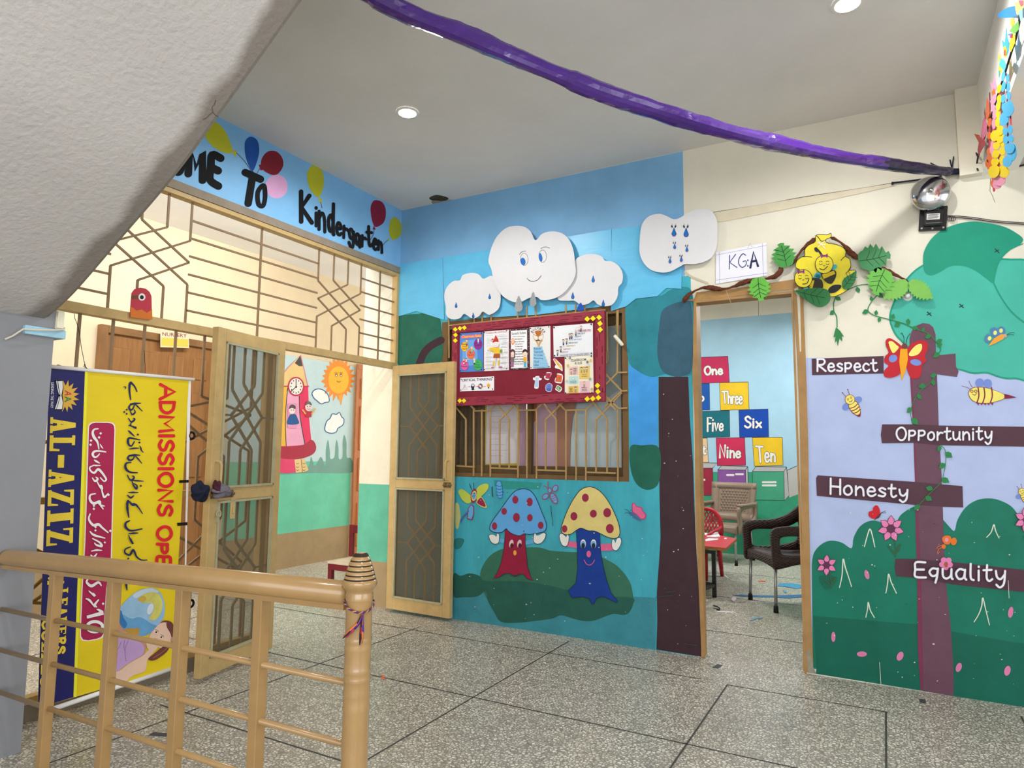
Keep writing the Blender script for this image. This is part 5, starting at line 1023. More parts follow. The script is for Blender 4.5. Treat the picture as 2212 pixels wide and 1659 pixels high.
def kid(s, x, y, k, hair, top, bottom):
    s.poly([(x-7*k,y+12*k),(x+7*k,y+12*k),(x+10*k,y+36*k),(x-10*k,y+36*k)], top); s.poly([(x-9*k,y+36*k),(x+9*k,y+36*k),(x+7*k,y+58*k),(x-7*k,y+58*k)], bottom)
    s.ell(x,y,13*k,14*k,SKN,0,16); s.blob([(x-14*k,y-1*k),(x-12*k,y-12*k),(x,y-17*k),(x+12*k,y-12*k),(x+14*k,y-1*k),(x,y-8*k)], hair, 3)
# 1 classroom rules (blue)
cs = [(90,196),(416,177),(418,728),(85,742)]
s = poster('', cs, PAP('#4f83cf'))
s.poly([(130,300),(330,280),(340,640),(120,660)], PAP('#6b9fde')); s.poly([(170,420),(300,400),(300,560),(180,570)], PAP('#8fbdea'))
s.poly([(108,228),(396,205),(398,250),(110,272)], PAP('#d0607e')); s.text('Classroom Rules', [(118,226),(392,208),(392,246),(118,262)], PAP('#f0c23c'), .02)
def bub(x,y,rx,ry,c,txt,tc):
    s.ell(x,y,rx+3,ry+3,mat('#5b4a3a', .6, 0)); s.ell(x,y,rx,ry,PAP(c))
    n_ = len(txt)
    for i,t in enumerate(txt): hh = 22; y0 = y-n_*17+i*34; w_ = min(rx*.8, 9*len(t)); s.tx(t, x-w_, y0+4, x+w_, y0+4+hh, tc, .015, -3)
DT = mat('#3d2a3c', .6, 0)
bub(157,384,52,66,'#e6b53a',['Raise','Your','Hand'],DT); bub(346,350,57,74,'#8c2f8e',['Listen','Carefully'],DT); bub(247,488,54,68,'#e2704a',['Be','Quiet'],DT); bub(155,645,54,72,'#dc5fa0',['Be','Friends'],DT); bub(344,640,60,76,'#3fae62',['Do','Your','Tasks'],DT)
kid(s,190,300,1.25,PAP('#b5533a'),PAP('#8fa06a'),PAP('#7a4a3a')); kid(s,352,276,1.1,HAIR,PAP('#d9d9e0'),PAP('#6fa8d8')); kid(s,262,402,1.2,PAP('#d8c89a'),PAP('#b9bf4a'),PAP('#3fa0d0')); kid(s,150,570,1.0,PAP('#d08a4a'),PAP('#c04050'),PAP('#e8e8e8')); kid(s,185,562,1.0,PAP('#5a2d2a'),PAP('#e0e0e0'),PAP('#c04050')); kid(s,300,570,1.15,PAP('#d9d0b0'),PAP('#d8d8dc'),PAP('#404048'))
pins(s, cs); tag(s.build('poster'), 'blue classroom rules poster with five coloured discs at the left of the noticeboard', 'poster')
# 2 classroom language
cs = [(428,170),(777,143),(777,714),(428,727)]
s = poster('', cs, PAP('#e6e6ea')); s.text('CLASSROOM LANGUAGE', [(455,183),(748,158),(748,182),(455,207)], PAP('#b23a44'), .015)
for (x0,y0,x1,y1,n_) in ((450,205,570,245,1),(452,262,530,295,2),(455,305,525,345,2),(452,358,520,385,1),(445,452,545,478,1),(448,495,545,535,2),(448,555,545,590,2),(448,605,545,640,2),(448,655,545,692,2),(625,200,750,232,1),(650,250,762,272,1),(680,295,762,330,2),(665,348,755,392,2),(708,420,762,465,3),(672,495,762,535,2),(670,555,762,608,3),(698,630,762,682,3)):
    s.line([(x0,y0),(x1,y0-4),(x1,y1-4),(x0,y1)], 2.5, GRY, False, True); s.poly([(x0,y0),(x1,y0-4),(x1,y1-4),(x0,y1)], PAP('#eeeef1'))
    for i in range(n_): yy = y0+(y1-y0)*(i+.5)/n_; s.line([(x0+12,yy),(x1-12,yy-4)], 4, GRY, False)
s.blob([(605,295),(560,290),(530,305),(560,270),(580,285),(600,225),(625,265),(640,290)], PAP('#c2353a')); s.ell(603,345,46,48,PAP('#e9e0da')); s.blob([(560,330),(570,295),(600,278),(632,290),(640,320),(600,318)], PAP('#b3392c'))
s.line([(585,345),(592,342)],3,K_); s.line([(612,342),(620,345)],3,K_); s.line([(590,368),(602,374),(615,367)],3,PAP('#b03040'))
s.poly([(512,405),(580,395),(620,410),(650,390),(662,420),(655,480),(575,483),(570,445),(515,440)], PAP('#e3bd2e')); s.blob([(500,410),(480,405),(475,425),(495,430)], PAP('#e9e0da')); s.ell(680,448,15,28,PAP('#6f9a3a'),8)
s.poly([(578,490),(660,486),(664,540),(566,546)], PAP('#a8562a')); s.poly([(580,548),(610,548),(592,660),(562,660)], PAP('#ddd6d0')); s.poly([(625,548),(655,546),(655,655),(630,655)], PAP('#ddd6d0'))
s.blob([(575,590),(592,605),(580,655),(560,660)], PAP('#d0b23c')); s.blob([(632,590),(655,580),(655,640),(640,655)], PAP('#d0b23c')); s.ell(560,682,22,10,PAP('#a85a8a')); s.ell(672,675,30,11,PAP('#a85a8a'))
pins(s, cs); tag(s.build('poster'), 'white classroom language poster showing a girl in a yellow jumper and brown skirt', 'poster')
# 3 successful students
cs = [(790,143),(1062,120),(1066,698),(795,714)]
s = poster('', cs, PAP('#4a3038')); rd3 = random.Random(5)
for i in range(60):
    t = rd3.random(); e = rd3.choice('tblr'); d_ = rd3.uniform(4,16)
    x,y = {'t':(795+260*t,143-22*t+d_),'b':(800+260*t,710-14*t-d_),'l':(792+5*t+d_,150+550*t),'r':(1062-d_,130+560*t)}[e]; s.ell(x,y,3.5,3.5,PAP('#dcd0d4'),0,8)
s.poly([(812,165),(1040,148),(1044,680),(815,692)], PAP('#e9e9ec')); s.text('Successful Students', [(825,185),(1025,165),(1025,205),(825,222)], K_, .01)
for i,t in enumerate(['Come to school everyday','Pay attention','Listen to directions','Ask questions','Try their best','Act friendly','Are organized','Help ourselves','Have supplies ready','Look for mistakes','Follow school rules','and help others']):
    w_ = 3.2*len(t)+12; s.tx(t, 925-w_, 236+i*35, 925+w_, 256+i*35, K_, .02, -4)
s.ell(843,312,24,46,PAP('#d9824a')); s.ell(843,308,18,34,PAP('#ecc0a0'))
for x,hr,tp,bt in ((838,'#5a3a42','#7a6a72','#a06a90'),(1015,'#3f2a28','#e0a83c','#5fa8cc')):
    s.poly([(x-22,530),(x+22,530),(x+24,600),(x-24,600)], PAP(tp)); s.poly([(x-20,600),(x+20,598),(x+18,672),(x-18,674)], PAP(bt)); s.ell(x,488,34,46,PAP('#e8d2bd')); s.blob([(x-36,480),(x-30,440),(x,420),(x+30,438),(x+36,475),(x+8,455),(x-22,468)], PAP(hr)); s.line([(x-12,505),(x,512),(x+12,504)],3,K_)
    if x < 900: s.blob([(x+18,440),(x+34,470),(x+34,545),(x+22,540),(x+22,480)], PAP(hr)); s.blob([(x-26,450),(x-36,470),(x-32,530),(x-24,520)], PAP(hr))
tag(s.build('poster'), 'poster listing successful students with a dark spotted border and two children', 'poster')
# 4 success
cs = [(1070,112),(1360,90),(1364,682),(1076,698)]
s = poster('', cs, PAP('#dededd'))
for i,ch in enumerate('SUCCESS'):
    a = math.radians(-62+20.5*i); cx_,cy_ = 1190+96*math.sin(a)*1.02, 222-96*math.cos(a)*1.0; d_ = Vector((math.cos(a),math.sin(a)))*12; e_ = Vector((math.sin(a),-math.cos(a)))*(18 if i in (0,) else 15); c_ = Vector((cx_,cy_))
    s.text(ch, [tuple(c_-d_+e_),tuple(c_+d_+e_),tuple(c_+d_-e_),tuple(c_-d_-e_)], K_, .03)
BR2 = PAP('#b06a2c'); TN = PAP('#c99a58')
s.blob([(1150,165),(1235,160),(1232,200),(1208,235),(1196,245),(1196,275),(1215,298),(1165,300),(1184,275),(1184,245),(1165,225)], BR2); s.line([(1150,178),(1130,185),(1135,215),(1165,232)],6,BR2); s.line([(1235,172),(1255,178),(1248,210),(1215,228)],6,BR2)
for sgn in (-1,1):
    for i in range(6): a = math.radians(200-22*i) if sgn < 0 else math.radians(-20+22*i); s.ell(1192+72*math.cos(a), 235+62*math.sin(a)*1.0, 10,5,TN, math.degrees(a)+60*sgn,10)
s.blob([(1180,380),(1180,345),(1150,300),(1128,285),(1160,292),(1190,330)], TN); s.blob([(1195,380),(1198,340),(1225,300),(1248,282),(1250,300),(1218,345),(1212,380)], TN); s.rect(1160,293,1218,303,K_)
wds = ['Result','Teamwork','Strategy','Planning','Goal','Idea','Creativity']
for i,t in enumerate(wds):
    y0 = 392+46*i; x1 = 1250+i*16; y1 = min(y0+46, 690); s.poly([(1127,y0),(x1,y0-6),(x1+2,y1-8),(1127,y1)], PAP('#8fc0e0')); s.line([(1127,y0),(x1,y0-6)],2,PAP('#5a8fb8'),False)
    if i < 6: s.tx(t, 1133, y0+8, 1133+15*len(t)+10, y0+34, PAP('#2a4a68'), .01, -3)
    else: s.tx(t, 1133, y0+8, 1290, y0+24, PAP('#2a4a68'), .01, -6)
pins(s, cs); tag(s.build('poster'), 'white success poster with a brown trophy above blue steps', 'poster')
# 5 steps
cs = [(1400,98),(1957,53),(1960,496),(1408,532)]
s = poster('', cs, PAP('#dfe2e6'))
tx_ = [("I WON'T DO IT",1502,452,1612,474,'#7a3a3a'),("I CAN'T DO IT",1542,410,1645,432,'#a0605a'),('I WANT TO DO IT',1582,364,1715,386,'#c0a860'),('HOW DO I DO IT?',1620,322,1745,344,'#4a5a58'),("I'LL TRY TO DO IT",1665,276,1805,298,'#7f8fb8'),('I CAN DO IT',1705,234,1795,256,'#5a6a88'),('I WILL DO IT',1745,192,1850,214,'#2a3a5c'),('YES, I DID IT!!!',1748,146,1932,182,'#b03044')]
sp = [(1462,448),(1508,398),(1545,298),(1592,288),(1636,218),(1664,212),(1722,168),(1795,108)]
for (t,x0,y0,x1,y1,c_),(kx,ky),hc in zip(tx_,sp,('#4a2f2a','#4a2f2a','#33343c','#5a4a3a','#2f2a30','#7a5a4a','#d0d0d4','#c07a7a')):
    s.tx(t,x0,y0,x1,y1,PAP(c_),.02,-6); kid(s,kx,ky,1.15,PAP(hc),PAP('#7f8798'),PAP('#3f4656')); s.line([(x0-24,y1+10),(x0-24,y0-26),(x0+22,y0-29)],2.2,GRY,False)
s.line([(1495,490),(1930,462)],2,GRY,False); s.text('WHICH STEP HAVE YOU REACHED TODAY?', [(1498,502),(1910,474),(1910,494),(1498,517)], PAP('#3a3a6a'), .02)
pins(s, cs, 11); tag(s.build('poster'), 'white landscape poster of children climbing a staircase of phrases', 'poster')
# 6 classroom rules (pale)
cs = [(1562,528),(1960,500),(1970,1046),(1563,1054)]
s = poster('', cs, PAP('#e2ddcc')); s.text('CLASSROOM', [(1652,560),(1862,545),(1862,580),(1652,595)], K_, .02); s.text('RULES', [(1706,600),(1808,590),(1808,628),(1706,638)], K_, .012)
for x0,y0,x1,y1,c_ in ((1620,665,1752,780,'#dfb9b5'),(1765,660,1915,840,'#dcc06a'),(1618,800,1755,912,'#b5d5d2'),(1770,865,1915,1045,'#e0bcc0'),(1615,935,1755,1045,'#d9b45f')): s.poly([(x0,y0+4),(x1,y0-4),(x1+2,y1-2),(x0+2,y1+2)], PAP(c_))
for x,y,hc in ((1655,712,'#7a3a2a'),(1800,690,'#3a2a2a'),(1838,688,'#c07a4a'),(1874,684,'#3a2a2a'),(1716,965,'#4a2a20'),(1838,892,'#d0808a')): kid(s,x,y,1.1,PAP(hc),PAP('#6fae8a'),PAP('#d0785a'))
s.ell(1685,835,16,18,PAP('#7fb0b0')); s.ell(1685,835,11,13,PAP('#d5e8e6'))
for (x,y,w_,t) in ((1708,690,26,'Listen'),(1708,715,26,'when'),(1708,740,24,'others'),(1702,766,22,'speak'),(1845,775,34,'Always share'),(1845,802,40,'and support'),(1685,872,46,'Be responsible'),(1685,892,42,'and punctual'),(1655,968,20,'Have'),(1655,992,14,'an'),(1655,1018,24,'open mind'),(1845,962,40,'Raise your'),(1845,984,36,'hand for'),(1845,1006,40,'permission')): s.tx(t,x-w_,y-7,x+w_,y+7,K_,.02,-2)
for x,y,c_ in ((1612,650,'#d0b060'),(1905,640,'#cfc4d4'),(1930,580,'#d9b85a'),(1640,545,'#8d8d92'),(1885,600,'#6d7d6d'),(1925,840,'#7fa0b0'),(1595,870,'#c0c0c0'),(1948,980,'#c9a85a')): s.ell(x,y,16,20,PAP(c_),20,12)
pins(s, cs, 10); tag(s.build('poster'), 'pale classroom rules poster with five pastel squares at lower right of the noticeboard', 'poster')
# 7 critical thinking
cs = [(93,822),(570,800),(570,998),(90,1012)]
s = poster('', cs, PAP('#e9e7ee')); s.text('CRITICAL THINKING', [(118,836),(540,820),(540,858),(118,874)], mat('#2a3048', .6, 0), .025)
s.line([(160,915),(128,985),(195,982)],5,PAP('#9a4048'),False,True); s.line([(160,935),(160,962)],5,K_,False); s.ell(160,973,3,3,K_)
for x in (205,312,420): s.line([(x,945),(x+28,944)],4,K_,False); s.poly([(x+22,937),(x+35,944),(x+22,951)],K_)
s.blob([(248,935),(255,910),(280,903),(298,920),(296,945),(290,965),(292,990),(258,992),(255,965),(245,955)], mat('#2a2c3c',.6,0)); s.ell(275,925,18,16,PAP('#d8d6e0'))
for i in range(8): a = i*math.pi/4; s.ell(380+22*math.cos(a),940+26*math.sin(a),13,15,PAP(('#c8404a','#e0a83c','#3f6ab0','#4a5a78')[i%4]))
s.ell(380,940,13,15,PAP('#e9e7ee')); s.ell(495,930,20,26,PAP('#e3a93c')); s.rect(487,953,503,970,K_)
for i in range(7): a = math.pi+i*math.pi/6; s.line([(495+27*math.cos(a),928+33*math.sin(a)),(495+36*math.cos(a),928+42*math.sin(a))],3,PAP('#e3a93c'),False)
pins(s, cs); tag(s.build('poster'), 'small white critical thinking strip at lower left of the noticeboard', 'poster')
# little stickers
def sticker(label, outline, draw, name='sticker'):
    s = Paint((0,-.0355,0),(0,-1,0), lift=.002, crop=E5); s.sheet(outline, PAP('#e6e6ea'), .001, True, 4); draw(s); tag(s.build(name), label, 'sticker', None)
def dface(s,x,y,k=1): s.ell(x-7*k,y,3*k,4*k,K_,0,10); s.ell(x+8*k,y-1,3*k,4*k,K_,0,10); s.line([(x-7*k,y+12*k),(x,y+15*k),(x+8*k,y+11*k)],2.5*k,K_)
def d1(s): s.poly([(1408,560),(1430,552),(1450,590),(1428,602)], PAP('#d9868c')); s.poly([(1424,590),(1448,578),(1520,665),(1496,690)], PAP('#e6b84a')); s.poly([(1520,665),(1496,690),(1524,718)], PAP('#d9c48a')); dface(s,1465,625)
sticker('pencil sticker with a face under the staircase poster', [(1400,560),(1425,548),(1450,570),(1500,620),(1522,645),(1532,700),(1526,728),(1490,700),(1450,690),(1425,680),(1428,650),(1440,640),(1415,595)], d1)
def d2(s): s.poly([(1303,755),(1372,752),(1350,835),(1290,830)], PAP('#b03a52')); dface(s,1330,785)
sticker('small red book sticker on the maroon noticeboard', [(1310,745),(1375,752),(1360,800),(1335,852),(1285,840),(1272,800),(1295,790)], d2)
def d3(s): s.poly([(1455,770),(1530,790),(1515,885),(1435,875)], PAP('#d0663c')); s.line([(1452,775),(1433,872)],6,PAP('#8a3a2a'),False); dface(s,1492,818,1.2)
sticker('orange notebook sticker with a face', [(1460,758),(1535,785),(1520,890),(1480,898),(1425,880),(1428,830),(1445,810)], d3)
def d4(s): s.poly([(1150,820),(1200,815),(1188,955),(1140,955)], PAP('#a9c8e6')); s.poly([(1150,812),(1200,806),(1200,850),(1148,856)], PAP('#c9d6e2')); dface(s,1172,828)
sticker('pale blue glue stick sticker raising its hands', [(1155,800),(1200,797),(1210,822),(1238,830),(1228,855),(1200,862),(1192,965),(1135,962),(1145,865),(1120,850),(1118,820),(1145,815)], d4)
def d5(s): s.blob([(1300,930),(1325,905),(1370,905),(1382,950),(1372,1005),(1330,1010),(1298,990)], PAP('#6a7fc8')); dface(s,1342,942,1.2); s.blob([(1315,970),(1365,968),(1362,1000),(1320,1002)], PAP('#5366ae'))
sticker('blue school bag sticker with a face', [(1295,930),(1325,900),(1355,895),(1385,920),(1385,965),(1372,1010),(1330,1015),(1295,995)], d5)
def d6(s): s.poly([(1450,945),(1470,932),(1515,965),(1490,1015),(1440,975)], PAP('#5a8a4a')); s.line([(1455,960),(1495,1000)],6,PAP('#dfe6d8'),False); s.line([(1480,950),(1468,985)],6,PAP('#dfe6d8'),False)
sticker('small green sticker beside the blue school bag sticker', [(1448,935),(1470,926),(1520,960),(1515,1000),(1485,1020),(1430,985),(1438,960)], d6)
# wire and white capsule at the right of the board
cr_ = thing('hanging_switch', hy(*u(D3,1540,250),-.03), 'white pull switch hanging on a string from the window grille', 'switch')
b = MB(); b.tube([hy(*u(D3,*p),-.03) for p in ((1542,45),(1540,150),(1545,215),(1550,300),(1562,330),(1556,360))], .0022, 6); b.tube([hy(*u(D3,*p),-.032) for p in ((1530,175),(1555,190),(1530,200),(1556,212),(1532,218))], .0022, 6); b.build('string', mat('#9a8458',.7,.1,40), cr_)
p0, p1 = hy(*u(D3,1523,268),-.035), hy(*u(D3,1598,358),-.035); b = MB(); b.tube([p0, p0.lerp(p1,.06), p0.lerp(p1,.5), p0.lerp(p1,.94), p1], [.008,.0115,.0125,.0115,.008], 14); b.build('switch_body', mat('#d9d4c4',.35,.05,20), cr_, True)
b = MB(); b.tube([hy(*u(D3,*p),-.03) for p in ((1445,40),(1448,80),(1452,240),(1450,400),(1460,420),(1462,505),(1452,528),(1440,530))], .0016, 6); tag(b.build('wire', mat('#4a4238',.6,.05)), 'thin dark wire hanging along the right edge of the noticeboard', 'wire')
# ================================================================== BLUE SHEET AND CLOUDS
BS = mat('#5fb4dc', .34, .06, 8, bump=.25, bscale=9, stretch=(1,1,2.2))
def bluesheet(pts, label):
    s = Paint((0,-.004,0),(0,-1,0), lift=.002); s.sheet(pts, BS, .0015); tag(s.build('plastic_sheet'), label, 'plastic sheet', 'blue plastic sheets along the wall')
bluesheet([(858,572),(956,557),(960,690),(956,690),(900,672),(859,684)], 'light blue plastic sheet in the corner above the painted bush')
bluesheet([(958,556),(1322,495),(1319,660),(1160,680),(962,691)], 'light blue plastic sheet behind the three white clouds')
bluesheet([(1321,496),(1476,477),(1472,624),(1440,622),(1420,640),(1374,645),(1352,662),(1320,672)], 'light blue plastic sheet between the small cloud and the cream wall')
WC = PAP('#d0d0d3'); LNE = mat('#3a3a40', .6, 0); DB = mat('#1f66ae', .5, .05); DBD = mat('#17407e', .5, .05)
def drop(s, x, y, w_, h_, edge=True, m=None):
    q = [(x,y-h_*.5),(x+w_*.3,y-h_*.1),(x+w_*.5,y+h_*.2),(x+w_*.3,y+h_*.46),(x,y+h_*.5),(x-w_*.3,y+h_*.46),(x-w_*.5,y+h_*.2),(x-w_*.3,y-h_*.1)]
    if edge: s.blob([(x+(a-x)*1.3, y+(b_-y)*1.15) for a,b_ in q], DBD, 3)
    s.blob(q, m or DB, 3)
s = Paint((0,-.03,0),(0,-1,0), lift=.006, crop=C3)
s.sheet([(318,770),(325,720),(350,680),(385,655),(425,650),(445,615),(500,600),(550,608),(585,640),(640,620),(690,660),(700,720),(702,790),(690,840),(660,870),(620,885),(580,865),(555,895),(510,910),(455,880),(430,905),(390,918),(350,908),(330,880),(330,830)], WC, .003, True)
for p in ((399,820),(628,760),(516,890)): drop(s,p[0],p[1],14,34)
tag(s.build('paper_cloud'), 'white paper cloud at the left, above the left end of the noticeboard', 'paper cloud')
s = Paint((0,-.03,0),(0,-1,0), lift=.006, crop=C3)
s.sheet([(1090,770),(1120,620),(1205,525),(1230,495),(1280,475),(1340,472),(1390,488),(1415,518),(1460,522),(1510,555),(1535,610),(1530,665),(1505,700),(1500,760),(1465,815),(1410,828),(1365,815),(1335,788),(1300,810),(1250,818),(1205,790),(1150,790)], WC, .003, True)
for p in ((1334,642),(1195,755),(1403,806)): drop(s,p[0],p[1],18,42)
tag(s.build('paper_cloud'), 'white paper cloud with blue drops right of the smiling cloud', 'paper cloud')
s = Paint((0,-.045,0),(0,-1,0), lift=.008, crop=C3)
s.sheet([(620,520),(640,430),(680,350),(740,295),(800,280),(860,285),(905,315),(940,378),(985,335),(1050,317),(1120,330),(1170,375),(1200,450),(1210,540),(1215,600),(1195,660),(1150,720),(1100,760),(1040,782),(980,785),(950,765),(900,770),(850,795),(800,800),(740,775),(690,725),(655,650),(640,575)], WC, .003, True)
for x,y,px_ in ((864,508,-8),(990,487,-14)):
    s.line([(x+26*math.cos(t),y+42*math.sin(t)) for t in [i*math.pi/7 for i in range(14)]], 2.5, LNE, True, True)
    s.ell(x+px_,y+(15 if x<900 else 8),17 if x<900 else 12,26 if x<900 else 30,DB,-10)
s.line([(832,475),(845,460),(860,453),(875,452)],3.5,LNE); s.line([(978,435),(1000,425),(1020,425),(1038,433)],3.5,LNE); s.line([(885,638),(905,655),(935,657),(960,645),(980,620)],3.5,LNE)
tag(s.build('paper_cloud'), 'big white paper cloud with blue eyes and a smile', 'paper cloud')
s = Paint((0,-.03,0),(0,-1,0), lift=.006, crop=C3)
s.sheet([(1655,330),(1665,275),(1690,235),(1730,207),(1790,198),(1840,215),(1885,235),(1930,222),(1980,190),(2040,168),(2100,165),(2150,190),(2178,250),(2182,330),(2175,420),(2145,490),(2090,525),(2020,540),(1960,540),(1920,560),(1860,590),(1800,598),(1730,580),(1680,535),(1652,470),(1650,400)], WC, .003, True)
for x,y,k in ((1885,322,1),(1968,325,1.05),(1890,420,.6),(1974,440,.6),(1859,518,.6),(1936,508,.6)):
    drop(s,x,y,26*k,54*k); 
    for d_ in (-1,1): s.ell(x+d_*12*k-2,y-38*k,6*k,10*k,LNE,20*d_); s.line([(x+d_*8*k,y-48*k),(x+d_*14*k,y-56*k)],2,LNE)
    s.line([(x-14*k,y+22*k),(x,y+31*k),(x+14*k,y+22*k)],2,PAP('#d06a7a'))
tag(s.build('paper_cloud'), 'white paper cloud with crying blue drops overlapping the cream wall', 'paper cloud')
SIL = mat('#b9bcc0', .25, .35, 160, metal=.6); GLB = mat('#1d4da6', .3, .4, 160)
for x,y,w_,h_,m,lab in ((825,810,54,108,SIL,'larger silver glitter teardrop hanging below the smiling cloud'),(923,778,46,98,SIL,'smaller silver glitter teardrop under the smiling cloud'),(1247,832,46,58,GLB,'blue glitter teardrop below the right-hand cloud')):
    s = Paint((0,-.052,0),(0,-1,0), lift=.002, crop=C3); s.sheet([(x,y-h_*.5),(x+w_*.3,y-h_*.15),(x+w_*.5,y+h_*.2),(x+w_*.33,y+h_*.43),(x,y+h_*.5),(x-w_*.33,y+h_*.43),(x-w_*.5,y+h_*.2),(x-w_*.3,y-h_*.15)], m, .003, True); tag(s.build('paper_drop'), lab, 'paper drop')
# red card on the transom grille
s = Paint((.004,0,0),(1,0,0), lift=.004, crop=E1)
s.sheet([(430,1420),(428,1340),(438,1220),(445,1140),(480,1095),(545,1078),(610,1090),(655,1130),(675,1180),(678,1320),(684,1440),(640,1448)], PAP('#b53a48'), .003); s.poly([(430,1420),(430,1300),(460,1310),(500,1345),(560,1330),(620,1370),(682,1330),(684,1440),(640,1446)], PAP('#c9702f')); s.poly([(440,1170),(530,1165),(530,1210),(440,1210)], PAP('#6e4a38')); s.ell(563,1187,40,42,PAP('#e6e2de')); s.ell(562,1190,22,24,K_)
tag(s.build('paper_card'), 'rounded red and orange paper card with one eye standing on the grille bar', 'paper card')
# ================================================================== KG:A SIGN
s = Paint((0,-.004,0),(0,-1,0), lift=.003, crop=C4)
s.sheet([(255,575),(575,512),(582,722),(254,775)], PAP('#dfdfe8'), .001)
for a_,c_ in (((255,592),(578,530)),((275,572),(280,770)),((550,518),(556,728)),((254,752),(582,705))): s.line([a_,c_],2,PAP('#6a74a8'),False)
s.hand('K',[(338,595),(385,582),(388,672),(335,682)],6,PAP('#3a4478')); s.hand('G',[(398,590),(448,580),(450,665),(396,675)],6,PAP('#3a4478')); s.hand(':',[(450,585),(468,582),(468,670),(450,674)],8,PAP('#2a3260')); s.hand('A',[(470,575),(518,568),(522,662),(474,672)],14,PAP('#252c50'))
tag(s.build('paper_sign'), 'white paper sign reading KG:A in blue pen beside the doorway', 'sign')
b = MB(); b.tube([hy(*u(C4,*p),-.006) for p in ((455,548),(472,515),(485,540))], .001, 6); tag(b.build('sign_hook', mat('#8a8a88',.4,.05)), 'thin wire hook above the KG:A paper sign', 'hook')
# ================================================================== PAPER BRANCH, HIVE, LEAVES
BRP = mat('#5e3423', .8, .25, 30, bump=.6, bscale=60, stretch=(1,1,1))
def twisted(pts_px, w_, y, label, seed):
    pts = [hy(*u(C4,*p),y) for p in pts_px]; q = []
    for i in range(len(pts)-1):
        for j in range(10):
            t = j/10; a = pts[max(i-1,0)]; b_ = pts[i]; c = pts[i+1]; d = pts[min(i+2,len(pts)-1)]
            q.append(.5*((2*b_)+(c-a)*t+(2*a-5*b_+4*c-d)*t*t+(3*b_-a-3*c+d)*t*t*t))
    q.append(pts[-1]); n = len(q); rr = random.Random(seed)
    L_ = [0]
    for i in range(1,n): L_.append(L_[-1]+(q[i]-q[i-1]).length)
    mb = MB()
    for ph in (0, 2.1, 4.2):
        pp = []; rad = []
        for i in range(n):
            t = (q[min(i+1,n-1)]-q[max(i-1,0)]).normalized(); a = Vector((0,-1,0)); e = t.cross(a).normalized(); an = L_[i]*48+ph; wv = w_*(.75+.35*math.sin(L_[i]*33+seed))
            en = min(1, .35+i/6, .35+(n-1-i)/6); pp.append(q[i]+(e*math.cos(an)+a*math.sin(an))*wv*.38*en); rad.append(max(.003,wv*.52*en*(.85+.3*rr.random())))
        mb.tube(pp, rad, 8)
    tag(mb.build('paper_branch', BRP, None, True), label, 'paper branch')
twisted([(48,892),(70,855),(110,825),(170,800),(230,800),(300,808),(370,790),(440,762),(520,745),(590,738),(640,720),(665,690),(668,665)], .017, -.03, 'twisted brown crepe paper branch along the top left of the doorway', 1)
twisted([(720,655),(760,615),(800,560),(850,520),(890,490)], .018, -.034, 'twisted brown crepe paper branch left of the yellow beehive', 2)
twisted([(985,480),(1030,500),(1080,540),(1120,585),(1180,620),(1230,660),(1300,680),(1380,710),(1430,735),(1475,760)], .017, -.034, 'twisted brown crepe paper branch right of the yellow beehive', 3)
YB = mat('#d2c31c', .42, .12, 14); YBD = mat('#bba51a', .45, .1, 14)
s = Paint((0,-.04,0),(0,-1,0), lift=.006, crop=C4)
hv = [(885,510),(890,470),(925,462),(960,465),(985,455),(985,480),(955,495),(960,515),(1010,525),(1055,540),(1080,570),(1078,600),(1105,620),(1112,665),(1100,690),(1140,690),(1145,715),(1130,760),(1105,800),(1060,835),(1000,858),(950,850),(880,830),(800,800),(762,760),(775,720),(790,690),(762,670),(770,630),(800,605),(820,595),(820,560),(845,530)]
hq = crom(hv,4); s.sheet(hq, YB, .004); s.line(hq, 4, K_, False, True)
s.line([(800,605),(835,602),(865,607)],4,K_); s.line([(1078,600),(1060,615),(1050,628)],4,K_); s.line([(1112,672),(1100,690),(1080,712)],4,K_); s.line([(890,470),(905,480),(925,505),(950,500)],4,K_)
s.line([(892,550),(915,575),(935,605)],13,K_); s.ell(893,560,11,17,K_,-30); s.blob([(970,810),(1000,785),(1045,782),(1050,800),(1015,830),(975,835)], K_)
for a_,c_ in (((905,505),(950,552)),((945,505),(908,540)),((900,515),(950,530))): s.line([a_,c_],5,PAP('#e0d6cc'),False)
hive = s.build('paper_beehive'); tag(hive, 'yellow paper beehive with two smiling bees over the doorway corner', 'paper beehive')
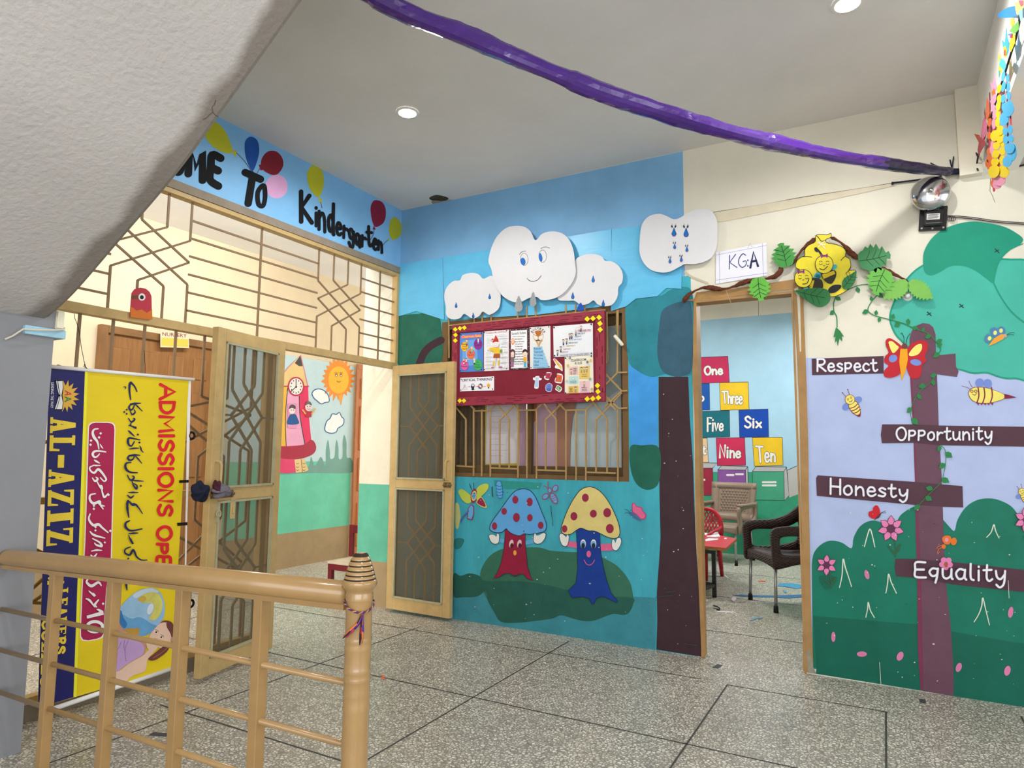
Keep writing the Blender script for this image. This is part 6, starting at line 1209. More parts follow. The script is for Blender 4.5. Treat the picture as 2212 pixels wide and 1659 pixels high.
def pbee(hx_,hy_,r,pts,lab,bow,wing,smile):
    s = Paint((0,-.04,0),(0,-1,0), lift=.028, crop=C4)
    for w_ in wing: s.ell(*w_[:4], PAP('#4aa3b0'), w_[4])
    bq = crom(pts,4); s.sheet(bq, mat('#2f2a20',.5,.1,14), .003); 
    (a0,a1,a2,a3) = bow[2]; s.poly([a0,a1,a2,a3], YBD)
    hd = [(hx_+r*math.cos(t),hy_+r*1.02*math.sin(t)) for t in [i*math.pi/14 for i in range(28)]]; s.poly(hd, YB); s.line(hd,4,K_,False,True)
    for x in (-.38,.38):
        s.line([(hx_+r*(x-.16),hy_-r*.05),(hx_+r*x,hy_+r*.05),(hx_+r*(x+.16),hy_-r*.05)],3.5,K_); s.line([(hx_+r*(x-.18),hy_-r*.28),(hx_+r*x,hy_-r*.36),(hx_+r*(x+.18),hy_-r*.28)],3,K_)
    s.line([(hx_-r*.1,hy_+r*.12),(hx_,hy_+r*.2),(hx_+r*.1,hy_+r*.1)],3,K_); s.line(smile,5,K_)
    bx__,by__ = bow[0]; m_ = PAP('#7d2a6a'); s.poly([(bx__-22,by__-14),(bx__,by__),(bx__-20,by__+16)],m_); s.poly([(bx__+22,by__-16),(bx__,by__),(bx__+22,by__+12)],m_); s.ell(bx__,by__,6,7,m_)
    tag(s.build('paper_bee', hive), lab)
pbee(944,655,57,[(925,705),(975,690),(1015,695),(1020,725),(1005,760),(985,778),(955,765),(930,735)],'upper paper bee with a purple bow',((944,602),0,[(930,720),(1005,695),(1015,715),(940,748)]),((1005,672,22,16,-30),(905,725,20,22,0)),[(915,682),(940,690),(965,668)])
pbee(812,745,56,[(850,745),(880,740),(925,752),(938,790),(925,818),(880,822),(845,805),(838,775)],'lower paper bee with a pink star bow',((797,703),0,[(862,760),(882,755),(868,815),(848,805)]),((835,818,26,16,10),(900,730,22,18,-10)),[(808,780),(835,775),(848,745)])
LG1 = mat('#3d8b3c', .42, .12, 14); LG2 = mat('#2f7c45', .42, .12, 14); LG3 = mat('#5da83c', .42, .12, 14); LG4 = mat('#6fae45', .42, .1, 14); LG5 = mat('#2a6b3a', .45, .12, 14)
def serr(c, tip, wd, n, seed, base=.1):
    rr = random.Random(seed); c = Vector(c); tip = Vector(tip); d = tip-c; e = Vector((-d.y,d.x))*wd; L_ = []; R_ = []
    for i in range(n):
        t = (i+.5)/n; w_ = math.sin(math.pi*min(1,(t*.92+base)))**.75
        L_ += [c+d*(t-.3/n)+e*w_*.82, c+d*(t+.28/n)+e*w_*1.12]; R_ += [c+d*(t-.3/n)-e*w_*.82, c+d*(t+.28/n)-e*w_*1.12]
    return [tuple(p) for p in [c]+L_+[tip]+R_[::-1]]
def pleaf(c, tip, wd, m, lab, seed, y=-.045, n=6, veins=True, pts=None):
    s = Paint((0,y,0),(0,-1,0), lift=.004, crop=C4); s.sheet(pts or serr(c,tip,wd,n,seed), m, .002)
    c_ = Vector(c); d = Vector(tip)-c_; e = Vector((-d.y,d.x))*wd
    if veins:
        s.line([tuple(c_+d*.04),tuple(c_+d*.5+e*.05),tuple(c_+d*.86)],4,mat('#173a20',.5,0))
        for t in (.25,.45,.62):
            for sg in (-1,1): s.line([tuple(c_+d*t),tuple(c_+d*(t+.1)+e*.35*sg),tuple(c_+d*(t+.16)+e*.6*sg)],3,mat('#173a20',.5,0))
    tag(s.build('paper_leaf'), lab, 'paper leaf', 'green paper leaves on the branches')
pleaf((705,668),(665,515),.46,LG1,'dark green paper leaf at the upper end of the left branch',1)
pleaf((522,735),(543,885),.46,LG3,'light green paper leaf hanging over the door opening',2)
pleaf((1158,632),(1365,590),.40,LG2,'dark green paper leaf on the right branch, highest on that side',3)
pleaf((1328,680),(1265,845),.50,LG3,'bright green paper leaf below the right branch',4)
pleaf((1475,765),(1320,870),.30,LG4,'pale green pointed paper leaf, left one of the pair over the white knob',5,-.04,9,False)
pleaf((1480,765),(1632,868),.30,LG4,'pale green pointed paper leaf, right one of the pair over the white knob',6,-.04,9,False)
pleaf((758,818),(975,870),.38,LG5,'large dark smooth paper leaf under the beehive',7,-.06,6,True,crom([(758,818),(820,808),(900,800),(960,812),(982,850),(975,890),(935,920),(890,918),(830,880),(785,845)],4))
pleaf((1065,800),(1142,690),.42,LG5,'dark green paper leaf at the lower right of the beehive',8,-.052,6,True,crom([(1065,805),(1055,770),(1075,735),(1115,712),(1143,695),(1145,735),(1125,785),(1090,808)],4))
k0 = hy(*u(C4,1472,855),0); b = MB(); b.lathe([(.0,-.032),(.008,-.031),(.013,-.024),(.014,-.016),(.011,-.010),(.020,-.008),(.024,-.002),(.024,0)],(0,0,0),20); b.xf(Matrix.Translation(k0) @ Matrix.Rotation(-math.pi/2,4,'X')); b.weld()
tag(b.build('wall_peg', mat('#d9dedb',.3,.03), None, True), 'small round white peg on the turquoise crown under two pale leaves', 'peg')
b = MB(); b.tube([hy(*u(C4,*p),-.05) for p in ((318,812),(335,860),(355,905),(370,930))], [.0012,.0012,.001,.0005], 6); tag(b.build('string', mat('#b9ad90',.7,.05)), 'pale thread dangling from the left paper branch', 'thread')
# ================================================================== BELL
bc = hy(2009,419,-.06); dz = Vector((0,-1,0))
be = thing('school_bell', (bc.x,0,2.34), 'shiny steel school bell with a black striker box on the cream wall', 'bell')
CHR = bpy.data.materials.new('polished_steel'); CHR.use_nodes = True; _b = CHR.node_tree.nodes['Principled BSDF']; _b.inputs['Metallic'].default_value = 1; _b.inputs['Base Color'].default_value = (.55,.56,.58,1); _b.inputs['Roughness'].default_value = .12
r = .090; b = MB(); pr_ = [(0,.052)]+[(r*math.sin(a), .010+.042*math.cos(a)) for a in [i*math.pi/2/12 for i in range(1,13)]]+[(r*1.0,.0),(r*.97,-.004),(r*.94,.004),(r*.5,.03),(0,.035)]
rotY = Matrix.Translation((bc.x,-.062,bc.z)) @ Matrix.Rotation(math.pi/2,4,'X')
b.lathe(pr_,(0,0,0),48); b.xf(rotY); b.weld(); b.build('gong', CHR, be, True)
b = MB(); b.lathe([(0,.068),(.006,.067),(.009,.062),(.009,.056),(.013,.055),(.013,.050),(0,.050)],(0,0,0),16); b.xf(rotY); b.weld(); b.build('gong_bolt', CHR, be, True)
BKB = mat('#1c1a1c', .25, .15, 30, coat=.3)
pc = hy(2017,473,0); R_ = Matrix.Translation((pc.x-.004,0,pc.z)) @ Matrix.Rotation(.10,4,'Y')
b = MB(); b.rbox((-.062,-.02,-.066),(.062,-.001,.062),.004); b.xf(R_).build('back_plate', BKB, be)
b = MB(); b.rbox((-.042,-.055,-.045),(.042,-.021,.035),.010,3); b.xf(R_).build('striker_box', BKB, be)
b = MB(); b.rbox((-.030,-.0565,-.020),(.028,-.0552,.012),.0005); lbp = b.xf(R_).build('label_plate', mat('#c9c9c6',.5,.03), be)
b = MB()
for i,zz in enumerate((.006,0,-.006,-.012)): b.box((-.024,-.0571,zz-.0013),(.022-.004*(i%2),-.0566,zz+.0013))
b.xf(R_).build('label_print', mat('#3a3a3c',.6,0), lbp)
b = MB(); b.rbox((-.024,-.03,.04),(.024,-.021,.06),.002); b.xf(R_).build('bracket', mat('#6d675c',.4,.1,30,metal=.6), be)
for q in ((-.048,-.054),(.048,-.054),(0,-.057)):
    b = MB(); b.tube([(q[0],-.024,q[1]),(q[0],-.019,q[1])],.005,10); b.xf(R_).build('screw', mat('#9a9a9a',.3,.05,metal=.9), be)
b = MB(); cb = [hy(*u(C4,*p),-.012) for p in ((1712,345),(1740,350),(1800,352),(1900,362),(2000,378),(2100,388),(2212,395),(2330,402))]; b.tube(cb,.0026,6); b.tube([p+Vector((0,-.004,.006)) for p in cb],.0022,6)
for k in range(3): b.tube([hy(*u(C4,1740+12*k+14*math.cos(t),360+16*math.sin(t)),-.014-.002*k) for t in [i*math.pi/6 for i in range(12)]],.0016,6,closed=True)
tag(b.build('cable', mat('#4a4242',.5,.1,20)), 'dark bell cable looped beside the striker box and running right', 'cable')
# ================================================================== PURPLE STREAMER
VIO = mat('#45207a', .2, .14, 14, bump=.5, bscale=22, coat=.6)
A0, B0 = hy(800,-10,-2.2), Vector((3.655,-.004,2.636)); nn = Vector((B0.y-A0.y, -(B0.x-A0.x), 0))
pp = [hit(px_,py_,B0,nn) for px_,py_ in ((800,-12),(900,36),(1000,75),(1100,118),(1200,160),(1300,200),(1400,232),(1500,264),(1600,292),(1700,315),(1800,337),(1900,352),(1990,364),(2050,371))]
d0 = (pp[0]-pp[1]); ext = [pp[0]+d0*2.2+Vector((0,0,.0)), pp[0]+d0*1.1]
ctl = ext+pp; q = []
for i in range(len(ctl)-1):
    for j in range(8):
        t = j/8; a = ctl[max(i-1,0)]; b_ = ctl[i]; c = ctl[i+1]; d = ctl[min(i+2,len(ctl)-1)]
        q.append(.5*((2*b_)+(c-a)*t+(2*a-5*b_+4*c-d)*t*t+(3*b_-a-3*c+d)*t*t*t))
q.append(ctl[-1]); rs = random.Random(3); rad = []; vv = .036
for i in range(len(q)):
    vv += rs.uniform(-.0022,.0022)+(.006 if i%17 == 0 else -.0004); vv = min(.041,max(.031,vv)); f_ = 1.0 if i < len(q)*.72 else 1-.38*(i-len(q)*.72)/(len(q)*.28); rad.append(vv*f_)
q = [p for p in q if p.z < H-.03]; rad = rad[-len(q):]
b = MB(); n = len(q); k = 14; vs = []; fs = []
for i,p in enumerate(q):
    t = (q[min(i+1,n-1)]-q[max(i-1,0)]).normalized(); a = t.cross(Vector((0,0,1))).normalized(); e = a.cross(t)
    for j in range(k):
        an = 2*math.pi*j/k; w_ = 1+.05*math.sin(3*an+i*.12)+.03*math.sin(5*an-i*.3)+.022*rs.uniform(-1,1); vs.append(p+(a*math.cos(an)+e*math.sin(an))*rad[i]*w_)
for i in range(n-1):
    for j in range(k): fs.append((i*k+j,i*k+(j+1)%k,(i+1)*k+(j+1)%k,(i+1)*k+j))
fs += [tuple(range(k))[::-1], tuple(range((n-1)*k,n*k))]
b.use(VIO).add(vs,fs); VIO_SHADE = mat('#22173a', .3, .2, 14, bump=.5, bscale=22, coat=.3); b.use(VIO_SHADE)  # foil near the wall: its shade is put into a darker violet
for i_ in range(len(b.f)-2):
    if i_//k > (n-1)*.87 + 1.5*math.sin(i_): b.m[i_] = b.cur
stv = thing('streamer', tuple(B0), 'long purple foil-wrapped rope sagging across the ceiling', 'streamer'); b.build('foil_wrap', None, stv, False)
b = MB(); e0 = q[-1]
DKW = mat('#1d2438', .6, .15, 30)
b.tube([e0, e0.lerp(hy(2085,370,-.004),.6), hy(2086,369,-.006)], [.018,.015,.004], 10)
for a_,c_ in (((2055,372),(2060,338)),((2058,372),(2052,345)),((2060,375),(2082,352)),((2030,362),(2010,352)),((2060,374),(2040,380))): b.tube([hy(*a_,-.014),hy(*c_,-.008)], .003, 6)
b.build('wire_tie', DKW, stv)
b = MB(); b.tube([hy(*u(C4,*p),-.012) for p in ((1690,88),(1600,105),(1500,118),(1380,132))], .0045, 8); b.tube([hy(*u(C4,1378,128),-.012),hy(*u(C4,1376,142),-.012)], .006, 8); tag(b.build('wire', DKW), 'straight dark wire stub below the tied end of the purple rope', 'wire')
# ================================================================== PAPER FLOWER GARLAND
gx = 3.738
def gpt(x,y): p = u(C8,x,y); return hx(p[0],p[1],gx)
GBL = PAP('#4fb0e0'); GYL = PAP('#e6c81c'); GPK = PAP('#e696b4'); GOR = PAP('#df6a34'); GRD_ = PAP('#d03a58'); GDB = PAP('#2a7fc0')
def petalchain(label, discs, m, x_off, strip_pts, strip_m=GRD_):
    mean = [gpt(*d[:2]) for d in discs]; t = thing('paper_chain', tuple(mean[0]), label, 'paper garland', 'paper chains hanging from the beam')
    s = Paint((gx-x_off,0,0),(-1,0,0), lift=.001, crop=C8); s.l = 0
    for pts in strip_pts: s.line(pts, 14, strip_m, False)
    s.build('paper_strip', t)
    for i_,d in enumerate(discs):
        s = Paint((gx-x_off-.003-.0018*(i_%3),0,0),(-1,0,0), lift=.001, crop=C8); x,y,rx,ry,ro = d
        s.sheet([(x+rx*math.cos(a)*math.cos(math.radians(ro))-ry*math.sin(a)*math.sin(math.radians(ro)), y+rx*math.cos(a)*math.sin(math.radians(ro))+ry*math.sin(a)*math.cos(math.radians(ro))) for a in [i*math.pi/9 for i in range(18)]], m, .0015); s.build('paper_petal', t)
petalchain('light blue paper petal chain, nearest of the hanging chains', [(620,605,14,40,8),(656,622,12,34,0),(622,690,16,42,12),(657,692,18,36,0),(620,785,18,34,5),(664,762,18,34,0),(628,850,20,40,0),(665,850,30,50,10),(668,880,34,52,25),(628,945,36,58,12),(635,1045,20,32,0),(675,1030,20,36,0),(638,1112,20,36,0),(680,1102,22,34,0),(670,1180,40,42,0),(690,1215,36,74,5),(652,1285,36,46,10)], GBL, .030, [[(640,590),(650,700),(648,900),(655,1100),(655,1300)],[(672,900),(680,1000)]])
petalchain('yellow paper petal chain beside the blue one', [(588,705,16,36,10),(588,790,18,36,0),(580,850,16,32,5),(578,905,16,36,0),(574,975,18,38,0),(594,1040,28,40,10),(552,1080,34,46,15),(590,1090,32,50,-10),(565,1160,28,30,20),(610,1145,20,20,0),(560,1225,28,36,15),(615,1200,24,34,0),(553,1290,30,32,15),(612,1275,24,38,0),(545,1365,44,52,20),(622,1365,44,50,-15)], GYL, .022, [[(590,690),(580,900),(560,1100),(560,1380)]])
petalchain('pink paper petal chain behind the yellow one', [(545,790,18,40,10),(540,860,16,30,0),(552,910,18,40,0),(545,985,16,42,0),(540,1150,18,32,0),(528,1190,16,36,0),(590,1250,14,24,0),(580,1310,18,24,0),(590,1430,48,50,10),(570,1470,36,36,0)], GPK, .014, [[(545,700),(540,900),(530,1200),(560,1380),(545,1520)]])
petalchain('orange paper petal chain, farthest of the hanging chains', [(505,900,14,36,0),(510,975,14,36,5),(506,1080,16,30,0),(506,1205,18,28,0),(510,1265,22,32,0),(515,1325,26,30,0),(540,1460,20,34,0),(490,1300,14,30,0)], GOR, .006, [[(505,860),(508,1100),(510,1320),(535,1440),(540,1520)]])
def spike(name, label, shapes, off):
    s = Paint((gx-off,0,0),(-1,0,0), lift=.001, crop=C8)
    for pts,m in shapes: s.sheet(pts, m, .0012)
    tag(s.build(name), label, 'paper flower', 'paper flowers along the beam edge')
spike('paper_leaf','dark blue pointed paper leaf at the very top right', [([(568,122),(610,85),(660,58),(725,42),(750,70),(752,118),(700,138),(640,142),(595,138)],GDB)], .02)
spike('paper_flower','yellow fringed paper flower at the top right edge', [([(712,20),(782,0),(782,60),(750,110),(730,120),(720,80)],PAP('#e8d96a')),([(745,0),(782,0),(782,40),(765,50)],GRD_),([(750,90),(782,70),(782,150),(765,165)],PAP('#8fd0ea'))], .03)
spike('paper_flower','yellow and green paper flower under the dark blue leaf', [([(680,145),(705,145),(712,180),(690,220),(678,190)],PAP('#e0b038')),([(672,248),(700,205),(745,165),(750,230),(720,265),(690,258)],PAP('#6fb44a')),([(680,330),(705,260),(722,280),(720,340),(690,410),(676,390)],GYL)], .026)
spike('paper_flower','blue spiky paper flower with a yellow and red centre', [([(610,320),(632,340),(645,225),(652,300),(668,345),(660,420),(640,455),(622,400)],PAP('#3f9fd4')),([(625,375),(640,365),(652,400),(645,455),(628,450)],GYL),([(634,395),(643,395),(642,440),(633,440)],GRD_),([(595,510),(612,460),(640,480),(655,520),(640,565),(620,545)],GBL)], .020)
spike('paper_flower','blue and white fringed flower with a red centre near the top', [([(655,262),(690,255),(712,275),(705,305),(670,320),(668,290)],PAP('#bfe0ee')),([(660,270),(695,262),(700,272),(668,282)],GDB),([(680,275),(698,272),(696,300),(682,300)],GRD_)], .028)
spike('paper_flower','yellow spiky paper flower over the yellow chain', [([(578,420),(592,470),(598,420),(605,500),(612,560),(595,600),(582,570),(585,500)],PAP('#d9c23a')),([(584,560),(596,560),(592,620),(586,610)],GBL)], .018)
spike('paper_flower','pink spiky paper flower over the pink chain', [([(515,655),(535,670),(552,590),(560,660),(570,700),(550,740),(525,700)],GPK),([(530,735),(548,700),(560,740),(552,790),(538,780)],GOR),([(520,800),(540,790),(550,830),(528,835)],GPK)], .014)
spike('paper_flower','orange spiky paper flower left of the pink one', [([(485,800),(495,775),(505,830),(512,900),(495,960),(475,940),(482,880)],PAP('#d8704a')),([(470,900),(476,855),(482,940),(478,960)],PAP('#8a4a4a')),([(512,740),(520,730),(524,870),(516,890)],PAP('#7a3040'))], .012)
spike('paper_flower','pink and red paper flower at the low end of the beam edge', [([(455,960),(470,930),(490,985),(488,1060),(460,1110),(440,1090)],PAP('#e07a9c')),([(390,1065),(430,1075),(445,1110),(442,1160),(425,1130)],PAP('#c8503c')),([(435,1110),(470,1100),(482,1140),(450,1200),(425,1240),(420,1190)],PAP('#b0404a'))], .010)
b = MB(); b.tube([gpt(*p)+Vector((-.008,0,0)) for p in ((430,1355),(418,1320),(430,1250),(470,1130),(520,980),(590,760),(650,580),(700,420),(740,300),(765,180),(775,100))], .004, 8)
for a_,c_ in (((430,1230),(400,1190)),((445,1200),(490,1120)),((430,1250),(395,1170)),((435,1180),(470,1060))): b.tube([gpt(*a_)+Vector((-.008,0,0)),gpt(*c_)+Vector((-.01,0,0))],[.003,.001],6)
tag(b.build('branch', mat('#3a3230',.8,.2,30)), 'dark twig wire carrying the paper flowers along the beam edge', 'branch')
b = MB(); b.tube([hy(2116,374,-.02),hy(2140,372,-.02),hy(2180,364,-.02),hy(2230,352,-.02),hy(2330,332,-.02)], .004, 6); tag(b.build('cable', mat('#2a2628',.6,.05)), 'dark cable along the foot of the beam at the upper right', 'cable')
b = MB(); b.tube([gpt(515,1420),gpt(510,1520),gpt(530,1560),gpt(550,1612)],.0012,6); tag(b.build('thread', mat('#8a7a5a',.7,.05)), 'loose thread dangling under the paper chains', 'thread')
# ================================================================== CLASSROOM BEYOND THE DOORWAY
FY = 4.28
b = MB(); b.box((-.35,FY,0),(4.3,FY+.14,H)); wallF = b.build('wall_classroom', mat('#e4e0d2', .65, .04, 3), None, loc=(0,0,0)); tag(wallF, 'far classroom wall with painted number blocks', kind='structure')
b = MB(); b.box((4.16,T+.001,0),(4.3,FY-.001,H)); tag(b.build('wall_classroom_right', mat('#e0dccf', .65, .04, 3), None, loc=(0,0,0)), 'classroom side wall', kind='structure')
b = MB(); b.box((-.35,T+.001,0),(-.21,FY-.001,H)); tag(b.build('wall_classroom_left', mat('#e0dccf', .65, .04, 3), None, loc=(0,0,0)), 'wall between classroom and corridor', kind='structure')
FW = ((0,FY,0),(0,-1,0))
s = Paint(*FW, lift=.002); s.b.use(mat('#a4cbe0', .55, .06, 4))
s.b.add([(-.2,FY-.001,.0),(4.1,FY-.001,.0),(4.1,FY-.001,2.83),(-.2,FY-.001,2.83)],[(0,1,2,3)]); s.up()
s.b.use(mat('#3d9f7c', .5, .14, 6, dirt=.1)); s.b.add([(-.2,FY-.0015,0),(4.1,FY-.0015,0),(4.1,FY-.0015,1.0),(-.2,FY-.0015,.93)],[(0,1,2,3)]); s.up()
s.crop(*C7); s.line([(370,60),(370,170)],2,GRY,False)
tag(s.build('painted_background', wallF), 'light blue over green painted bands')
def nblock(lab, q, col, word=None, wq=None, w_=8):
    s = Paint(*FW, lift=.006, crop=C7); s.poly(q, mat(col,.5,.08,6)); s.line(q, 2.5, mat('#33384a',.6,0), False, True)
    if word: s.hand(word, wq, w_, mat('#e6e6e2',.5,.03), mat('#3a3038',.6,0), 3)
    tag(s.build('painted_block', wallF), lab)
nblock('crimson painted block reading One', [(106,357),(233,352),(240,468),(110,473)], '#c02a58','One',[(128,398),(210,396),(210,432),(128,434)],9)
nblock('blue painted block reading Two, half hidden', [(30,476),(150,474),(152,592),(30,596)], '#1755a8','Two',[(52,520),(126,520),(126,552),(52,552)],8)
nblock('yellow painted block reading Three', [(196,470),(324,467),(328,590),(200,594)], '#e5bf2c','Three',[(206,508),(300,512),(298,566),(212,562)],7)
nblock('teal painted block reading Five', [(115,598),(240,595),(242,712),(118,716)], '#1b6a78','Five',[(140,622),(215,640),(212,684),(140,688)],8)
nblock('blue painted block reading Six', [(282,592),(413,588),(416,712),(286,715)], '#1748a8','Six',[(308,618),(384,636),(384,670),(308,672)],9)
nblock('peach painted block reading Eight, half hidden', [(30,722),(140,718),(146,828),(30,830)], '#e3c095','Eight',[(40,755),(136,755),(136,790),(40,790)],8)
nblock('crimson painted block reading Nine', [(180,718),(308,716),(313,840),(186,842)], '#c43258','Nine',[(195,745),(292,765),(290,805),(195,806)],9)
nblock('yellow painted block reading Ten', [(343,716),(477,715),(480,840),(352,844)], '#e6c02c','Ten',[(358,752),(448,768),(446,824),(366,826)],9)
def cube(lab, q, col, top, side, dash):
    s = Paint(*FW, lift=.004, crop=C7); g_ = mat('#b5b7b6',.5,.05,6); e = mat('#33384a',.6,0)
    for k in (top, side):
        if k: s.poly(k, g_); s.line(k,2.5,e,False,True)
    s.poly(q, mat(col,.5,.08,6)); s.line(q,2.5,e,False,True)
    for x0,y0,x1 in dash: s.line([(x0,y0),(x1,y0)],9,mat('#e6e6e2',.5,.03),False)
    tag(s.build('painted_cube', wallF), lab)
cube('painted grey-sided cube with a dark red front', [(30,853),(165,853),(168,975),(30,978)], '#9a2f45', [(30,853),(50,828),(184,830),(165,853)], None, [(60,905,128)])
cube('painted grey-sided cube with a purple front', [(188,860),(312,862),(314,960),(188,960)], '#8a58a0', [(188,860),(205,842),(322,846),(312,862)], [(312,862),(322,846),(326,960),(314,960)], [(230,884,258),(270,880,300)])
cube('painted grey-sided cube with a green front', [(343,868),(484,868),(486,998),(345,995)], '#4aa583', [(343,868),(358,846),(496,848),(484,868)], [(484,868),(496,848),(508,975),(486,998)], [(390,916,447),(390,930,447)])
s = Paint(*FW, lift=.005, crop=C7); s.poly([(500,862),(560,835),(575,960),(508,985)], mat('#b9bab8',.5,.05,6)); s.line([(500,862),(560,835)],2.5,K_,False); tag(s.build('painted_cube', wallF), 'painted grey slope beside the green cube')
# ---- door frame of the classroom
DFM = mat('#a17d4f', .5, .14, 8, dirt=.35)
df = thing('door_5', ((DX0+DX1)/2,0,0), 'brown painted open door frame of the classroom', 'door frame'); df['kind'] = 'structure'
b = MB(); b.box((DX0,-.010,0.001),(DX0+.010,T+.004,DZ-.001)); b.build('jamb', DFM, df)
b = MB(); b.box((DX1-.010,-.010,0.001),(DX1,T+.004,DZ-.001)); b.build('jamb', DFM, df)
b = MB(); b.box((DX0+.0105,-.009,DZ-.016),(DX1-.0105,T+.004,DZ-.001)); b.build('head', DFM, df)
q = Paint(*RW, lift=.016)
q.poly([(1480,650),(1500,646),(1505,632),(1600,622),(1717,604),(1722,606),(1720,628),(1716,625),(1500,651)], DFM)
q.poly([(1713,604),(1733,606),(1736,650),(1741,780),(1746,950),(1748,1100),(1752,1300),(1757,1437),(1746,1452),(1735,1448),(1733,1200),(1728,900),(1722,760),(1713,625)], DFM)
q.poly([(1499,648),(1503,648),(1506,830),(1512,1000),(1520,1300),(1524,1419),(1516,1419),(1511,1290),(1503,1120),(1501,900),(1497,820)], DFM)
q.poly([(1743,1405),(1749,1400),(1757,1440),(1764,1455),(1746,1452)], mat('#8d8878',.7,.2,20)); q.poly([(1716,625),(1722,640),(1728,760),(1731,760),(1729,650),(1724,620)], mat('#cfc8b4',.6,.1,20))
q.build('painted_edge', df)
# ---- chairs
def weave(hexc, kind):
    m = mat(hexc, .42, .06, 20).copy(); m.name = 'woven_plastic'; nt = m.node_tree; N = nt.nodes.new; L = nt.links.new; bs = nt.nodes['Principled BSDF']
    tc = N('ShaderNodeTexCoord'); mp = N('ShaderNodeMapping'); L(tc.outputs['UV' if False else 'Object'], mp.inputs[0])
    if kind == 'brick':
        sx = N('ShaderNodeSeparateXYZ'); L(mp.outputs[0], sx.inputs[0]); w1 = N('ShaderNodeMath'); w1.operation = 'SINE'; m1 = N('ShaderNodeMath'); m1.operation = 'MULTIPLY'; m1.inputs[1].default_value = 330; L(sx.outputs[2], m1.inputs[0]); L(m1.outputs[0], w1.inputs[0])
        a1 = N('ShaderNodeMath'); a1.operation = 'ADD'; L(sx.outputs[0], a1.inputs[0]); L(sx.outputs[1], a1.inputs[1]); m2 = N('ShaderNodeMath'); m2.operation = 'MULTIPLY'; m2.inputs[1].default_value = 150; L(a1.outputs[0], m2.inputs[0]); w2 = N('ShaderNodeMath'); w2.operation = 'SINE'; L(m2.outputs[0], w2.inputs[0])
        pr = N('ShaderNodeMath'); pr.operation = 'MULTIPLY'; L(w1.outputs[0], pr.inputs[0]); L(w2.outputs[0], pr.inputs[1]); h = pr.outputs[0]
    bp = N('ShaderNodeBump'); bp.inputs['Strength'].default_value = .8; bp.inputs['Distance'].default_value = .004; L(h, bp.inputs['Height']); L(bp.outputs[0], bs.inputs['Normal']); return m
def ring(mb, outer, inner, y0, y1, n=4):
    o = crom(outer,n); i_ = crom(inner,n); k = len(o); vs = []
    for y in (y0,y1): vs += [(p.x,y,p.y) for p in o]+[(p.x,y,p.y) for p in i_]
    fs = []
    for a in range(k):
        c = (a+1)%k; fs += [(a,c,k+c,k+a),(2*k+a,3*k+a,3*k+c,2*k+c),(a,2*k+a,2*k+c,c),(k+a,k+c,3*k+c,3*k+a)]
    mb.add(vs,fs)
def shell(mb, f, nu, nv, th):                           # curved panel with thickness: f(u,v) -> (point, normal)
    A = []; B = []
    for j in range(nv+1):
        for i in range(nu+1):
            p, n = f(i/nu, j/nv); A.append(Vector(p)+Vector(n)*th/2); B.append(Vector(p)-Vector(n)*th/2)
    w_ = nu+1; K = len(A); fs = []
    for j in range(nv):
        for i in range(nu): a = j*w_+i; fs += [(a,a+1,a+w_+1,a+w_),(K+a,K+a+w_,K+a+w_+1,K+a+1)]
    for i in range(nu): fs += [(i,K+i,K+i+1,i+1),(nv*w_+i,nv*w_+i+1,K+nv*w_+i+1,K+nv*w_+i)]
    for j in range(nv): fs += [(j*w_,(j+1)*w_,K+(j+1)*w_,K+j*w_),(j*w_+nu,K+j*w_+nu,K+(j+1)*w_+nu,(j+1)*w_+nu)]
    mb.add(A+B,fs)
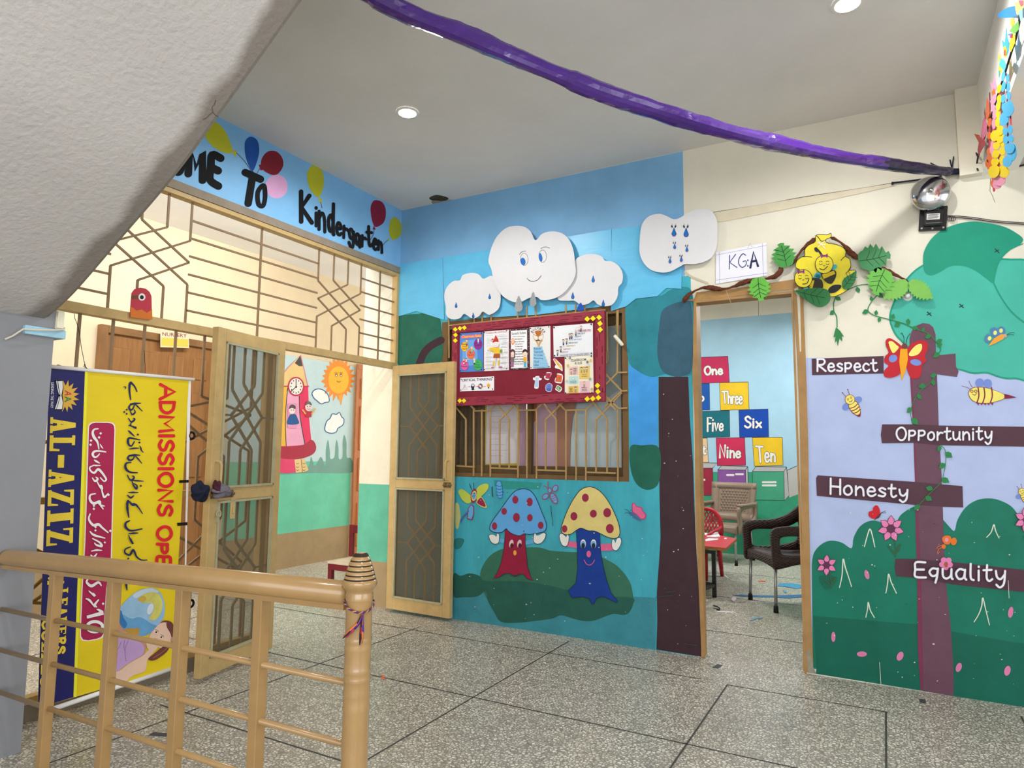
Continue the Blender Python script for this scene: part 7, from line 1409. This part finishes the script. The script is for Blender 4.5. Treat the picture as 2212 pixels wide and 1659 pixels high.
def armchair(name, loc, face, label, m_shell, m_seat, diamond):
    rz = math.atan2(face[1],face[0]); g = thing(name, (loc[0],loc[1],0), label, 'chair', None, rz)
    Mx = Matrix.Translation((loc[0],loc[1],0)) @ Matrix.Rotation(rz,4,'Z'); hw = .25
    b = MB(); shell(b, lambda uu,vv: ((.03-.49*vv, (uu-.5)*2*(hw-.012), .405+.012*math.cos(vv*3)-.035*math.sin(math.pi*vv)*(1-(2*uu-1)**2*.6)-.02*(max(0,.12-vv)/.12)**2),(0,0,1)), 14, 14, .022); b.weld(); b.xf(Mx).build('seat', m_seat, g, True)
    b = MB(); b.add(*[x for x in (lambda o: (o.v,o.f))(MB())]) if False else None
    shell(b, lambda uu,vv: ((.035-.012*abs(2*uu-1), (uu-.5)*2*(hw-.012), .40-.075*vv*(1-.35*math.sin(math.pi*uu))),(1,0,0)), 12, 4, .02); b.weld(); b.xf(Mx).build('front_apron', m_seat, g, True)
    b = MB(); cur = lambda uu: -.05*(2*uu-1)**2
    shell(b, lambda uu,vv: ((-.45-.09*vv-cur(uu), (uu-.5)*2*(hw-.012+.025*vv), .42+.43*vv-.025*vv*(2*uu-1)**2),(1,0,.2)), 16, 12, .018); b.weld(); bk = b.xf(Mx).build('backrest', m_shell if diamond else m_seat, g, True)
    if diamond:
        b = MB(); nx, nz = 9, 8
        for j in range(nz):
            for i in range(nx):
                uu = .17+.66*(i+.5+(.5 if j%2 else 0))/(nx+.5); vv = .24+.56*(j+.5)/nz; c = Vector((-.45-.09*vv-cur(uu)+.011, (uu-.5)*2*(hw-.012+.025*vv), .42+.43*vv)); r1, r2 = .017, .026
                b.add([c+Vector((0,-r1,0)),c+Vector((0,0,-r2)),c+Vector((0,r1,0)),c+Vector((0,0,r2)),c+Vector((.009,0,.002))],[(0,1,4),(1,2,4),(2,3,4),(3,0,4)])
        b.xf(Mx).build('quilted_panel', m_shell, bk)
        fr_ = MB()
        for v0,v1 in ((.0,.2),(.84,1.0)): shell(fr_, lambda uu,vv: ((-.45-.09*(v0+(v1-v0)*vv)-cur(uu)+.010, (uu-.5)*2*(hw-.012+.025*(v0+(v1-v0)*vv)), .42+.43*(v0+(v1-v0)*vv)),(1,0,.2)), 12, 2, .012)
        for u0,u1 in ((0,.15),(.85,1)): shell(fr_, lambda uu,vv: ((-.45-.09*vv-cur(u0+(u1-u0)*uu)+.010, (u0+(u1-u0)*uu-.5)*2*(hw-.012+.025*vv), .42+.43*vv),(1,0,.2)), 2, 8, .012)
        fr_.weld(); fr_.xf(Mx).build('back_frame', m_shell, bk, True)
    out = [(.045,.60),(-.05,.632),(-.20,.64),(-.33,.68),(-.44,.76),(-.53,.83),(-.50,.60),(-.47,.43),(-.36,.375),(-.15,.355),(-.01,.325),(.04,.33),(.045,.45)]
    inn = [(-.015,.545),(-.07,.562),(-.20,.562),(-.30,.575),(-.37,.60),(-.42,.62),(-.43,.55),(-.41,.48),(-.34,.445),(-.18,.425),(-.06,.425),(-.02,.44),(-.012,.49)]
    if diamond:
        out = [(.01,.585),(-.04,.612),(-.20,.62),(-.33,.625),(-.44,.64),(-.49,.64),(-.49,.56),(-.46,.43),(-.36,.375),(-.15,.355),(-.03,.33),(-.0,.335),(-.005,.45)]
        inn = [(-.055,.545),(-.09,.572),(-.20,.582),(-.30,.585),(-.37,.59),(-.42,.59),(-.43,.55),(-.41,.48),(-.34,.445),(-.18,.425),(-.10,.425),(-.075,.44),(-.06,.49)]
    for sg in (-1,1):
        b = MB(); ring(b,out,inn,sg*hw-.014,sg*hw+.014); b.weld(); b.xf(Mx).build('armrest', m_shell, g, True)
        if diamond:
            b = MB(); b.rbox((-.44,sg*hw-.03,.612),(-.02,sg*hw+.03,.636),.008); b.xf(Mx).build('arm_pad', m_shell, g)
    for x,y,dx in ((.005,-.215,.01),(.005,.215,.01),(-.43,-.20,-.05),(-.43,.20,-.05)):
        b = MB(); b.tube([(x,y,.37),(x+dx,y*1.03,.035)],.0125,14); lg = b.xf(Mx).build('leg', mat('#a2a3a3',.3,.06,30,metal=.75), g, True)
        b = MB(); b.tube([(x+dx*.95,y*1.03,.048),(x+dx,y*1.03,.001)],[.0165,.0185],14); b.xf(Mx).build('rubber_foot', mat('#1e1c1c',.7,.05), lg, True)
    return g
DBR = mat('#3b2a28', .38, .06, 20); WV = weave('#3b2a28','brick')
armchair('armchair', (2.395,1.585), (-.835,-.55), 'dark brown woven plastic armchair with metal legs at the right of the doorway', WV, WV, False)
BEI = mat('#8f7d6e', .4, .05, 20)
armchair('armchair', (1.63,3.475), (-.22,-.975), 'beige plastic armchair with a quilted back against the painted blocks', BEI, BEI, True)
RDP = mat('#a81c2c', .35, .06, 20)
fc = Vector((-.22,-.975,0)).normalized(); rz = math.atan2(fc.y,fc.x); lf = Vector((-fc.y,fc.x,0)); org = Vector((1.84,2.7,0))-lf*.165+fc*.30
rc = thing('child_chair', tuple(org), 'small red plastic child chair with a lattice back behind the red table', 'chair', None, rz); Mx = Matrix.Translation(org) @ Matrix.Rotation(rz,4,'Z')
zt_ = hy(1530,1096,2.72).z
b = MB(); b.rbox((-.29,-.16,.30),(.03,.16,.318),.008); b.xf(Mx).build('seat', RDP, rc)
b = MB(); pts = [(-.30,-.165,.0+.31)]+[(-.31-.05*math.sin(a), -.17*math.cos(a), .31+(zt_-.33)*math.sin(a)**.55 if math.sin(a) > 0 else .31) for a in [math.pi*i/18 for i in range(1,18)]]+[(-.30,.165,.31)]
b.tube(pts,.020,10); b.xf(Mx).build('back_rim', RDP, rc, True)
b = MB()
for i in range(-6,7):
    for sg in (-1,1):
        p = []
        for t in range(9):
            zz = .34+(zt_-.38)*t/8; y = i*.035+sg*(t-4)*.018
            if abs(y) < .155*math.sqrt(max(0,1-((zz-.33)/(zt_-.32))**2.5)): p.append((-.31-.045*t/8,y,zz))
        if len(p) > 1: b.path(p,.009,.007,(1,0,0))
b.xf(Mx).build('back_lattice', RDP, rc)
for x,y,dx in ((0,-.145,.02),(0,.145,.02),(-.28,-.15,-.03),(-.28,.15,-.03)):
    b = MB(); b.tube([(x,y,.30),(x+dx,y*1.1,.001)],[.028,.017],10); b.xf(Mx).build('leg', RDP, rc, True)
for sg in (-1,1):
    b = MB(); b.tube([(-.31,sg*.168,.47),(-.22,sg*.185,.455),(-.10,sg*.188,.445),(-.0,sg*.18,.42),(.015,sg*.17,.36),(.01,sg*.155,.31)],.015,10); b.xf(Mx).build('armrest', RDP, rc, True)
# ---- red table
zt_ = hy(1549,1186,1.70).z+.012
Rr, Nn, Ff = hz(1591,1163.5,zt_), hz(1568,1184,zt_), hz(1550,1155,zt_)
Lf = Vector((-.75,.12,0)); tb = thing('table', (1.7,1.75,0), 'red topped school table with black legs and paper scraps on it', 'table')
pl = [Rr,Nn,Nn+Lf+Vector((0,0,0)),Ff+Lf,Ff]; b = MB()
b.add([tuple(p) for p in pl]+[(p.x,p.y,zt_-.006) for p in pl],[(0,1,2,3,4)[::-1],(5,6,7,8,9)]+[(i,(i+1)%5,5+(i+1)%5,5+i) for i in range(5)]); b.weld(); b.build('table_top', mat('#c8414a',.3,.05,10), tb)
b = MB(); b.add([(p.x,p.y,zt_-.0065) for p in pl]+[(p.x,p.y,zt_-.024) for p in pl],[(0,1,2,3,4)[::-1],(5,6,7,8,9)]+[(i,(i+1)%5,5+(i+1)%5,5+i) for i in range(5)]); b.weld(); tag(b.build('top_edge', mat('#a4743c',.45,.12,20), tb), 'bare plywood edge')
BLM = mat('#1d1b1c',.35,.06,20); lp = [(1.99,1.70),(1.93,1.36),(1.36,1.80),(1.30,1.48)]
for x,y in lp:
    b = MB(); b.rbox((x-.016,y-.016,0.001),(x+.016,y+.016,zt_-.025),.002); b.build('leg', BLM, tb)
b = MB(); b.bar((1.99,1.70,.10),(1.36,1.80,.10),.026,.026,(0,0,1)); b.build('crossbar', BLM, tb)
b = MB(); b.bar((1.99,1.70,.10),(1.93,1.36,.10),.026,.026,(0,0,1)); b.build('crossbar', BLM, tb)
b = MB(); b.bar((1.99,1.70,zt_-.04),(1.36,1.80,zt_-.04),.026,.026,(0,0,1)); b.bar((1.93,1.36,zt_-.04),(1.30,1.48,zt_-.04),.026,.026,(0,0,1)); b.build('apron', BLM, tb)
def scrap(name, pxs, z0, m, label, cat_='paper scrap', group=None, curl=.004):
    ps = [hz(x,y,z0) for x,y in pxs]; n = len(ps); rr = random.Random(n+int(pxs[0][0])); c = sum(ps, Vector())/n
    tp_ = [p+Vector((0,0,.002+curl*rr.random())) for p in ps]; b = MB()
    b.add([c+Vector((0,0,.0025+curl))]+tp_+[Vector((p.x,p.y,z0+.0006)) for p in ps], [(0,1+i,1+(i+1)%n) for i in range(n)]+[(1+i,1+n+i,1+n+(i+1)%n,1+(i+1)%n) for i in range(n)]+[tuple(range(n+1,2*n+1))[::-1]])
    bm = MB(); bm.v, bm.f, bm.m = b.v, b.f, b.m; return tag(bm.build(name, m), label, cat_, group)
e6 = lambda *p: [u(E6,*q) for q in p]
WP = mat('#dcd0d4',.6,.08,40)
scrap('paper_scrap', e6((120,735),(150,722),(240,725),(265,765),(210,770),(130,765)), zt_, WP, 'crumpled white paper on the red table, largest piece', curl=.014)
scrap('paper_scrap', e6((112,785),(150,775),(245,778),(240,792),(150,800),(115,805)), zt_, WP, 'white paper strip at the near edge of the red table', curl=.004)
scrap('paper_scrap', e6((80,715),(130,720),(140,745),(85,735)), zt_, WP, 'white paper piece at the far left of the red table', curl=.006)
scrap('paper_scrap', e6((305,772),(330,770),(332,780),(308,782)), zt_, WP, 'tiny white paper bit near the corner of the red table', curl=.002)
z0 = .0005
scrap('paper_sheet', e6((850,1262),(870,1235),(1000,1235),(1110,1252),(1110,1280),(1045,1290),(940,1272)), z0, mat('#4a93b8',.5,.05), 'blue paper sheet lying on the classroom floor behind the brown armchair', 'paper')
scrap('paper_scrap', e6((905,1310),(940,1308),(942,1335),(925,1332)), z0, mat('#5aa0c4',.5,.05), 'small blue paper bit near the blue sheet on the floor')
scrap('paper_ribbon', e6((390,1358),(480,1352),(620,1358),(800,1358),(960,1370),(1110,1352),(1110,1374),(960,1388),(800,1376),(620,1374),(480,1366)), z0, mat('#3a6f9c',.5,.05), 'long blue paper ribbon across the classroom floor', 'ribbon')
scrap('paper_scrap', e6((225,1520),(300,1520),(425,1528),(425,1536),(300,1532),(228,1527)), z0, WP, 'thin white paper strip on the floor below the table leg', curl=.001)
scrap('paper_scrap', e6((570,1615),(600,1592),(640,1590),(700,1585),(690,1595),(630,1602),(600,1615)), z0, mat('#6f9ab5',.5,.05), 'pale blue paper shred on the floor in front of the brown armchair')
scrap('paper_scrap', e6((655,1207),(690,1203),(735,1210),(720,1216),(665,1216)), z0, mat('#d9704a',.5,.05), 'orange paper shred on the classroom floor', curl=.001)
scrap('paper_scrap', e6((380,1390),(400,1375),(430,1392),(420,1412),(400,1424),(378,1412)), z0, WP, 'crumpled white paper ball on the floor near the table leg', curl=.02)
scrap('paper_scrap', e6((310,1150),(330,1160),(350,1180),(340,1184),(318,1168)), z0, WP, 'white paper shred beside the red chair foot', curl=.002)
b = MB(); b.tube([hz(*u(E6,*p),.004) for p in ((195,1460),(235,1470),(262,1490),(255,1505),(225,1500))],.004,6); b.tube([hz(*u(E6,*p),.006) for p in ((195,1490),(225,1490),(250,1500))],.003,6); tag(b.build('plastic_scrap', mat('#2a2a30',.5,.05)), 'dark curled plastic strip on the floor by the table leg', 'scrap')
c = hz(827,1463,0); scrap('paper_scrap', [(823,1458),(828,1459),(829,1465),(832,1467),(826,1468)], z0, mat('#e0704a',.5,.05), 'tiny orange paper bit on the hall floor beside the newel', curl=.003)
# ================================================================== CEILING LAMPS
LGT = emit('lamp_glow', (1,.98,.94), 40); RIM = mat('#e6e4de',.35,.02)
for i,(x,y,lab,pw) in enumerate(((.995,-1.207,'round recessed ceiling light glowing above the gate',11),(3.2,-1.06,'round ceiling light at the top edge above the doorway',8),(3.2,-3.3,'round ceiling light over the landing behind the rope',10))):
    d = thing('ceiling_light', (x,y,H), lab, 'ceiling light', 'recessed ceiling lights' if False else None)
    b = MB(); b.lathe([(.062,-.0005),(.064,-.007),(.050,-.010),(.046,-.004)],(x,y,H),32); b.build('trim_ring', RIM, d, True)
    b = MB(); b.lathe([(.046,-.005),(.03,-.0065),(.0,-.007)],(x,y,H),32); b.build('diffuser', LGT, d, True)
    l = bpy.data.lights.new('lamp','SPOT'); l.energy = pw*5.4; l.spot_size = math.radians(174); l.spot_blend = .45; l.shadow_soft_size = .045; l.color = (1,.98,.94)
    lo = bpy.data.objects.new('lamp', l); COL.objects.link(lo); lo.location = (x,y,H-.035)
